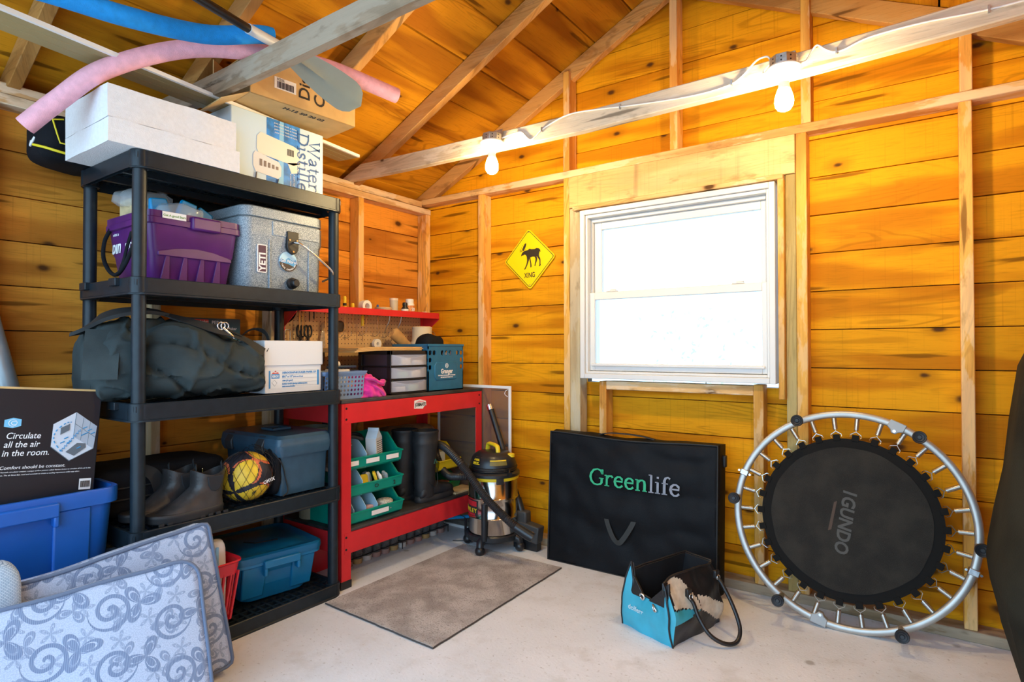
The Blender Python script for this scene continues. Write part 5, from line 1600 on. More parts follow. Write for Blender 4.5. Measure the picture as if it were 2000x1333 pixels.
def holes_panel(g, w_, h_, nx, nz, rx, rz_, y0, y1, mask=None, sides=8, m0=0.0, xf=None, rot=0.0, stagger=False):
    """a sheet in the x-z plane with real holes; mask(i, j) False leaves the cell solid"""
    cw, ch = w_ / nx, (h_) / nz
    for j in range(nz):
        for i in range(nx):
            x0, z0 = i * cw, m0 + j * ch
            if mask and not mask(i, j):
                g.box(x0, y0, z0, x0 + cw, y1, z0 + ch, xf=xf)
                continue
            cx_, cz_ = x0 + cw / 2, z0 + ch / 2
            inner = [(cx_ + rx * math.cos(2 * PI * k / sides + rot), cz_ + rz_ * math.sin(2 * PI * k / sides + rot)) for k in range(sides)]
            outer = []
            for k in range(sides):
                dx, dz = math.cos(2 * PI * k / sides + rot), math.sin(2 * PI * k / sides + rot)
                s_ = min(cw / 2 / max(abs(dx), 1e-6), ch / 2 / max(abs(dz), 1e-6))
                outer.append((cx_ + dx * s_, cz_ + dz * s_))
            vs, fs = [], []
            for y in (y0, y1):
                vs += [(x, y, z) for x, z in outer] + [(x, y, z) for x, z in inner]
            n = sides
            for k in range(n):
                k2 = (k + 1) % n
                fs.append((k, k2, n + k2, n + k))
                fs.append((2 * n + k2, 2 * n + k, 3 * n + k, 3 * n + k2))
                fs.append((n + k, n + k2, 3 * n + k2, 3 * n + k))
            # corner fillers
            for cxn, czn in ((x0, z0), (x0 + cw, z0), (x0 + cw, z0 + ch), (x0, z0 + ch)):
                o_ = sorted(outer, key=lambda q: (q[0] - cxn) ** 2 + (q[1] - czn) ** 2)[:2]
                if abs(o_[0][0] - cxn) + abs(o_[0][1] - czn) > 1e-5:
                    b0 = len(vs)
                    for y in (y0, y1):
                        vs += [(cxn, y, czn), (o_[0][0], y, o_[0][1]), (o_[1][0], y, o_[1][1])]
                    fs += [(b0, b0 + 1, b0 + 2), (b0 + 3, b0 + 5, b0 + 4)]
            g.add(vs, fs, 0, xf)
    return g


M_GREYB = P('blue_grey_plastic', (0.20, 0.31, 0.52), 0.45)
t = bthing('grey_basket', 'blue-grey perforated plastic basket on the black worktop', 'basket', -0.085, 0.03, TZ)
g = G()
taper = Matrix.Shear('XY', 4, (0, 0)) if False else Matrix()
fx = Matrix.Translation((0.012, 0.012, 0.0)) @ Matrix.Rotation(R(6), 4, 'X')
holes_panel(g, 0.245, 0.110, 11, 5, 0.0070, 0.0070, 0.0, 0.003, m0=0.012, xf=fx)
bk_ = Matrix.Translation((0.012, 0.158, 0.0)) @ Matrix.Rotation(R(-6), 4, 'X')
holes_panel(g, 0.245, 0.110, 11, 5, 0.0070, 0.0070, 0.0, 0.003, m0=0.012, xf=bk_)
for x, a in ((0.012, -5), (0.257, 5)):
    holes_panel(g, 0.146, 0.110, 7, 5, 0.0070, 0.0070, 0.0, 0.003, m0=0.012, xf=Matrix.Translation((x, 0.012, 0)) @ Matrix.Rotation(R(a), 4, 'Y') @ Matrix.Rotation(PI / 2, 4, 'Z'))
g.box(0.010, 0.010, 0.0, 0.260, 0.164, 0.013)
g.rloft([(0.135, 0.086, 0.268, 0.178, 0.012, 0.122), (0.135, 0.086, 0.280, 0.190, 0.015, 0.134), (0.135, 0.086, 0.284, 0.194, 0.015, 0.142), (0.135, 0.086, 0.272, 0.182, 0.012, 0.142), (0.135, 0.086, 0.262, 0.172, 0.012, 0.122)], cap0=False, cap1=False)
g.build('basket', M_GREYB, t)
t = bthing('white_tub', 'white plastic tub standing in the blue-grey basket', 'tub', 0.07, 0.12, TZ + 0.014)
G().lathe([(0.05, 0), (0.058, 0.115), (0.062, 0.117), (0.062, 0.135), (0.056, 0.137), (0.054, 0.01)], 28).build('tub', M_WHITE, t, smooth=40)
t = bthing('navy_brush', 'navy handled brush lying across the white tub in the basket', 'brush', 0.09, 0.13, TZ + 0.155)
G().box(-0.07, -0.02, 0, 0.10, 0.02, 0.014).build('handle', P('navy_plastic', (0.02, 0.05, 0.12), 0.45), t, bevel=0.006)
soft(G(), pillow(-0.03, 0, 0.022, 0.03, 0.022, 0.018, 0.8, 0.8, 0.004, 60, 1), 18, 10).build('bristles', M_PAPER, t, smooth=60)
for i, (x, a) in enumerate(((0.125, 0), (0.150, 6))):
    t = bthing('wood_block', ('pale wooden stick leaning out of the basket nearest the white tub', 'pale wooden stick leaning out of the basket nearest the pink cloth')[i], 'stick', x, 0.10, TZ + 0.05, 'pale sticks in the grey basket')
    G().box(-0.035, -0.012, 0, 0.10, 0.012, 0.018, xf=Matrix.Rotation(R(-32 + a), 4, 'Y')).build('stick', P('pale_pine', (0.70, 0.52, 0.30), 0.6), t, bevel=0.002)

# pink cloth
m_pk = P('hot_pink_cloth', (0.72, 0.02, 0.28), 0.85, var=0.2, vs=30, sheen=0.4)
t = bthing('pink_cloth', 'crumpled hot pink cloth on the worktop beside the drawers', 'cloth', 0.245, 0.105, TZ)


def crumple(t, p):
    a, b_, c = 0.098, 0.080, 0.125
    d = Vector((math.cos(p) * math.cos(t), math.cos(p) * math.sin(t), math.sin(p)))
    x, y, z = a * sgnpow(d.x, 0.9), b_ * sgnpow(d.y, 0.9), c * d.z
    if d.z < 0:
        z *= 0.12
    else:
        x *= 1 - 0.35 * d.z
        x -= 0.045 * d.z
    q = Vector((x, y, z)) * 15
    rdg = 1 - abs(noise.noise(q + Vector((1, 4, 2)))) * 2.6
    rdg += 0.5 * (1 - abs(noise.noise(q * 1.9 + Vector((7, 1, 2)))) * 2.6)
    k = 0.016 * max(-0.8, rdg)
    v = Vector((x, y, z)) + d * k
    v.z = max(0.001, v.z)
    return v


soft(G(), crumple, 72, 40).build('cloth', m_pk, t, smooth=80)
G().tube(crv([(-0.055, -0.055, 0.10), (-0.02, -0.085, 0.095), (0.025, -0.09, 0.075), (0.05, -0.08, 0.085), (0.06, -0.06, 0.06)]), [0.016] * 33, 8, flat=0.5).tube(crv([(-0.02, -0.075, 0.065), (0.0, -0.092, 0.05), (0.03, -0.095, 0.03), (0.05, -0.09, 0.008)]), [0.013] * 25, 8, flat=0.6).build('fold', m_pk, t, smooth=80)

# drawer unit
M_DRAW = P('frosted_drawer_plastic', (0.62, 0.68, 0.86), 0.3, alpha=0.38)
M_SMOKE = P('smoky_drawer_plastic', (0.05, 0.04, 0.06), 0.3, alpha=0.88)
t = bthing('drawer_unit', 'black framed three drawer unit with frosted drawers on the worktop', 'drawers', 0.376, 0.052, TZ)
UW, UD, UH = 0.290, 0.27, 0.245
for z in (0.0, 0.077, 0.150, UH - 0.022):
    G().box(0, 0, z, UW, UD, z + (0.022 if z > 0.2 else 0.008)).build('rail', M_BLACK, t, bevel=0.002)
for x in (0, UW - 0.014):
    for y in (0.0, UD - 0.03):
        G().box(x, y, 0, x + 0.014, y + 0.03, UH).build('post', M_BLACK, t, bevel=0.002)
for i, z in enumerate((0.010, 0.086, 0.159)):
    h = 0.064
    d = thing_d = G().box(0.016, 0.012, z, UW - 0.016, UD - 0.02, z + 0.003).box(0.014, 0.012, z, 0.017, UD - 0.02, z + h).box(UW - 0.017, 0.012, z, UW - 0.014, UD - 0.02, z + h).build('drawer', M_SMOKE, t)
    L = []
    for k in range(13):
        x = 0.006 + (UW - 0.012) * k / 12
        bow = -0.018 * math.sin(PI * k / 12) ** 0.6
        dip = 0.018 * math.sin(PI * k / 12)
        L.append([(x, 0.0 + bow, z + 0.004), (x, 0.006 + bow, z + 0.004), (x, 0.006 + bow, z + h - dip), (x, 0.0 + bow, z + h - dip)])
    G().loft(L).build('drawer_front', M_DRAW, d, smooth=40)
    L2 = []
    for k in range(13):
        x = 0.006 + (UW - 0.012) * k / 12
        dip = 0.018 * math.sin(PI * k / 12)
        L2.append([(x, 0.003, z + h - dip - 0.004), (x, 0.006, z + h - dip - 0.004), (x, 0.006, z + h), (x, 0.003, z + h)])
    G().loft(L2).build('finger_lip', M_DRAW, d, smooth=40)
    for j in range(2):
        x = 0.05 + 0.10 * j + 0.02 * i
        G().box(x, 0.008, z + 0.004, x + 0.075, 0.10, z + 0.03 + 0.008 * ((i + j) % 3)).build('contents', (M_PAPER, P('pale_green_paper', (0.35, 0.62, 0.5), 0.6), M_CREAM)[(i + j) % 3], d, bevel=0.004)

for i in range(3):
    t = bthing('cardboard_sheet', '%s flat corrugated cardboard sheet lying across the drawer unit' % ('bottom', 'middle', 'top')[i], 'cardboard', 0.15, 0.10, TZ + UH + 0.002 + 0.007 * i, 'cardboard sheets over the drawers')
    sag = 0.010
    L = []
    for k in range(11):
        x = 0.02 * i + (0.50 + 0.012 * (i % 2)) * k / 10
        dz = -sag * (1 - min(1, x / 0.24)) ** 2
        L.append([(x, -0.02 + 0.01 * i, dz), (x, 0.36, dz), (x, 0.36, dz + 0.006), (x, -0.02 + 0.01 * i, dz + 0.006)])
    G().loft(L).build('sheet', M_CARD, t)

t = bthing('rope_spool', 'cream spool of cord standing on the cardboard sheets near the corner', 'spool', 0.985, 0.40, TZ)
G().lathe([(0.085, 0.0), (0.085, 0.30), (0.071, 0.302), (0.067, 0.33), (0.066, 0.39), (0.068, 0.40), (0.055, 0.405), (0.054, 0.39)], 28).build('spool', P('cream_cord', (0.76, 0.66, 0.48), 0.7, bump=0.3, bs=120), t, smooth=40)
G().tube(crv([(0.066, 0, 0.385), (0.10, -0.01, 0.37), (0.115, -0.015, 0.335), (0.10, -0.01, 0.30), (0.07, 0, 0.29)]), 0.0022, 6).build('wire_handle', M_ZINC, t, smooth=80)
t = bthing('leather_sheath', 'tan leather glove leaning over the cardboard sheets on the pegboard', 'glove', 0.80, 0.40, TZ + UH + 0.024)
L = []
for k, (x, z, hw, th) in enumerate(((-0.075, 0.075, 0.012, 0.012), (-0.07, 0.09, 0.026, 0.018), (-0.045, 0.085, 0.036, 0.022), (-0.01, 0.060, 0.036, 0.024), (0.035, 0.028, 0.030, 0.022), (0.08, 0.0, 0.026, 0.018))):
    L.append([(x + hw * 0.6 * math.cos(a), 0.02 + th * math.sin(a), z + hw * math.cos(a)) for a in [2 * PI * i / 16 for i in range(16)]])
G().loft(L).build('glove', P('tan_leather', (0.50, 0.30, 0.12), 0.65, var=0.15, vs=15), t, smooth=80)

# blue crate
M_CRATE = P('crate_blue_plastic', (0.010, 0.135, 0.27), 0.42, var=0.1, vs=18)
t = bthing('milk_crate', 'blue plastic milk crate with hexagon holes on the worktop corner', 'crate', 0.674, 0.05, TZ)
KW, KD, KH = 0.322, 0.30, 0.285
g = G()
hexm = lambda i, j: (j in (1, 2, 3) and (i in (0, 8) or (i in (1, 7) and j == 3))) or (j == 3 and i in (3, 4, 5))
mk = lambda i, j: hexm(i, j)
holes_panel(g, KW, 0.175, 9, 4, 0.0155, 0.0175, 0.0, 0.006, mask=mk, sides=6, m0=0.078, rot=PI / 6)
g.box(0, 0, 0.0, KW, 0.006, 0.078).box(0, 0, 0.253, KW, 0.006, KH)
holes_panel(g, KW, 0.175, 9, 4, 0.0155, 0.0175, KD - 0.006, KD, mask=lambda i, j: j > 0, sides=6, m0=0.078, rot=PI / 6)
g.box(0, KD - 0.006, 0.0, KW, KD, 0.078).box(0, KD - 0.006, 0.253, KW, KD, KH)
for x in (0.006, KW):
    holes_panel(g, KD, 0.175, 8, 4, 0.0155, 0.0175, 0.0, 0.006, mask=lambda i, j: j > 0, sides=6, m0=0.078, rot=PI / 6, xf=Matrix.Translation((x, 0, 0)) @ Matrix.Rotation(PI / 2, 4, 'Z'))
    g.box(x - 0.006, 0, 0, x, KD, 0.078).box(x - 0.006, 0, 0.253, x, KD, KH)
g.box(0, 0, 0, KW, KD, 0.006)
g.build('crate', M_CRATE, t)
G().box(-0.004, -0.004, KH - 0.014, KW + 0.004, 0.008, KH).box(-0.004, KD - 0.008, KH - 0.014, KW + 0.004, KD + 0.004, KH).box(-0.004, 0, KH - 0.014, 0.008, KD, KH).box(KW - 0.008, 0, KH - 0.014, KW + 0.004, KD, KH).build('rim', M_CRATE, t, bevel=0.002)
G().prism([(0.055, 0.085), (0.07, 0.065), (0.25, 0.065), (0.265, 0.085), (0.265, 0.155), (0.25, 0.175), (0.07, 0.175), (0.055, 0.155)], -0.004, 0.003).build('name_plate', M_CRATE, t, bevel=0.003)
text('Granger', 0.040, M_INKW, t, (0.161, -0.005, 0.105), (1, 0, 0), align='CENTER', bold=0.0012, sx=0.8)
text('THIS CRATE IS THE PROPERTY OF THE DAIRY', 0.0095, M_INKW, t, (0.161, -0.005, 0.090), (1, 0, 0), align='CENTER', bold=0.0004, sx=0.82)
text('AND MUST BE RETURNED TO IT', 0.0095, M_INKW, t, (0.161, -0.005, 0.078), (1, 0, 0), align='CENTER', bold=0.0004, sx=0.82)
G().tube(loop(0.161, 0.152, 0.012, 0.014, -0.005, 0.001, 16), 0.0014, 5, closed=True).tube([(0.153, -0.005, 0.144), (0.161, -0.005, 0.162), (0.169, -0.005, 0.144)], 0.0014, 5).build('emblem', M_INKW, t)
t = bthing('black_tool', 'black folded tool bag poking out of the blue crate', 'bag', 0.76, 0.17, TZ + 0.008)
soft(G(), pillow(0.08, 0.02, 0.17, 0.09, 0.06, 0.17, 0.5, 0.5, 0.02, 14, 5), 30, 16).build('bag', M_FABK, t, smooth=60)
t = bthing('white_card', 'white folded card inside the blue crate', 'card', 0.79, 0.075, TZ + 0.008)
G().box(0, 0, 0, 0.07, 0.006, 0.235, xf=Matrix.Rotation(R(12), 4, 'Y')).build('card', M_PAPER, t)
t = bthing('yellow_bottle', 'yellow bottle inside the blue crate', 'bottle', 0.955, 0.075, TZ + 0.008)
G().lathe([(0.022, 0), (0.022, 0.13), (0.010, 0.155), (0.010, 0.18)], 18).build('bottle', M_YELLOW, t, smooth=40)

# ---------------------------------------------------------------- on the lower shelf
LZ = 0.2905
M_BINT = P('jade_plastic', (0.0, 0.30, 0.215), 0.4, var=0.06, vs=10)
M_BING = P('green_plastic', (0.0, 0.20, 0.075), 0.4)
M_DIV = P('pale_blue_divider', (0.40, 0.62, 0.76), 0.4)


def hopper_bin(name, label, x, y, z, W, D, H, mat, group=None):
    """stacking bin with a low lip in front and sloping shoulders"""
    t = bthing(name, label, 'bin', x, y, z, group)
    lip = H * 0.42
    w2 = 0.008
    g = G().box(0.006, 0.02, 0.0, W - 0.006, D, 0.004)
    side = [(0.018, 0.0), (0.0, 0.012), (-0.012, lip), (0.035, lip + 0.006), (0.115, H), (D, H), (D, 0.0)]
    for x0, x1 in ((0.0, 0.004), (W - 0.004, W)):
        g.loft([[(xx, yy, zz) for yy, zz in side] for xx in (x0, x1)])
    g.box(0, D - 0.004, 0, W, D, H)
    g.build('tub', mat, t)
    G().loft([[(0, 0.018, 0.0), (W, 0.018, 0.0), (W, 0.022, 0.0), (0, 0.022, 0.0)], [(0, 0.0, 0.012), (W, 0.0, 0.012), (W, 0.005, 0.012), (0, 0.005, 0.012)], [(0, -0.010, lip), (W, -0.010, lip), (W, -0.006, lip), (0, -0.006, lip)], [(-0.006, -0.016, lip), (W + 0.006, -0.016, lip), (W + 0.006, -0.006, lip + 0.004), (-0.006, -0.006, lip + 0.004)]]).build('lip', mat, t)
    for x0 in (-0.008, W - 0.002):
        g = G()
        pth = side[2:6]
        g.loft([[(x0, yy, zz), (x0 + 0.010, yy, zz), (x0 + 0.010, yy, zz + 0.005), (x0, yy, zz + 0.005)] for yy, zz in pth])
        g.build('flange', mat, t)
    return t


def divider(t, x, H, D, tilt=0):
    q = [(0.006, 0.006), (-0.004, H * 0.52), (0.03, H * 0.78), (0.07, H * 0.98), (D * 0.8, H * 0.98), (D * 0.8, 0.006)]
    G().loft([[(xx, yy, zz) for yy, zz in q] for xx in (x, x + 0.003)]).build('divider', M_DIV, t)


BWn, BDn, BHn = 0.40, 0.30, 0.150
lows = []
for i, lab in enumerate(('jade green hopper bin at the bottom of the stack on the lower bench shelf', 'jade green hopper bin in the middle of the stack on the lower bench shelf', 'jade green hopper bin on top of the stack holding a milk carton')):
    lows.append(hopper_bin('hopper_bin', lab, 0.045, 0.035 + 0.004 * i, LZ + 0.001 + 0.139 * i, BWn, BDn, BHn, M_BINT, 'jade green hopper bins under the bench'))
for x in (0.06, 0.14, 0.22):
    divider(lows[0], x, BHn, BDn)
divider(lows[1], 0.12, BHn, BDn)
for x in (0.04, 0.15):
    divider(lows[2], x, BHn, BDn)
for (bi, x, w_) in ((2, 0.02, 0.07), (2, 0.14, 0.09), (2, 0.28, 0.09), (0, 0.17, 0.12)):
    card(G(), x, 0.028, x + w_, 0.052, -0.0135 if bi == 2 else -0.0135).build('white_label', M_PAPER, lows[bi])
text('2', 0.03, M_INKK, lows[1], (0.33, -0.0115, 0.026), (1, 0, 0), bold=0.001)
G().tube(loop(0.21, 0.04, 0.012, 0.008, -0.0115, 0.002, 12), 0.002, 5, closed=True).build('inked_ring', M_INKK, lows[1])
t = bthing('twine_ball', 'roll of grey twine in the lowest jade bin', 'twine', 0.355, 0.075, LZ + 0.022)
xfz = Matrix.Translation((0, 0, 0.028))
soft(G(), pillow(0, 0.0, 0.032, 0.045, 0.045, 0.030, 0.5, 0.9, 0.004, 60, 1), 24, 12).build('twine', P('grey_twine', (0.52, 0.47, 0.38), 0.9, var=0.4, vs=120), t, smooth=60)
for i, (x, mt) in enumerate(((0.20, M_YELLOW), (0.235, P('slate_packet', (0.04, 0.07, 0.11), 0.4)), (0.275, M_PAPER), (0.30, M_YELLOW), (0.33, M_PAPER), (0.36, M_CLEAR))):
    t = bthing('packet', ('yellow hardware packet', 'slate blue hardware packet', 'white hardware packet', 'crinkled yellow packet behind the white one', 'small white plastic packet', 'small clear plastic packet')[i] + ' in the middle jade bin', 'packet', x, 0.06 + 0.012 * (i % 3), LZ + 0.145, 'hardware packets in the middle jade bin')
    soft(G(), pillow(0, 0, 0.05, 0.024, 0.008, 0.042 + 0.008 * (i % 2), 0.4, 0.5, 0.008, 25, i), 16, 10).build('packet', mt, t, smooth=50)
    t.rotation_euler = (R(-18), R(12 - 8 * i), F + 0.3 * i)
    t.location.z += 0.01
t = bthing('pink_packet', 'pale pink packet behind the dividers of the lowest jade bin', 'packet', 0.25, 0.08, LZ + 0.012)
soft(G(), pillow(0, 0, 0.03, 0.03, 0.02, 0.03, 0.5, 0.5, 0.008, 25, 3), 16, 10).build('packet', P('pale_pink', (0.7, 0.4, 0.38), 0.5), t, smooth=50)
# milk-style carton
t = bthing('tsp_carton', 'white and blue gable-top carton in the top jade bin', 'carton', 0.275, 0.05, LZ + 0.29)
t.rotation_euler = (0, R(-4), F + R(22))
M_VIOL = P('violet_blue_print', (0.03, 0.04, 0.36), 0.5)
G().box(0, 0, 0, 0.072, 0.062, 0.135).build('carton', P('grey_white_print', (0.62, 0.64, 0.66), 0.5), t)
G().box(0.0715, -0.0005, 0, 0.0728, 0.0625, 0.135).build('printed_side', M_VIOL, t)
G().loft([[(0, 0, 0.135), (0.072, 0, 0.135), (0.072, 0.062, 0.135), (0, 0.062, 0.135)], [(0.03, 0, 0.172), (0.042, 0, 0.172), (0.042, 0.062, 0.172), (0.03, 0.062, 0.172)], [(0.033, 0, 0.188), (0.039, 0, 0.188), (0.039, 0.062, 0.188), (0.033, 0.062, 0.188)]]).build('gable', M_PBLUE, t)
text('TSP', 0.03, M_INKW, t, (0.0735, 0.006, 0.098), (0, 1, 0), bold=0.001)
for i in range(7):
    text('trisodium phosphate heavy', 0.0062, M_INKK, t, (0.004, -0.0006, 0.115 - 0.011 * i), (1, 0, 0))
t = bthing('paint_can', 'tilted old metal paint can behind the dividers of the top jade bin', 'can', 0.04, 0.16, LZ + 0.289)
t.rotation_euler = (R(16), R(16), F)
M_CANM = P('rusty_tin', (0.28, 0.22, 0.17), 0.5, 0.5, var=0.35, vs=22)
G().lathe([(0.065, 0), (0.067, 0.003), (0.065, 0.006), (0.065, 0.150), (0.068, 0.153), (0.068, 0.160), (0.058, 0.160), (0.056, 0.154), (0.0, 0.154)], 28).build('can', M_CANM, t, smooth=40)
G().lathe([(0.0655, 0.02), (0.0655, 0.13)], 28).build('label', P('black_gold_print', (0.08, 0.06, 0.03), 0.45, var=0.6, vs=25), t, smooth=40)
t = bthing('glass_jug', 'dark glass jug standing behind the jade bins', 'jug', 0.24, 0.43, LZ)
G().lathe([(0.075, 0), (0.08, 0.02), (0.08, 0.36), (0.05, 0.43), (0.025, 0.46), (0.025, 0.50), (0.028, 0.51)], 26).build('jug', P('dark_glass', (0.02, 0.03, 0.03), 0.08), t, smooth=60)
t = bthing('black_hose_coil', 'coil of black cable lying on the dividers of the top jade bin', 'cable', 0.20, 0.16, LZ + 0.395)
G().tube([(0.06 * math.cos(a), 0.05 * math.sin(a), 0.035 + 0.012 * math.sin(2 * a) + 0.004 * k) for k in range(2) for a in [2 * PI * i / 18 for i in range(18)]], 0.008, 7).build('cable', M_RUBBER, t, smooth=80)
t = bthing('beige_pail', 'tall beige tin pail behind the slate toolbox on the lower bench shelf', 'pail', 0.108, 0.36, LZ)
G().lathe([(0.080, 0), (0.083, 0.46), (0.088, 0.463), (0.088, 0.485), (0.082, 0.487), (0.080, 0.46), (0.074, 0.02)], 28).build('pail', P('beige_tin', (0.30, 0.26, 0.17), 0.45), t, smooth=40)

# rubber boots
def wellington(label, x, y, rz):
    t = bthing('rubber_boot', label, 'boot', x, y, LZ + 0.001, 'rubber boots under the bench', rz)
    n = 24
    L = []
    for z, cx_, rx, ry in ((0.03, 0.0, 0.062, 0.050), (0.06, 0.0, 0.066, 0.052), (0.10, 0.0, 0.074, 0.055), (0.14, -0.004, 0.070, 0.056), (0.20, -0.004, 0.069, 0.060), (0.28, -0.002, 0.075, 0.068), (0.34, 0.0, 0.079, 0.072), (0.352, 0.0, 0.083, 0.075), (0.36, 0.0, 0.079, 0.072), (0.405, 0.0, 0.081, 0.074), (0.412, 0.0, 0.085, 0.078), (0.420, 0.0, 0.083, 0.076)):
        L.append([(cx_ + rx * math.cos(a), ry * math.sin(a), z) for a in [2 * PI * i / n for i in range(n)]])
    L.append([(0.078 * math.cos(a), 0.071 * math.sin(a), 0.418) for a in [2 * PI * i / n for i in range(n)]])
    L.append([(0.064 * math.cos(a), 0.058 * math.sin(a), 0.15) for a in [2 * PI * i / n for i in range(n)]])
    G().loft(L).build('shaft', M_RUBBER, t, smooth=80)
    L = []
    for x_, hw, h in ((-0.064, 0.030, 0.06), (-0.05, 0.044, 0.09), (0.0, 0.050, 0.13), (0.06, 0.050, 0.118), (0.10, 0.052, 0.095), (0.15, 0.054, 0.085), (0.19, 0.050, 0.078), (0.215, 0.036, 0.062), (0.226, 0.018, 0.045)):
        ring = []
        for i in range(16):
            a = 2 * PI * i / 16
            ring.append((x_, hw * sgnpow(math.cos(a), 0.8), 0.022 + (h - 0.022) * (0.5 + 0.5 * sgnpow(math.sin(a), 0.8))))
        L.append(ring)
    G().loft(L).build('foot', M_RUBBER, t, smooth=80)
    L = []
    for z, e in ((0.0, 0.0), (0.012, 0.004), (0.024, 0.002), (0.034, -0.004)):
        ring = []
        for i in range(28):
            a = 2 * PI * i / 28
            xx = 0.08 + (0.152 + e) * sgnpow(math.cos(a), 0.8)
            ww = (0.054 + e) if xx > 0.05 else (0.047 + e)
            ring.append((xx, ww * sgnpow(math.sin(a), 0.7), z))
        L.append(ring)
    G().loft(L).build('sole', M_SOLE, t, smooth=40)
    G().tube([(0.02 + 0.014 * math.cos(q), -0.0665, 0.235 + 0.016 * math.sin(q)) for q in (R(90), R(210), R(330))], 0.0035, 5, closed=True).build('emblem', P('dark_green_mark', (0.02, 0.10, 0.07), 0.5), t)
    G().tube(crv([(-0.055, -0.035, 0.15), (-0.01, -0.060, 0.11), (0.035, -0.055, 0.085), (0.055, -0.051, 0.12), (0.066, -0.03, 0.19)]), 0.002, 5).build('moulding', M_RUBBER, t, smooth=80)
    return t


wellington('black rubber boot standing in front of its mate beside the jade bins', 0.685, 0.085, 0.0)
wellington('black rubber boot half hidden behind its mate beside the jade bins', 0.645, 0.215, R(-4))
yb = hopper_bin('hopper_bin', 'yellow hopper bin stacked on a green bin behind the rubber boots', 0.86, 0.14, LZ + 0.131, 0.20, 0.20, 0.155, P('lemon_plastic', (0.72, 0.58, 0.02), 0.4))
gb = hopper_bin('hopper_bin', 'dark green hopper bin beneath the yellow one behind the rubber boots', 0.86, 0.14, LZ + 0.001, 0.20, 0.20, 0.125, M_BING)
t = bthing('white_box', 'small white box standing in the yellow bin', 'box', 0.90, 0.18, LZ + 0.138)
G().box(0, 0, 0, 0.07, 0.06, 0.11).build('box', P('mint_white', (0.62, 0.72, 0.66), 0.5), t, bevel=0.002)
t = bthing('rusty_scraps', 'reddish scraps lying in the dark green bin', 'scraps', 0.96, 0.22, LZ + 0.007)
soft(G(), pillow(0, 0, 0.02, 0.08, 0.06, 0.022, 0.6, 0.8, 0.01, 30, 3), 24, 10).build('scraps', P('rust_scraps', (0.22, 0.07, 0.045), 0.8, var=0.5, vs=60), t, smooth=60)
sk_ = bthing('plastic_sack', 'dull tan sack in clear plastic lying behind the rubber boots', 'sack', 0.82, 0.43, LZ)
G().box(-0.27, -0.09, 0, 0.22, 0.07, 0.25).build('crate_below', P('dark_crate_wood', (0.10, 0.065, 0.035), 0.8, var=0.3, vs=10), sk_, bevel=0.004)
soft(G(), pillow(-0.02, -0.03, 0.33, 0.25, 0.10, 0.085, 0.6, 0.55, 0.022, 11, 8), 48, 20).build('sack', P('tan_sacking', (0.30, 0.21, 0.11), 0.45, var=0.4, vs=14), sk_, smooth=60)
t = bthing('wood_offcut', 'pale plywood offcut lying at the shelf end under the vacuum hose', 'wood', 0.90, 0.03, LZ)
G().box(0, 0, 0, 0.20, 0.12, 0.012).build('board', P('pale_plywood', (0.62, 0.44, 0.22), 0.6, var=0.2, vs=14), t, bevel=0.001)

# ---------------------------------------------------------------- on the floor under the bench
M_JAR = P('grimy_jar_glass', (0.16, 0.15, 0.15), 0.1, alpha=0.55)
LIDS = [P('pinkish_lid', (0.34, 0.20, 0.17), 0.5), P('pale_lid', (0.50, 0.48, 0.45), 0.5), P('ochre_lid', (0.40, 0.26, 0.10), 0.5)]
ORD = 'first second third fourth fifth sixth seventh eighth ninth tenth eleventh twelfth'.split()
rk = bthing('jar_rack', 'long black wire rack of glass jars on the floor under the bench', 'rack', 0.20, 0.24, 0.0)
G().tube([(0.0, -0.036, 0.045), (0.83, -0.036, 0.045)], 0.003, 6).build('rail', M_BLACK, rk)
G().tube([(0.0, 0.036, 0.045), (0.83, 0.036, 0.045)], 0.003, 6).build('rail', M_BLACK, rk)
for x in (0.005, 0.415, 0.825):
    G().tube([(x, -0.036, 0.0), (x, -0.036, 0.045), (x, 0.036, 0.045), (x, 0.036, 0.0)], 0.003, 6).build('stand', M_BLACK, rk)
for i in range(12):
    t = bthing('jar', '%s grimy glass jar counted from the red leg in the wire rack under the bench' % ORD[i], 'jar', 0.235 + 0.068 * i, 0.24, 0.0015, 'glass jars in the wire rack under the bench')
    G().lathe([(0.026, 0.028), (0.029, 0.034), (0.029, 0.098), (0.031, 0.102), (0.028, 0.103), (0.027, 0.04)], 16).build('glass', M_JAR, t, smooth=50)
    G().lathe([(0.027, 0.0), (0.028, 0.003), (0.028, 0.026), (0.020, 0.028)], 16).build('lid', LIDS[(i * 2 + i // 4) % 3], t, smooth=50)
t = bthing('red_can', 'red plastic fuel can on the floor behind the jar rack', 'can', 0.03, 0.30, 0.0)
G().rloft([(0.16, 0.08, 0.30, 0.15, 0.03, 0.0), (0.16, 0.08, 0.31, 0.16, 0.03, 0.13), (0.16, 0.08, 0.26, 0.12, 0.03, 0.155)]).build('can', M_REDP, t, smooth=40)
t = bthing('wire_stand', 'thin black wire stand on the floor under the bench end', 'stand', 0.925, -0.01, 0.0)
G().tube([(-0.03, 0.06, 0.004), (0.03, -0.03, 0.004), (0.012, -0.003, 0.004), (0.012, -0.003, 0.15), (0.0, 0.04, 0.165)], 0.0035, 6).build('wire', M_BLACK, t)
t = bthing('broom_stick', 'bright blue broom stick lying under the bench end', 'broom', 0.86, 0.07, 0.12)
G().tube([(0, 0.0, 0.03), (0.26, -0.09, 0.0)], 0.011, 12).build('pole', P('bright_blue_enamel', (0.01, 0.28, 0.62), 0.4), t, smooth=60)
G().tube([(0.13, -0.045, 0.004), (0.13, -0.045, -0.12)], 0.008, 8).build('stand', M_BLACK, t)
t = bthing('dark_crate', 'dark low crate on the floor under the far end of the bench', 'crate', 0.73, 0.33, 0.0)
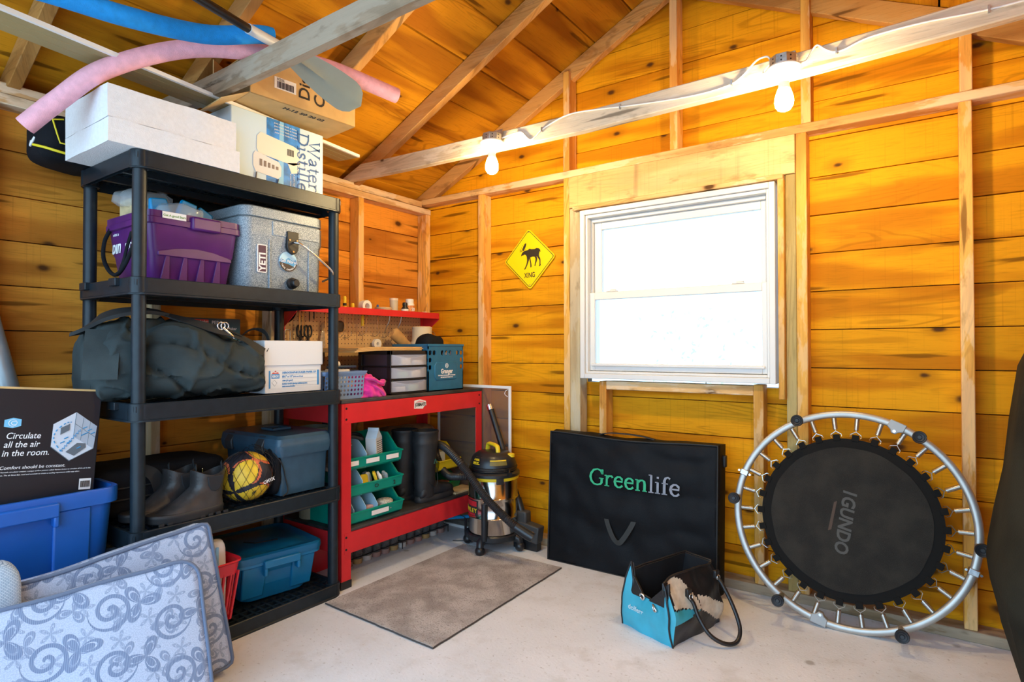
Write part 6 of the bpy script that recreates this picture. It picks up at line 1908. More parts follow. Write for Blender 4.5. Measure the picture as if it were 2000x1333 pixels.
G().box(0, 0, 0, 0.33, 0.16, 0.13).build('crate', P('near_black_plastic', (0.02, 0.022, 0.026), 0.5), t, bevel=0.006)

# ================================================================ SHOP VACUUM AND ITS CORNER
VX, VY = -2.175, 2.865
vc = thing('shop_vacuum', 'stainless steel shop vacuum with black and yellow lid beside the workbench', 'vacuum', (VX, VY, 0), R(-25))
M_CHROME = P('brushed_stainless', (0.62, 0.61, 0.60), 0.16, 1.0)
G().lathe([(0.150, 0.088), (0.150, 0.20), (0.155, 0.205), (0.156, 0.212), (0.151, 0.217), (0.151, 0.318), (0.156, 0.323), (0.157, 0.330), (0.152, 0.335), (0.152, 0.445), (0.14, 0.447)], 48).build('tank', M_CHROME, vc, smooth=50)
M_VBLK = P('satin_black_plastic', (0.014, 0.017, 0.021), 0.35)
ring = [(0.158, 0.440), (0.160, 0.444), (0.160, 0.458), (0.154, 0.462)]
G().lathe(ring, 48).build('yellow_band', M_YELLOW, vc, smooth=50)
G().lathe([(0.152, 0.455), (0.166, 0.462), (0.166, 0.478), (0.155, 0.487), (0.140, 0.492), (0.138, 0.512), (0.146, 0.518), (0.144, 0.535), (0.128, 0.575), (0.095, 0.600), (0.05, 0.606), (0.01, 0.607)], 48).build('lid', M_VBLK, vc, smooth=50)
for k, z in enumerate((0.496, 0.504, 0.511)):
    G().tube([((0.146 + 0.003 * math.sin(5 * a + k)) * math.cos(a), (0.146 + 0.003 * math.sin(5 * a + k)) * math.sin(a), z) for a in [2 * PI * i / 40 for i in range(40)]], 0.0042, 6, closed=True).build('power_cord', M_BLACK, vc, smooth=80)
G().tube(crv([(0.145, 0.03, 0.505), (0.17, 0.02, 0.508), (0.19, 0.01, 0.495)]), 0.005, 6).box(0.185, -0.005, 0.478, 0.203, 0.02, 0.500).build('plug', M_BLACK, vc, smooth=60)
G().tube(crv([(-0.075, 0.0, 0.585), (-0.068, 0.0, 0.628), (-0.045, 0.0, 0.643), (0.04, 0.0, 0.640), (0.062, 0.0, 0.622), (0.066, 0.0, 0.585)]), [0.016] * 41, 8, flat=0.7).build('handle', M_YELLOW, vc, smooth=80)
G().lathe([(0.026, 0.0), (0.026, 0.018), (0.018, 0.022)], 16, (0.085, 0.075, 0.572)).build('blower_cap', M_YELLOW, vc, smooth=50)
# labels on the lid, wrapped on its side
def wrap_panel(r0, r1, z0, z1, a0, a1, th=0.001, n=10):
    L = []
    for k in range(n + 1):
        a = R(a0 + (a1 - a0) * k / n)
        c, s = math.cos(a), math.sin(a)
        L.append([(r0 * c, r0 * s, z0), (r1 * c, r1 * s, z1), ((r1 - 0.003) * c, (r1 - 0.003) * s, z1), ((r0 - 0.003) * c, (r0 - 0.003) * s, z0)])
    return G().loft(L)


wrap_panel(0.1455, 0.1365, 0.535, 0.558, -36, 8).build('data_label', P('olive_label', (0.16, 0.13, 0.03), 0.5), vc)
wrap_panel(0.136, 0.133, 0.560, 0.566, -36, 8).build('yellow_stripe', M_YELLOW, vc)
wrap_panel(0.1455, 0.125, 0.535, 0.580, -86, -62).build('badge', P('badge_black', (0.01, 0.01, 0.01), 0.4), vc)
wrap_panel(0.1465, 0.1445, 0.538, 0.5415, -85, -63).build('badge_edge', M_YELLOW, vc)
wrap_panel(0.1265, 0.1245, 0.5765, 0.580, -85, -63).build('badge_edge', M_YELLOW, vc)
aa = R(-74)
text('4 GAL', 0.017, M_YELLOW, vc, (0.1375 * math.cos(aa) + 0.022 * math.sin(aa), 0.1375 * math.sin(aa) - 0.022 * math.cos(aa), 0.560), (-math.sin(aa), math.cos(aa), 0), (-0.35 * math.cos(aa), -0.35 * math.sin(aa), 1), bold=0.001)
text('MAX 4.0', 0.012, M_YELLOW, vc, (0.1455 * math.cos(aa) + 0.022 * math.sin(aa), 0.1455 * math.sin(aa) - 0.022 * math.cos(aa), 0.545), (-math.sin(aa), math.cos(aa), 0), (-0.35 * math.cos(aa), -0.35 * math.sin(aa), 1), bold=0.001)
for a in (-13, 167):
    wrap_panel(0.164, 0.164, 0.425, 0.470, a - 8, a + 8).build('latch', M_VBLK, vc)
wrap_panel(0.1535, 0.1535, 0.225, 0.316, -145, -66).build('printed_label', M_INKK, vc)
wrap_panel(0.1545, 0.1545, 0.283, 0.314, -143, -69).build('printed_label', P('label_red', (0.5, 0.02, 0.03), 0.4), vc)
wrap_panel(0.1545, 0.1545, 0.228, 0.240, -143, -74).build('printed_label', P('label_red', (0.5, 0.02, 0.03), 0.4), vc)
for k, ch in enumerate('STANLEY'):
    a = R(-123 + 8.6 * k)
    text(ch, 0.034, M_YELLOW, vc, (0.1560 * math.cos(a), 0.1560 * math.sin(a), 0.247), (-math.sin(a), math.cos(a), 0), align='CENTER', bold=0.0012, sx=0.85)
vc.scale = (0.97, 0.97, 0.965)
# dolly
bs_ = G().lathe([(0.157, 0.070), (0.165, 0.078), (0.165, 0.105), (0.157, 0.112), (0.150, 0.105), (0.150, 0.082), (0.0, 0.080), (0.0, 0.070)], 40).build('dolly', M_VBLK, vc, smooth=40)
for a in (-54, 36, 126, 216):
    c, s = math.cos(R(a)), math.sin(R(a))
    G().tube([(0.13 * c, 0.13 * s, 0.09), (0.175 * c, 0.175 * s, 0.075), (0.180 * c, 0.180 * s, 0.052)], [0.03, 0.026, 0.022], 10).build('caster_arm', M_VBLK, bs_, smooth=60)
    x, y = 0.180 * c, 0.180 * s
    soft(G(), pillow(x, y, 0.031, 0.030, 0.030, 0.030, 1, 1), 20, 12).build('caster', M_BLACK, bs_, smooth=80)
c, s = math.cos(R(-47)), math.sin(R(-47))
G().tube([(0.166 * c, 0.166 * s, 0.09), (0.166 * c, 0.166 * s, 0.31)], 0.017, 10).build('wand_post', M_VBLK, vc, smooth=60)


def ribbed_hose(name, parent, pts, r, mat, pitch=0.0075):
    path = crv(pts, 40)
    # resample evenly
    out = [path[0]]
    acc = 0.0
    for a, c_ in zip(path, path[1:]):
        acc += (c_ - a).length
        if acc >= pitch / 2:
            out.append(c_)
            acc = 0.0
    rs = [r if i % 2 else r * 0.86 for i in range(len(out))]
    return G().tube(out, rs, 14).build(name, mat, parent, smooth=25)


hs = thing('vacuum_hose', 'black ribbed vacuum hose looping from the bench over the shop vacuum to the floor', 'hose', (0, 0, 0))
hp = [(-2.285, 2.82, 0.425), (-2.37, 2.79, 0.415), (-2.47, 2.80, 0.405), (-2.56, 2.83, 0.44), (-2.585, 2.80, 0.54), (-2.52, 2.74, 0.60), (-2.43, 2.70, 0.605), (-2.33, 2.665, 0.575), (-2.22, 2.655, 0.50), (-2.07, 2.66, 0.355), (-1.93, 2.68, 0.245), (-1.86, 2.70, 0.195)]
ribbed_hose('hose', hs, hp, 0.024, P('hose_black', (0.02, 0.02, 0.022), 0.4))
G().tube([(-1.89, 2.69, 0.215), (-1.835, 2.71, 0.182), (-1.795, 2.722, 0.162)], [0.024, 0.027, 0.026], 16).build('end_cuff', M_VBLK, hs, smooth=50)

wd2 = thing('vacuum_wand', 'black vacuum wand with floor nozzle leaning in the corner behind the vacuum', 'wand', (0, 0, 0))
w0, w1 = Vector((-2.325, 3.03, 0.825)), Vector((-2.030, 2.965, 0.20))
G().tube([w0, w0.lerp(w1, 0.5), w1], 0.0185, 16).build('tube', M_BLACK, wd2, smooth=60)
G().tube([w0.lerp(w1, -0.02), w0.lerp(w1, 0.03)], 0.0225, 16).build('chrome_collar', M_STEEL, wd2, smooth=60)
G().tube([w0.lerp(w1, 0.86), w1], 0.0235, 16).build('cuff', M_VBLK, wd2, smooth=60)
nz_ = G().box(-2.085, 2.935, 0.145, -1.985, 2.995, 0.225).build('neck', P('grey_nozzle_plastic', (0.05, 0.052, 0.055), 0.5), wd2, bevel=0.01)
G().box(-2.085, 2.93, 0.06, -1.90, 3.0, 0.16, xf=Matrix.Translation((-2.0, 2.96, 0.10)) @ Matrix.Rotation(R(8), 4, 'Y') @ Matrix.Translation((2.0, -2.96, -0.10))).build('nozzle', P('grey_nozzle_plastic', (0.05, 0.052, 0.055), 0.5), wd2, bevel=0.008)
G().box(-1.985, 2.924, 0.09, -1.925, 2.932, 0.12).build('nozzle_clip', M_STEEL, wd2, bevel=0.003)
G().box(-2.08, 2.94, 0.0, -1.91, 2.99, 0.065).build('nozzle_foot', M_BLACK, wd2, bevel=0.004)

sf = thing('window_screen', 'white framed insect screen leaning on the planks behind the workbench', 'screen', (-2.175, 3.053, 0.0), 0)
g = rect_frame(G(), -0.62, 0.0, 0.0, 0.962, 0.018, 0.018, 0.018, 0.018, -0.006, 0.006)
g.build('frame', M_WHITE, sf, bevel=0.002)
G().box(-0.602, -0.0008, 0.018, -0.018, 0.0008, 0.944).build('mesh', P('grey_screen_mesh', (0.12, 0.12, 0.12), 0.8, alpha=0.35), sf)
G().tube(crv([(-0.018, -0.008, 0.94), (-0.035, -0.012, 0.93), (-0.04, -0.012, 0.91), (-0.02, -0.010, 0.895)]), 0.0018, 5).build('pull_tab', M_WHITE, sf)
# ================================================================ TRAMPOLINE
tp = thing('trampoline', 'round mini trampoline with silver frame leaning on its edge against the plank wall', 'trampoline', (0, 0, 0))
TR_R = 0.452
tp.matrix_world = Matrix.Translation((-0.308, 2.945, TR_R + 0.006)) @ Matrix.Rotation(R(3.6), 4, 'Z') @ Matrix.Rotation(R(-9), 4, 'X')
# local frame: x right, z up in the disc, -y toward the room
M_ALU = P('silver_tube', (0.46, 0.45, 0.42), 0.42, 0.7, var=0.06, vs=20)
ringp = [(TR_R * math.cos(2 * PI * i / 120), 0, TR_R * math.sin(2 * PI * i / 120)) for i in range(120)]
L = []
for x, y, z in ringp:
    d = Vector((x, 0, z)).normalized()
    L.append([Vector((x, 0, z)) + d * (0.0155 * sgnpow(math.cos(a), 0.7)) + Vector((0, 0.016 * sgnpow(math.sin(a), 0.7), 0)) for a in [2 * PI * k / 16 for k in range(16)]])
L.append(L[0])
G().loft(L, False, False).build('frame', M_ALU, tp, smooth=80)
m, nt, b = new_mat('black_mat_cloth')
tc = nt.nodes.new('ShaderNodeTexCoord')
n1 = N(nt, 'ShaderNodeTexNoise')
n1.inputs['Scale'].default_value = 9
n1.inputs['Detail'].default_value = 4
nt.links.new(tc.outputs['Object'], n1.inputs['Vector'])
n2 = N(nt, 'ShaderNodeTexNoise')
n2.inputs['Scale'].default_value = 500
nt.links.new(tc.outputs['Object'], n2.inputs['Vector'])
c1 = mixc(nt, smooth(nt, n1.outputs[0], 0.35, 0.7), (0.016, 0.013, 0.010), (0.028, 0.023, 0.017))
nt.links.new(mixc(nt, math_node(nt, 'MULTIPLY', smooth(nt, n2.outputs[0], 0.5, 0.7), 0.5), c1, (0.055, 0.048, 0.038)), b.inputs['Base Color'])
b.inputs['Roughness'].default_value = 0.7
b.inputs['Specular IOR Level'].default_value = 0.15
M_MATC = m
disc = lambda r, n=96, j=0.0: [((r + j * noise.noise((3 * math.cos(2 * PI * i / n), 3 * math.sin(2 * PI * i / n), 2))) * math.cos(2 * PI * i / n), (r + j * noise.noise((3 * math.cos(2 * PI * i / n), 3 * math.sin(2 * PI * i / n), 2))) * math.sin(2 * PI * i / n)) for i in range(n)]
G().prism(disc(0.345, 96, 0.004), -0.003, 0.003).build('mat_border', P('black_border_cloth', (0.009, 0.008, 0.007), 0.8, spec=0.15), tp)
G().prism(disc(0.306, 96, 0.008), -0.006, 0.002).build('jumping_mat', M_MATC, tp)
M_SPR = P('spring_steel', (0.60, 0.59, 0.55), 0.3, 1.0)
tab_me = spr_me = None
for i in range(30):
    a = R(12 * i + 1)
    rot_ = (0, -a, 0)
    if i == 0:
        tb0 = G().box(0.335, -0.006, -0.014, 0.364, 0.004, 0.014).build('mat_tab', MATS['black_border_cloth'], tp, rot=rot_, bevel=0.002)
        g = G()
        hel = []
        turns, seg = 16, 8
        for k in range(turns * seg + 1):
            t_ = k / (turns * seg)
            q = 2 * PI * k / seg
            hel.append((0.385 + 0.050 * t_, 0.0088 * math.cos(q), 0.0088 * math.sin(q)))
        g.tube(hel, 0.0018, 5)
        g.cyl((0.386, 0, 0), (0.434, 0, 0), 0.0082, n=10)
        g.tube([(0.434, 0, 0.004), (0.446, 0, 0.0), (0.450, 0, -0.004)], 0.0018, 5)
        sp0 = g.build('spring', M_SPR, tp, rot=rot_, smooth=70)
        g = G()
        for s in (-1, 1):
            g.tube([(0.388, 0, 0.0), (0.378, -0.002, 0.0), (0.364, -0.004, s * 0.020), (0.354, -0.006, s * 0.0215), (0.350, -0.008, s * 0.017)], 0.0018, 5)
        hk0 = g.build('triangle_hook', M_SPR, tp, rot=rot_, smooth=70)
    else:
        for o0 in (tb0, sp0, hk0):
            c = o0.copy()
            COL.objects.link(c)
            c.parent = tp
            c.rotation_euler = rot_
for k in range(6):
    a = R(55 + 60 * k)
    x, z = (TR_R - 0.004) * math.cos(a), (TR_R - 0.004) * math.sin(a)
    lg = G().cyl((x, 0.0, z), (x, -0.118, z), 0.0125, n=14).build('leg_stub', P('dark_steel_tube', (0.30, 0.29, 0.28), 0.35, 0.8) if k % 2 else M_ALU, tp, smooth=60)
    G().lathe([(0.016, 0), (0.024, 0.004), (0.0255, 0.022), (0.023, 0.027), (0.017, 0.024), (0.016, 0.027), (0.009, 0.024), (0.007, 0.028), (0.001, 0.028)], 22, xf=Matrix.Translation((x, -0.110, z)) @ Matrix.Rotation(PI / 2, 4, 'X')).build('rubber_foot', M_RUBBER, lg, smooth=35)
for a in (R(66), R(256)):
    d = Vector((math.cos(a), 0, math.sin(a)))
    s_ = Vector((-math.sin(a), 0, math.cos(a)))
    q = [(0.017, -0.032), (0.017, 0.032), (-0.016, 0.032), (-0.024, 0.016), (-0.036, 0.008), (-0.036, -0.008), (-0.024, -0.016), (-0.016, -0.032)]
    G().loft([[d * (TR_R + u_) + s_ * v_ + Vector((0, y_, 0)) for u_, v_ in q] for y_ in (-0.019, 0.019)]).build('hinge_plate', P('hinge_grey', (0.36, 0.36, 0.35), 0.5, 0.3), tp, bevel=0.003)
    c_ = d * (TR_R - 0.026)
    G().cyl((c_.x, -0.023, c_.z), (c_.x, 0.023, c_.z), 0.006, n=10).build('hinge_bolt', M_STEEL, tp)
for a in (R(160), R(342)):
    d = Vector((math.cos(a), 0, math.sin(a)))
    s_ = Vector((-math.sin(a), 0, math.cos(a)))
    G().loft([[d * (TR_R + u_) + s_ * v_ + Vector((0, y_, 0)) for u_, v_ in ((0.018, -0.013), (0.018, 0.013), (-0.018, 0.013), (-0.018, -0.013))] for y_ in (-0.020, 0.020)]).build('clamp', M_ZINC, tp, bevel=0.003)
    for u_ in (0.024, -0.026):
        c_ = d * (TR_R + u_)
        G().cyl((c_.x, -0.018, c_.z), (c_.x, 0.012, c_.z), 0.005, n=8).build('clamp_bolt', M_STEEL, tp)
# faded print, reading down the mat
M_FADE = P('faded_print', (0.070, 0.063, 0.052), 0.7)
text('1GUNDO', 0.072, M_FADE, tp, (-0.012, -0.0066, 0.132), (-0.14, 0, -1), (1, 0, -0.14), bold=0.002, sx=0.90, shear=0.12)
G().prism([(-0.052, 0.065), (-0.040, 0.072), (-0.062, -0.052), (-0.075, -0.058)], -0.0068, -0.004).build('faded_stripe', P('faded_orange_print', (0.065, 0.034, 0.017), 0.7), tp)

# ================================================================ MASSAGE TABLE CASE
mc = thing('table_case', 'big black zippered carrying case with green and grey lettering leaning under the window', 'case', (-1.800, 2.885, 0.0), R(0.3), None, (R(-3.0), 0, R(0.3)))
CWd, CHt, CDp = 0.945, 0.725, 0.135


def panel_y(x, z):
    e = min(x, CWd - x, z, CHt - z)
    q = Vector((x * 3.2, z * 4.5, 1.0))
    r = abs(noise.noise(q)) - 0.25
    r2 = noise.noise(Vector((x * 9 + z * 6, z * 9 - x * 3, 4)))
    k = min(1, max(0, e / 0.06))
    return -(0.010 * k + k * (0.034 * r + 0.009 * r2))


nx, nz = 60, 46
vs, fs = [], []
for j in range(nz + 1):
    for i in range(nx + 1):
        x, z = CWd * i / nx, CHt * j / nz
        sag = -0.016 * math.sin(PI * i / nx) ** 2 * (j / nz) ** 4
        vs.append((x, panel_y(x, z), z + sag))
for j in range(nz):
    for i in range(nx):
        a = j * (nx + 1) + i
        fs.append((a, a + 1, a + nx + 2, a + nx + 1))
o0 = len(vs)
ring = [i for i in range(nx + 1)] + [(j + 1) * (nx + 1) - 1 for j in range(1, nz + 1)] + [nz * (nx + 1) + nx - i for i in range(1, nx + 1)] + [(nz - j) * (nx + 1) for j in range(1, nz)]
L = []
for d_ in (0.03, 0.075, 0.12, CDp):
    row = []
    for k in ring:
        x, y, z = vs[k]
        nn = noise.noise(Vector((x * 6, z * 6, d_ * 14)))
        cx_, cz_ = x - CWd / 2, z - CHt / 2
        bl = (0.008 + 0.012 * nn) * math.sin(PI * d_ / CDp)
        row.append((x + (bl if x > CWd - 0.001 else (-bl if x < 0.001 else 0)), y + d_, max(0.0, z + (bl if z > CHt - 0.03 else 0))))
    L.append(row)
n = len(ring)
base = len(vs)
for row in L:
    vs += row
for k in range(n):
    k2 = (k + 1) % n
    fs.append((ring[k], ring[k2], base + k2, base + k))
    for q in range(len(L) - 1):
        fs.append((base + q * n + k, base + q * n + k2, base + (q + 1) * n + k2, base + (q + 1) * n + k))
fs.append(tuple(base + (len(L) - 1) * n + k for k in range(n)))
g = G()
g.v, g.f, g.mi = vs, fs, [0] * len(fs)
M_CASE = P('black_nylon', (0.005, 0.0055, 0.007), 0.55, var=0.2, vs=5, bump=0.35, bs=420, spec=0.16)
g.build('shell', M_CASE, mc, smooth=80)
G().tube([(x, y - 0.001, z) for x, y, z in [vs[k] for k in ring]], 0.0042, 6, closed=True).build('piping', M_WEB, mc, smooth=80)
G().tube([(x, y + 0.05, max(0.002, z)) for x, y, z in [vs[k] for k in ring]], 0.0022, 5, closed=True).build('zip', M_WEB, mc, smooth=80)
strap(mc, [((0.27, 0.07, CHt - 0.008), (0, 0, 1)), ((0.33, 0.065, CHt + 0.008), (0, 0, 1)), ((0.42, 0.06, CHt + 0.012), (0, 0, 1)), ((0.52, 0.06, CHt + 0.008), (0, 0, 1)), ((0.60, 0.07, CHt - 0.006), (0, 0, 1))], 0.035, name='carry_handle', th=0.005)
strap(mc, [((0.36, -0.008, 0.330), (0, -1, 0)), ((0.375, -0.020, 0.275), (0, -1, 0)), ((0.41, -0.026, 0.205), (0, -1, 0)), ((0.445, -0.030, 0.178), (0, -1, -0.2)), ((0.475, -0.028, 0.205), (0, -1, 0)), ((0.515, -0.020, 0.275), (0, -1, 0)), ((0.53, -0.008, 0.320), (0, -1, 0))], 0.026, P('grey_black_webbing', (0.022, 0.022, 0.020), 0.7), name='side_handle')
for x, z in ((0.36, 0.33), (0.53, 0.32)):
    G().box(x - 0.015, -0.012, z - 0.012, x + 0.015, -0.006, z + 0.016).build('handle_patch', M_WEB, mc)
M_GRN = P('green_thread', (0.03, 0.42, 0.20), 0.6)
M_GRY = P('grey_thread', (0.26, 0.28, 0.33), 0.6)
yl = -0.030
serif('Green', 0.116, M_GRN, mc, (0.265, yl, 0.465), (1, 0, -0.005), (0, 0, 1), pen=0.10)
serif('life', 0.116, M_GRY, mc, (0.265 + 0.116 * 2.92, yl, 0.463), (1, 0, -0.005), (0, 0, 1), pen=0.10)
G().box(CWd - 0.002, 0.07, CHt - 0.11, CWd + 0.02, 0.10, CHt - 0.05).build('buckle', M_BLACK, mc, bevel=0.006)

# ================================================================ HANDBAG
hb = thing('handbag', 'teal, black and cream slouching handbag on the floor before the black case', 'bag', (-1.105, 2.405, 0.0), R(-19))
HBm = [P('teal_leatherette', (0.04, 0.36, 0.48), 0.42, var=0.1, vs=12), P('black_leatherette', (0.012, 0.012, 0.013), 0.35, bump=0.15, bs=120), P('cream_suede', (0.62, 0.54, 0.42), 0.8, var=0.15, vs=25), P('bag_lining', (0.008, 0.008, 0.010), 0.9)]
HW, HD = 0.250, 0.340
# outline around the bag: front end (x from 0 to HW at y=0), right side, back end, left side
nf, nsd, nh = 26, 56, 40


def bag_pt(u, v):
    """u: 0-1 front end, 1-2 right side, 2-3 back end, 3-4 left side; v: height"""
    if u < 1:
        t_ = u
        x, y = HW * t_, 0.0
        top = 0.150 + 0.03 * (1 - t_) * (1 - t_) + 0.0 * t_ + 0.10 * max(0, t_ - 0.9) * 10 * 0.9
        if t_ < 0.08:
            top += 0.10 * (0.08 - t_) / 0.08
    elif u < 2:
        t_ = u - 1
        x, y = HW - 0.02 * t_, HD * t_
        top = 0.240 + 0.012 * math.sin(PI * t_ * 1.4) + 0.02 * t_
    elif u < 3:
        t_ = u - 2
        x, y = (HW - 0.02) * (1 - t_) + 0.02 * t_, HD
        top = 0.260
    else:
        t_ = u - 3
        x, y = 0.02 * (1 - t_), HD * (1 - t_)
        top = 0.262 - 0.012 * t_
    cx_, cy_ = HW / 2, HD / 2
    bulge = 0.022 * math.sin(PI * min(1, v * 1.05)) if 1 <= u < 2 or u >= 3 else 0.014 * math.sin(PI * v)
    z = top * v
    k = 1.0 - 0.30 * v * v if (1 <= u < 2 or u >= 3) else 1.0
    x2 = cx_ + (x - cx_) * (1.06 - 0.36 * (v ** 2.2))
    y2 = cy_ + (y - cy_) * (1.04 - 0.04 * v)
    dx = (1 if 1 <= u < 2 else (-1 if u >= 3 else 0)) * bulge
    dy = (-1 if u < 1 else (1 if 2 <= u < 3 else 0)) * bulge
    nn = 0.012 * noise.noise(Vector((x * 14, y * 14, z * 14)))
    return (x2 + dx + nn, y2 + dy + nn * 0.6, z)


def inside(p, pl):
    c = False
    for i in range(len(pl)):
        (x0, y0), (x1, y1) = pl[i - 1], pl[i]
        if (y0 > p[1]) != (y1 > p[1]) and p[0] < (x1 - x0) * (p[1] - y0) / (y1 - y0) + x0:
            c = not c
    return c


def bag_mat(u, v):
    if u < 1:
        return 0 if v < 0.97 else 1
    if u < 2:
        q = (u - 1, v)
        if inside(q, ((0.02, 0.62), (0.05, 0.90), (0.10, 0.97), (0.22, 0.98), (0.33, 0.90), (0.42, 0.70), (0.54, 0.41))):
            return 2
        if inside(q, ((-0.1, 0.64), (0.55, 0.40), (-0.1, 0.36))):
            return 0
        if inside(q, ((0.47, 0.66), (0.7, 0.56), (1.01, 0.36), (1.01, 0.08), (0.9, 0.10), (0.52, 0.44))):
            return 2
        return 1
    if u >= 3:
        t_ = 4 - u
        return 2 if t_ < 0.2 and v > 0.55 else (0 if v < 0.35 and t_ < 0.3 else 1)
    return 1


us = [k / nf for k in range(nf)] + [1 + k / nsd for k in range(nsd)] + [2 + k / nf for k in range(nf)] + [3 + k / nsd for k in range(nsd)]
g = G()
n = len(us)
for j in range(nh + 1):
    for u in us:
        g.v.append(bag_pt(u, j / nh))
for j in range(nh):
    for i in range(n):
        i2 = (i + 1) % n
        g.f.append((j * n + i, j * n + i2, (j + 1) * n + i2, (j + 1) * n + i))
        um = us[i] + 0.5 / (nf if int(us[i]) % 2 == 0 else nsd)
        g.mi.append(bag_mat(um, (j + 0.5) / nh))
b0 = len(g.v)
for u in us:                                    # lining
    x, y, z = bag_pt(u, 1.0)
    g.v.append((HW / 2 + (x - HW / 2) * 0.92, HD / 2 + (y - HD / 2) * 0.95, z - 0.004))
for u in us:
    x, y, z = bag_pt(u, 0.15)
    g.v.append((HW / 2 + (x - HW / 2) * 0.9, HD / 2 + (y - HD / 2) * 0.93, 0.03))
for i in range(n):
    i2 = (i + 1) % n
    g.f += [(nh * n + i, nh * n + i2, b0 + i2, b0 + i), (b0 + i, b0 + i2, b0 + n + i2, b0 + n + i)]
    g.mi += [1, 3]
g.f += [tuple(b0 + n + i for i in range(n)), tuple(range(n - 1, -1, -1))]
g.mi += [3, 1]
g.build('body', HBm, hb, smooth=60)
G().tube([bag_pt(0.999, v / 12) for v in range(13)], 0.004, 6).tube([bag_pt(0.0, v / 12) for v in range(13)], 0.004, 6).build('piping', M_BLACK, hb, smooth=80)
G().tube([bag_pt(u, 1.0) for u in us], 0.005, 6, closed=True).build('rim', HBm[1], hb, smooth=80)
# black flaps by the zip
for sd, (xa, xb) in ((0, (0.02, 0.12)), (1, (0.235, 0.14))):
    q = [(xa, 0.004, 0.245 if sd else 0.255), (xb, -0.008, 0.148), (xa, -0.008, 0.146), (xa + (0.006 if sd else -0.004), 0.0, 0.19)]
    G().loft([[(x, y, z) for x, y, z in q], [(x, y + 0.012, z) for x, y, z in q]]).build('zip_flap', HBm[1], hb, bevel=0.002)
G().tube(crv([(0.095, -0.008, 0.155), (0.105, -0.014, 0.168), (0.12, -0.012, 0.160), (0.115, -0.012, 0.145), (0.10, -0.012, 0.150)]), 0.004, 6).build('zip_pull', M_STEEL, hb, smooth=80)
G().tube(crv([(0.165, -0.010, 0.142), (0.178, -0.018, 0.138), (0.19, -0.018, 0.126), (0.18, -0.018, 0.122), (0.168, -0.014, 0.134)]), 0.004, 6).build('zip_pull', M_STEEL, hb, smooth=80)
text('dolfern', 0.030, P('silver_print', (0.55, 0.68, 0.72), 0.4), hb, (0.035, -0.0185, 0.085), (1, 0, -0.02), align='LEFT', bold=0.0004)
M_HAND = HBm[1]
G().tube(crv([(0.250, 0.11, 0.175), (0.268, 0.12, 0.15), (0.295, 0.12, 0.10), (0.340, 0.13, 0.045), (0.385, 0.165, 0.018), (0.405, 0.215, 0.020), (0.392, 0.255, 0.06), (0.345, 0.275, 0.13), (0.285, 0.29, 0.195), (0.255, 0.295, 0.215)], 8), 0.0085, 10).build('handle', M_HAND, hb, smooth=80)
G().tube(crv([(0.01, 0.10, 0.18), (-0.02, 0.09, 0.155), (-0.055, 0.10, 0.10), (-0.062, 0.14, 0.085), (-0.05, 0.19, 0.11), (-0.01, 0.25, 0.18)], 8), 0.0085, 10).build('handle', M_HAND, hb, smooth=80)
for x, y, z in ((0.248, 0.112, 0.185), (0.250, 0.295, 0.222)):
    G().box(x - 0.006, y - 0.014, z - 0.012, x + 0.010, y + 0.014, z + 0.022).build('handle_tab', HBm[1], hb, bevel=0.004)
    G().tube([(x + 0.014, y + 0.010 * math.cos(q), z - 0.008 + 0.012 * math.sin(q)) for q in [2 * PI * i / 12 for i in range(12)]], 0.0022, 6, closed=True).build('ring', M_STEEL, hb, smooth=80)

# ================================================================ FLOOR MAT, COVERED CHAIR, SIGN
m, nt, b = new_mat('grey_mat_pile')
tc = nt.nodes.new('ShaderNodeTexCoord')


def nzz(s, d=4):
    n_ = N(nt, 'ShaderNodeTexNoise')
    n_.inputs['Scale'].default_value, n_.inputs['Detail'].default_value = s, d
    nt.links.new(tc.outputs['Object'], n_.inputs['Vector'])
    return n_.outputs[0]


col = mixc(nt, smooth(nt, nzz(7, 5), 0.38, 0.62), (0.36, 0.325, 0.305), (0.52, 0.485, 0.465))
col = mixc(nt, math_node(nt, 'MULTIPLY', smooth(nt, nzz(2.5, 6), 0.55, 0.7), 0.5), col, (0.24, 0.21, 0.195))
col = mixc(nt, math_node(nt, 'MULTIPLY', smooth(nt, nzz(160, 2), 0.52, 0.68), 0.6), col, (0.17, 0.145, 0.13))
nt.links.new(col, b.inputs['Base Color'])
b.inputs['Roughness'].default_value = 0.95
bp = N(nt, 'ShaderNodeBump')
bp.inputs['Strength'].default_value = 0.7
bp.inputs['Distance'].default_value = 0.006
nt.links.new(nzz(140, 3), bp.inputs['Height'])
nt.links.new(bp.outputs[0], b.inputs['Normal'])
fm = thing('floor_mat', 'worn grey carpet mat lying flat on the concrete floor', 'mat', (-1.99, 2.285, 0.0))
L = []
n = 24
top = [(-0.345, -0.510), (0.352, -0.528), (0.330, 0.512), (-0.356, 0.510)]
pts = []
for k in range(4):
    a, c_ = Vector(top[k]), Vector(top[(k + 1) % 4])
    for i in range(n):
        p = a.lerp(c_, i / n)
        pts.append((p.x + 0.003 * noise.noise((p.x * 20, p.y * 20, 0)), p.y + 0.003 * noise.noise((p.x * 20, p.y * 20, 9))))
G().loft([[(x, y, 0.001) for x, y in pts], [(x, y, 0.009) for x, y in pts]]).build('pile', m, fm)
G().tube([(x, y, 0.004) for x, y in pts], 0.004, 5, closed=True).build('bound_edge', P('dark_mat_edge', (0.06, 0.05, 0.045), 0.9), fm)

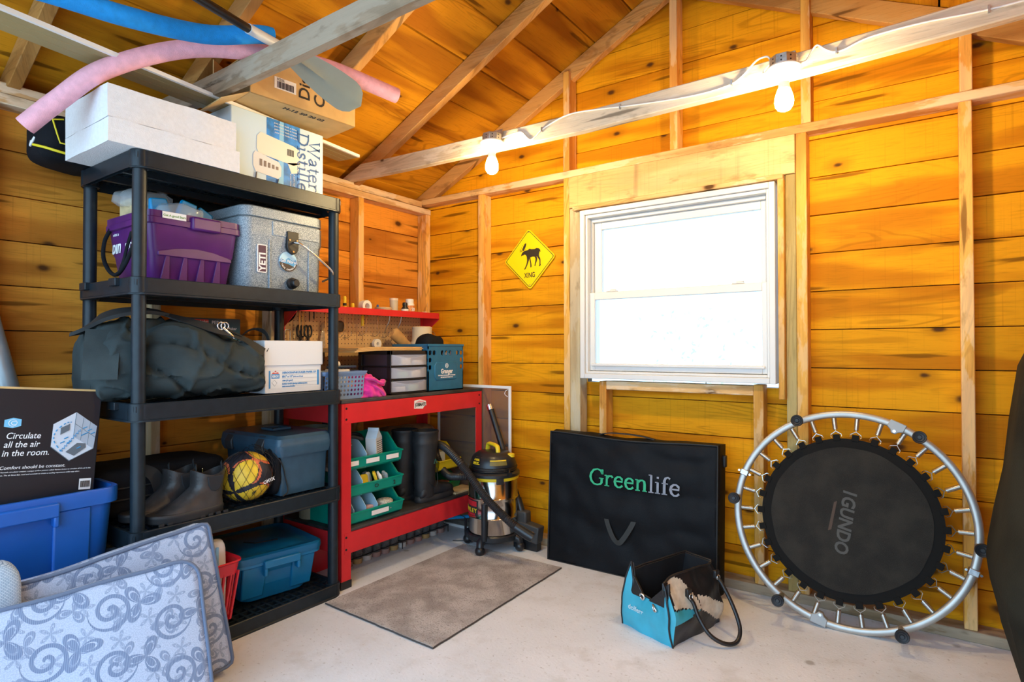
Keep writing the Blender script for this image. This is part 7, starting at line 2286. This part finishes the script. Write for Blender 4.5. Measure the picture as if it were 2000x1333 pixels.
M_COVER = P('black_cover_cloth', (0.020, 0.018, 0.012), 0.75, var=0.35, vs=5, bump=0.3, bs=260, spec=0.12)
ch = thing('covered_chair', 'tall chair under a black cloth cover at the right edge beside the trampoline', 'chair', (0.47, 2.40, 0.0), 0)
L = []
NQ = 40
for z, hw, hd, px_o, py_o in ((0.0, 0.275, 0.30, 0.03, 0.0), (0.10, 0.295, 0.31, 0.02, 0.0), (0.30, 0.335, 0.33, 0.0, 0.0), (0.42, 0.36, 0.34, -0.005, 0.0), (0.50, 0.370, 0.345, -0.01, 0.0), (0.56, 0.365, 0.34, -0.01, 0.0), (0.66, 0.355, 0.32, -0.005, 0.01), (0.80, 0.345, 0.29, 0.0, 0.04), (0.96, 0.325, 0.25, 0.0, 0.06), (1.14, 0.295, 0.21, 0.0, 0.09), (1.28, 0.24, 0.16, 0.0, 0.11), (1.34, 0.13, 0.08, 0.0, 0.11)):
    ring = []
    for i in range(NQ):
        a = 2 * PI * i / NQ
        fold_ = 0.022 * math.sin(9 * a + z * 2) * max(0.15, 0.7 - z) + 0.018 * noise.noise(Vector((math.cos(a) * 2, math.sin(a) * 2, z * 4)))
        hw_ = hw - 0.05
        ring.append((px_o + (hw_ + fold_) * sgnpow(math.cos(a), 0.55), py_o + (hd + fold_) * sgnpow(math.sin(a), 0.55), z))
    L.append(ring)
G().loft(L).build('cover', M_COVER, ch, smooth=80)
M_SIGNY = P('sign_yellow', (0.86, 0.62, 0.0), 0.4)
sg = thing('moose_sign', 'yellow diamond moose crossing sign on the plank wall', 'sign', (-2.098, 3.152, 1.772), 0, None, (0, R(-1.5), 0))


def rdiamond(h, r, wob=0.0):
    out = []
    for cxn, czn, a0 in ((h - r * 1.414, 0, -45), (0, h - r * 1.414, 45), (-h + r * 1.414, 0, 135), (0, -h + r * 1.414, 225)):
        for k in range(6):
            a = R(a0 + 90 * k / 5)
            out.append((cxn + r * math.cos(a), czn + r * math.sin(a)))
    return out


SGH = 0.196
G().prism(rdiamond(SGH, 0.018), -0.004, 0.003).build('plate', M_SIGNY, sg)
g = G()
L0, L1 = rdiamond(SGH - 0.010, 0.014), rdiamond(SGH - 0.015, 0.012)
g.loft([[(x, -0.0052, z) for x, z in L0], [(x, -0.0052, z) for x, z in L1], [(x, -0.0038, z) for x, z in L1], [(x, -0.0038, z) for x, z in L0], [(x, -0.0052, z) for x, z in L0]], False, False)
M_SIGNK = P('sign_black', (0.025, 0.018, 0.008), 0.5)
g.build('border', M_SIGNK, sg)
# moose outline, traced in units of the sign (x right, z up)
body = [(-0.066, 0.037), (-0.058, 0.050), (-0.046, 0.058), (-0.030, 0.062), (-0.010, 0.064), (0.004, 0.072), (0.020, 0.066), (0.045, 0.064), (0.062, 0.070), (0.080, 0.066), (0.090, 0.056), (0.094, 0.044), (0.092, 0.038), (0.088, 0.046), (0.084, 0.036), (0.080, 0.022), (0.082, 0.008), (0.090, -0.002), (0.092, -0.016), (0.091, -0.042), (0.093, -0.052), (0.082, -0.060), (0.078, -0.056), (0.083, -0.048), (0.084, -0.018), (0.070, 0.004), (0.060, 0.016),
        (0.066, 0.000), (0.063, -0.018), (0.052, -0.040), (0.050, -0.052), (0.042, -0.052), (0.044, -0.044), (0.050, -0.020), (0.052, -0.004), (0.046, 0.010), (0.030, 0.014), (0.008, 0.010), (0.016, -0.030), (0.018, -0.050), (0.016, -0.058), (0.008, -0.060), (0.008, -0.054), (0.008, -0.030), (0.000, 0.004), (-0.004, -0.010), (-0.016, -0.038), (-0.030, -0.062), (-0.040, -0.070), (-0.046, -0.066), (-0.038, -0.060), (-0.024, -0.034), (-0.018, -0.008), (-0.020, 0.018), (-0.026, 0.030), (-0.040, 0.036), (-0.052, 0.030), (-0.062, 0.032), (-0.065, 0.026), (-0.068, 0.028)]
G().prism([(x * 0.92, z * 0.92 - 0.0) for x, z in body], -0.0052, -0.0038).build('moose_print', M_SIGNK, sg)
g = G()
g.prism([(-0.052, 0.056), (-0.048, 0.076), (-0.040, 0.088), (-0.032, 0.098), (-0.024, 0.106), (-0.020, 0.100), (-0.024, 0.086), (-0.030, 0.074), (-0.040, 0.060)], -0.0052, -0.0038)
for a, c_ in (((-0.054, 0.056), (-0.072, 0.052)), ((-0.060, 0.058), (-0.076, 0.062)), ((-0.058, 0.060), (-0.070, 0.072)), ((-0.050, 0.066), (-0.058, 0.082)), ((-0.042, 0.080), (-0.046, 0.096)), ((-0.034, 0.088), (-0.036, 0.104)), ((-0.042, 0.058), (-0.022, 0.066))):
    g.tube([(a[0], -0.0045, a[1]), (c_[0], -0.0045, c_[1])], [0.004, 0.0022], 5, flat=0.25)
g.build('antler_print', M_SIGNK, sg)
text('XING', 0.046, M_SIGNK, sg, (0.0, -0.0046, -0.118), (1, 0, 0), align='CENTER', sx=0.72, bold=0.0008)
for z in (SGH - 0.024, -SGH + 0.030):
    G().cyl((0, -0.007, z), (0, 0.0, z), 0.004, n=8).build('nail', M_ZINC, sg)

# ================================================================ RAFTER LOAD: siding, noodles, paddle
sdg = thing('siding_plank', 'long beige ribbed siding plank lying lengthwise under the roof', 'siding', (-2.20, -0.30, 2.241), 0, None, (0, 0, R(8.0)))
prof = [(x * 0.68, z) for x, z in ((-0.205, 0.0), (-0.205, 0.010), (-0.195, 0.012), (-0.14, 0.006), (-0.135, 0.010), (-0.13, 0.006), (-0.075, 0.006), (-0.070, 0.011), (-0.065, 0.006), (-0.012, 0.006), (-0.004, 0.013), (0.0, 0.013), (0.0, 0.0), (-0.060, 0.0), (-0.064, 0.003), (-0.068, 0.0), (-0.13, 0.0), (-0.134, 0.003), (-0.138, 0.0))]
M_SIDE = P('beige_vinyl', (0.34, 0.27, 0.13), 0.45, var=0.06, vs=4)
G().loft([[(x, y, z) for x, z in prof] for y in (0.0, 2.46)]).build('panel', M_SIDE, sdg)
G().box(-0.001, 0.0, -0.001, 0.012, 2.46, 0.014).build('white_edge', M_WHITE, sdg)

M_PINK = P('pink_foam', (0.85, 0.42, 0.50), 0.75, var=0.08, vs=40, bump=0.35, bs=260)
M_BLUEF = P('blue_foam', (0.0, 0.26, 0.72), 0.75, var=0.08, vs=40, bump=0.35, bs=260)


def noodle(name, label, pts, mat, r=0.033):
    t = thing(name, label, 'pool noodle', pts[0])
    o = Vector(pts[0])
    path = [p - o for p in crv(pts, 10)]
    G().tube(path, r, 20).build('foam_tube', mat, t, smooth=60)
    return t


noodle('pool_noodle', 'pale pink foam pool noodle drooping over the white foam block', [(-2.592, 0.70, 1.985), (-2.520, 0.775, 2.085), (-2.405, 0.875, 2.200), (-2.302, 1.08, 2.325), (-2.205, 1.285, 2.376), (-2.075, 1.55, 2.385), (-1.985, 1.89, 2.355)], M_PINK)
noodle('pool_noodle', 'bright blue foam pool noodle resting on the roof joist', [(-2.235, 0.30, 2.25), (-2.185, 0.60, 2.282), (-2.155, 0.85, 2.296), (-2.148, 1.10, 2.345), (-2.098, 1.275, 2.405), (-2.085, 1.33, 2.415)], M_BLUEF)

pd = thing('paddle', 'boat paddle with black shaft and grey blade hung across the roof joist', 'paddle', (0, 0, 0))
p0, p1, p2, p3 = Vector((-1.83, 0.62, 2.318)), Vector((-2.022, 1.20, 2.366)), Vector((-2.058, 1.335, 2.378)), Vector((-1.995, 1.70, 2.285))
p3b = Vector((-2.030, 1.72, 2.262))
G().tube([p0, p1], 0.0155, 14).build('shaft', M_BLACK, pd, smooth=60)
G().tube([p1 - (p1 - p0).normalized() * 0.01, p2], 0.0185, 14).build('ferrule', P('pale_grey_ferrule', (0.60, 0.63, 0.68), 0.4), pd, smooth=60)
# blade: flat leaf shape with a raised spine
ax = (p3b - p2)
Lb = ax.length
ax.normalize()
nrm = Vector((0.62, -0.60, -0.50))
nrm = (nrm - ax * nrm.dot(ax)).normalized()
sdv = ax.cross(nrm)
L = []
for k in range(17):
    t_ = k / 16
    wdt = 0.024 + 0.048 * math.sin(PI * min(1, t_ * 0.62 + 0.02)) ** 1.2
    if t_ > 0.80:
        wdt *= max(0.06, math.sqrt(max(0, 1 - ((t_ - 0.80) / 0.20) ** 2)))
    c_ = p2 + ax * (Lb * t_)
    sp_h = 0.014 * max(0, 1 - t_ * 1.25)
    ring = []
    for q, h in ((-1, 0), (-0.5, 0.002), (-0.18, 0.003), (0, 0.004 + sp_h), (0.18, 0.003), (0.5, 0.002), (1, 0), (0.5, -0.003), (0, -0.004 - sp_h), (-0.5, -0.003)):
        ring.append(c_ + sdv * (wdt * q) + nrm * (h - 0.02 * abs(q) * 0))
    L.append(ring)
G().loft(L).build('blade', P('sage_grey_blade', (0.26, 0.30, 0.27), 0.4, var=0.05, vs=10), pd, smooth=50)
tn = thing('yellow_scrap', 'olive yellow board end under the tan cardboard box', 'board', (-2.60, 1.37, 2.243), F)
G().box(0, 0, 0, 0.20, 0.10, 0.012).build('board', P('olive_board', (0.32, 0.25, 0.03), 0.6), tn)

# ================================================================ BULBS AND CABLE ON THE JOIST
m, nt, b = new_mat('lit_bulb_glass')
em = nt.nodes.new('ShaderNodeEmission')
em.inputs[0].default_value = BULB_COLOR
em.inputs[1].default_value = BULB_STRENGTH
nt.links.new(em.outputs[0], nt.nodes['Material Output'].inputs[0])
M_LIT = m
M_PORC = P('white_porcelain', (0.85, 0.83, 0.78), 0.25)
M_BOXZ = P('dull_zinc', (0.46, 0.45, 0.42), 0.4, 0.85, var=0.25, vs=40)
for x, lab in ((-1.795, 'lit bare bulb in a white porcelain holder at the far end of the joist'), (-0.440, 'lit bare bulb in a white porcelain holder on the joist right of the window')):
    t = thing('light_fixture', lab, 'lamp', (x, 2.357, 2.236), 0, 'bare bulbs on the joist')
    oct_ = lambda s: [(s * math.cos(R(22.5 + 45 * k)), s * math.sin(R(22.5 + 45 * k))) for k in range(8)]
    bx_ = G().loft([[(a, c_, 0.0) for a, c_ in oct_(0.050)], [(a, c_, 0.038) for a, c_ in oct_(0.050)]]).build('junction_box', M_BOXZ, t, bevel=0.002)
    for k in range(8):
        a = R(-170 + 40 * k)
        if math.sin(a) < 0.3:
            for z in (0.012, 0.026):
                G().cyl((0.043 * math.cos(a), 0.043 * math.sin(a), z), (0.0475 * math.cos(a), 0.0475 * math.sin(a), z), 0.003, n=8).build('screw_hole', M_BLACK, bx_)
    G().box(-0.02, 0.045, 0.010, 0.032, 0.054, 0.075).build('bracket', M_BOXZ, t, bevel=0.001)
    G().lathe([(0.012, 0.0), (0.055, 0.002), (0.058, -0.004), (0.054, -0.012), (0.030, -0.019), (0.024, -0.024), (0.0235, -0.048), (0.021, -0.055), (0.018, -0.055)], 30).build('lampholder', M_PORC, t, smooth=50)
    G().lathe([(0.0185, -0.052), (0.0190, -0.066), (0.0215, -0.080)], 24).build('bulb_neck', P('frosted_neck', (0.85, 0.78, 0.66), 0.4), t, smooth=60)
    G().lathe([(0.0215, -0.080), (0.027, -0.095), (0.0315, -0.112), (0.033, -0.126), (0.0305, -0.142), (0.022, -0.155), (0.010, -0.161), (0.001, -0.162)], 24).build('bulb', M_LIT, t, smooth=80)
cbl = thing('cable', 'white electrical cable stapled along the joist between the bulb holders', 'cable', (0, 0, 0))
yf = 2.4095
g = G()
for pts in ([(-1.745, 2.375, 2.252), (-1.70, 2.395, 2.268), (-1.672, yf, 2.275), (-1.645, yf, 2.268), (-1.600, yf, 2.224), (-1.565, yf, 2.235), (-1.52, yf, 2.262), (-1.383, yf, 2.297), (-1.20, yf, 2.282), (-1.074, yf, 2.265), (-0.814, yf, 2.240), (-0.66, yf, 2.244), (-0.60, yf, 2.268), (-0.545, yf - 0.012, 2.308), (-0.505, yf - 0.012, 2.312), (-0.496, yf - 0.012, 2.285), (-0.520, yf - 0.008, 2.262), (-0.515, yf - 0.015, 2.250), (-0.487, 2.375, 2.250)],
            [(-0.392, 2.375, 2.250), (-0.372, 2.395, 2.258), (-0.352, yf - 0.004, 2.295), (-0.335, yf - 0.006, 2.308), (-0.312, yf, 2.290), (-0.285, yf, 2.272), (-0.25, yf, 2.270), (-0.17, yf, 2.290), (-0.02, yf, 2.292), (0.18, yf, 2.278), (0.45, yf, 2.285), (0.78, yf, 2.29)]):
    g.tube(crv(pts, 8), 0.0044, 8, flat=0.8)
g.build('cable', P('white_cable', (0.84, 0.82, 0.78), 0.4), cbl, smooth=80)
for x, z in ((-1.53, 2.257), (-1.12, 2.271), (-0.64, 2.252), (-0.274, 2.271), (0.155, 2.279)):
    G().box(x - 0.003, yf - 0.008, z - 0.011, x + 0.003, 2.413, z + 0.011).build('staple', M_ZINC, cbl)

# ================================================================ OUTSIDE THE WINDOW
tr_ = thing('sapling', 'pale leafy sapling outside beyond the window', 'tree', (-2.6, 8.2, -0.16))
G().tube([(0, 0, 0), (0.02, 0, 0.5), (0.05, 0.02, 0.95)], [0.03, 0.02, 0.008], 8).build('trunk', P('bark', (0.25, 0.2, 0.15), 0.9), tr_)
g = G()
for i in range(220):
    c_ = Vector((rnd(-0.8, 0.8), rnd(-0.4, 0.4), rnd(0.5, 1.9)))
    d = Vector((rnd(-1, 1), rnd(-1, 1), rnd(-1, 1))).normalized() * 0.045
    e = d.orthogonal().normalized() * 0.02
    g.add([c_ - d, c_ + e, c_ + d, c_ - e], [(0, 1, 2, 3)])
lv = g.build('leaves', P('glare_pale_leaf', (0.55, 0.68, 0.42), 0.6), tr_)  # leaf colour lightened to suggest the glare outside
lv['kind'] = 'stuff'
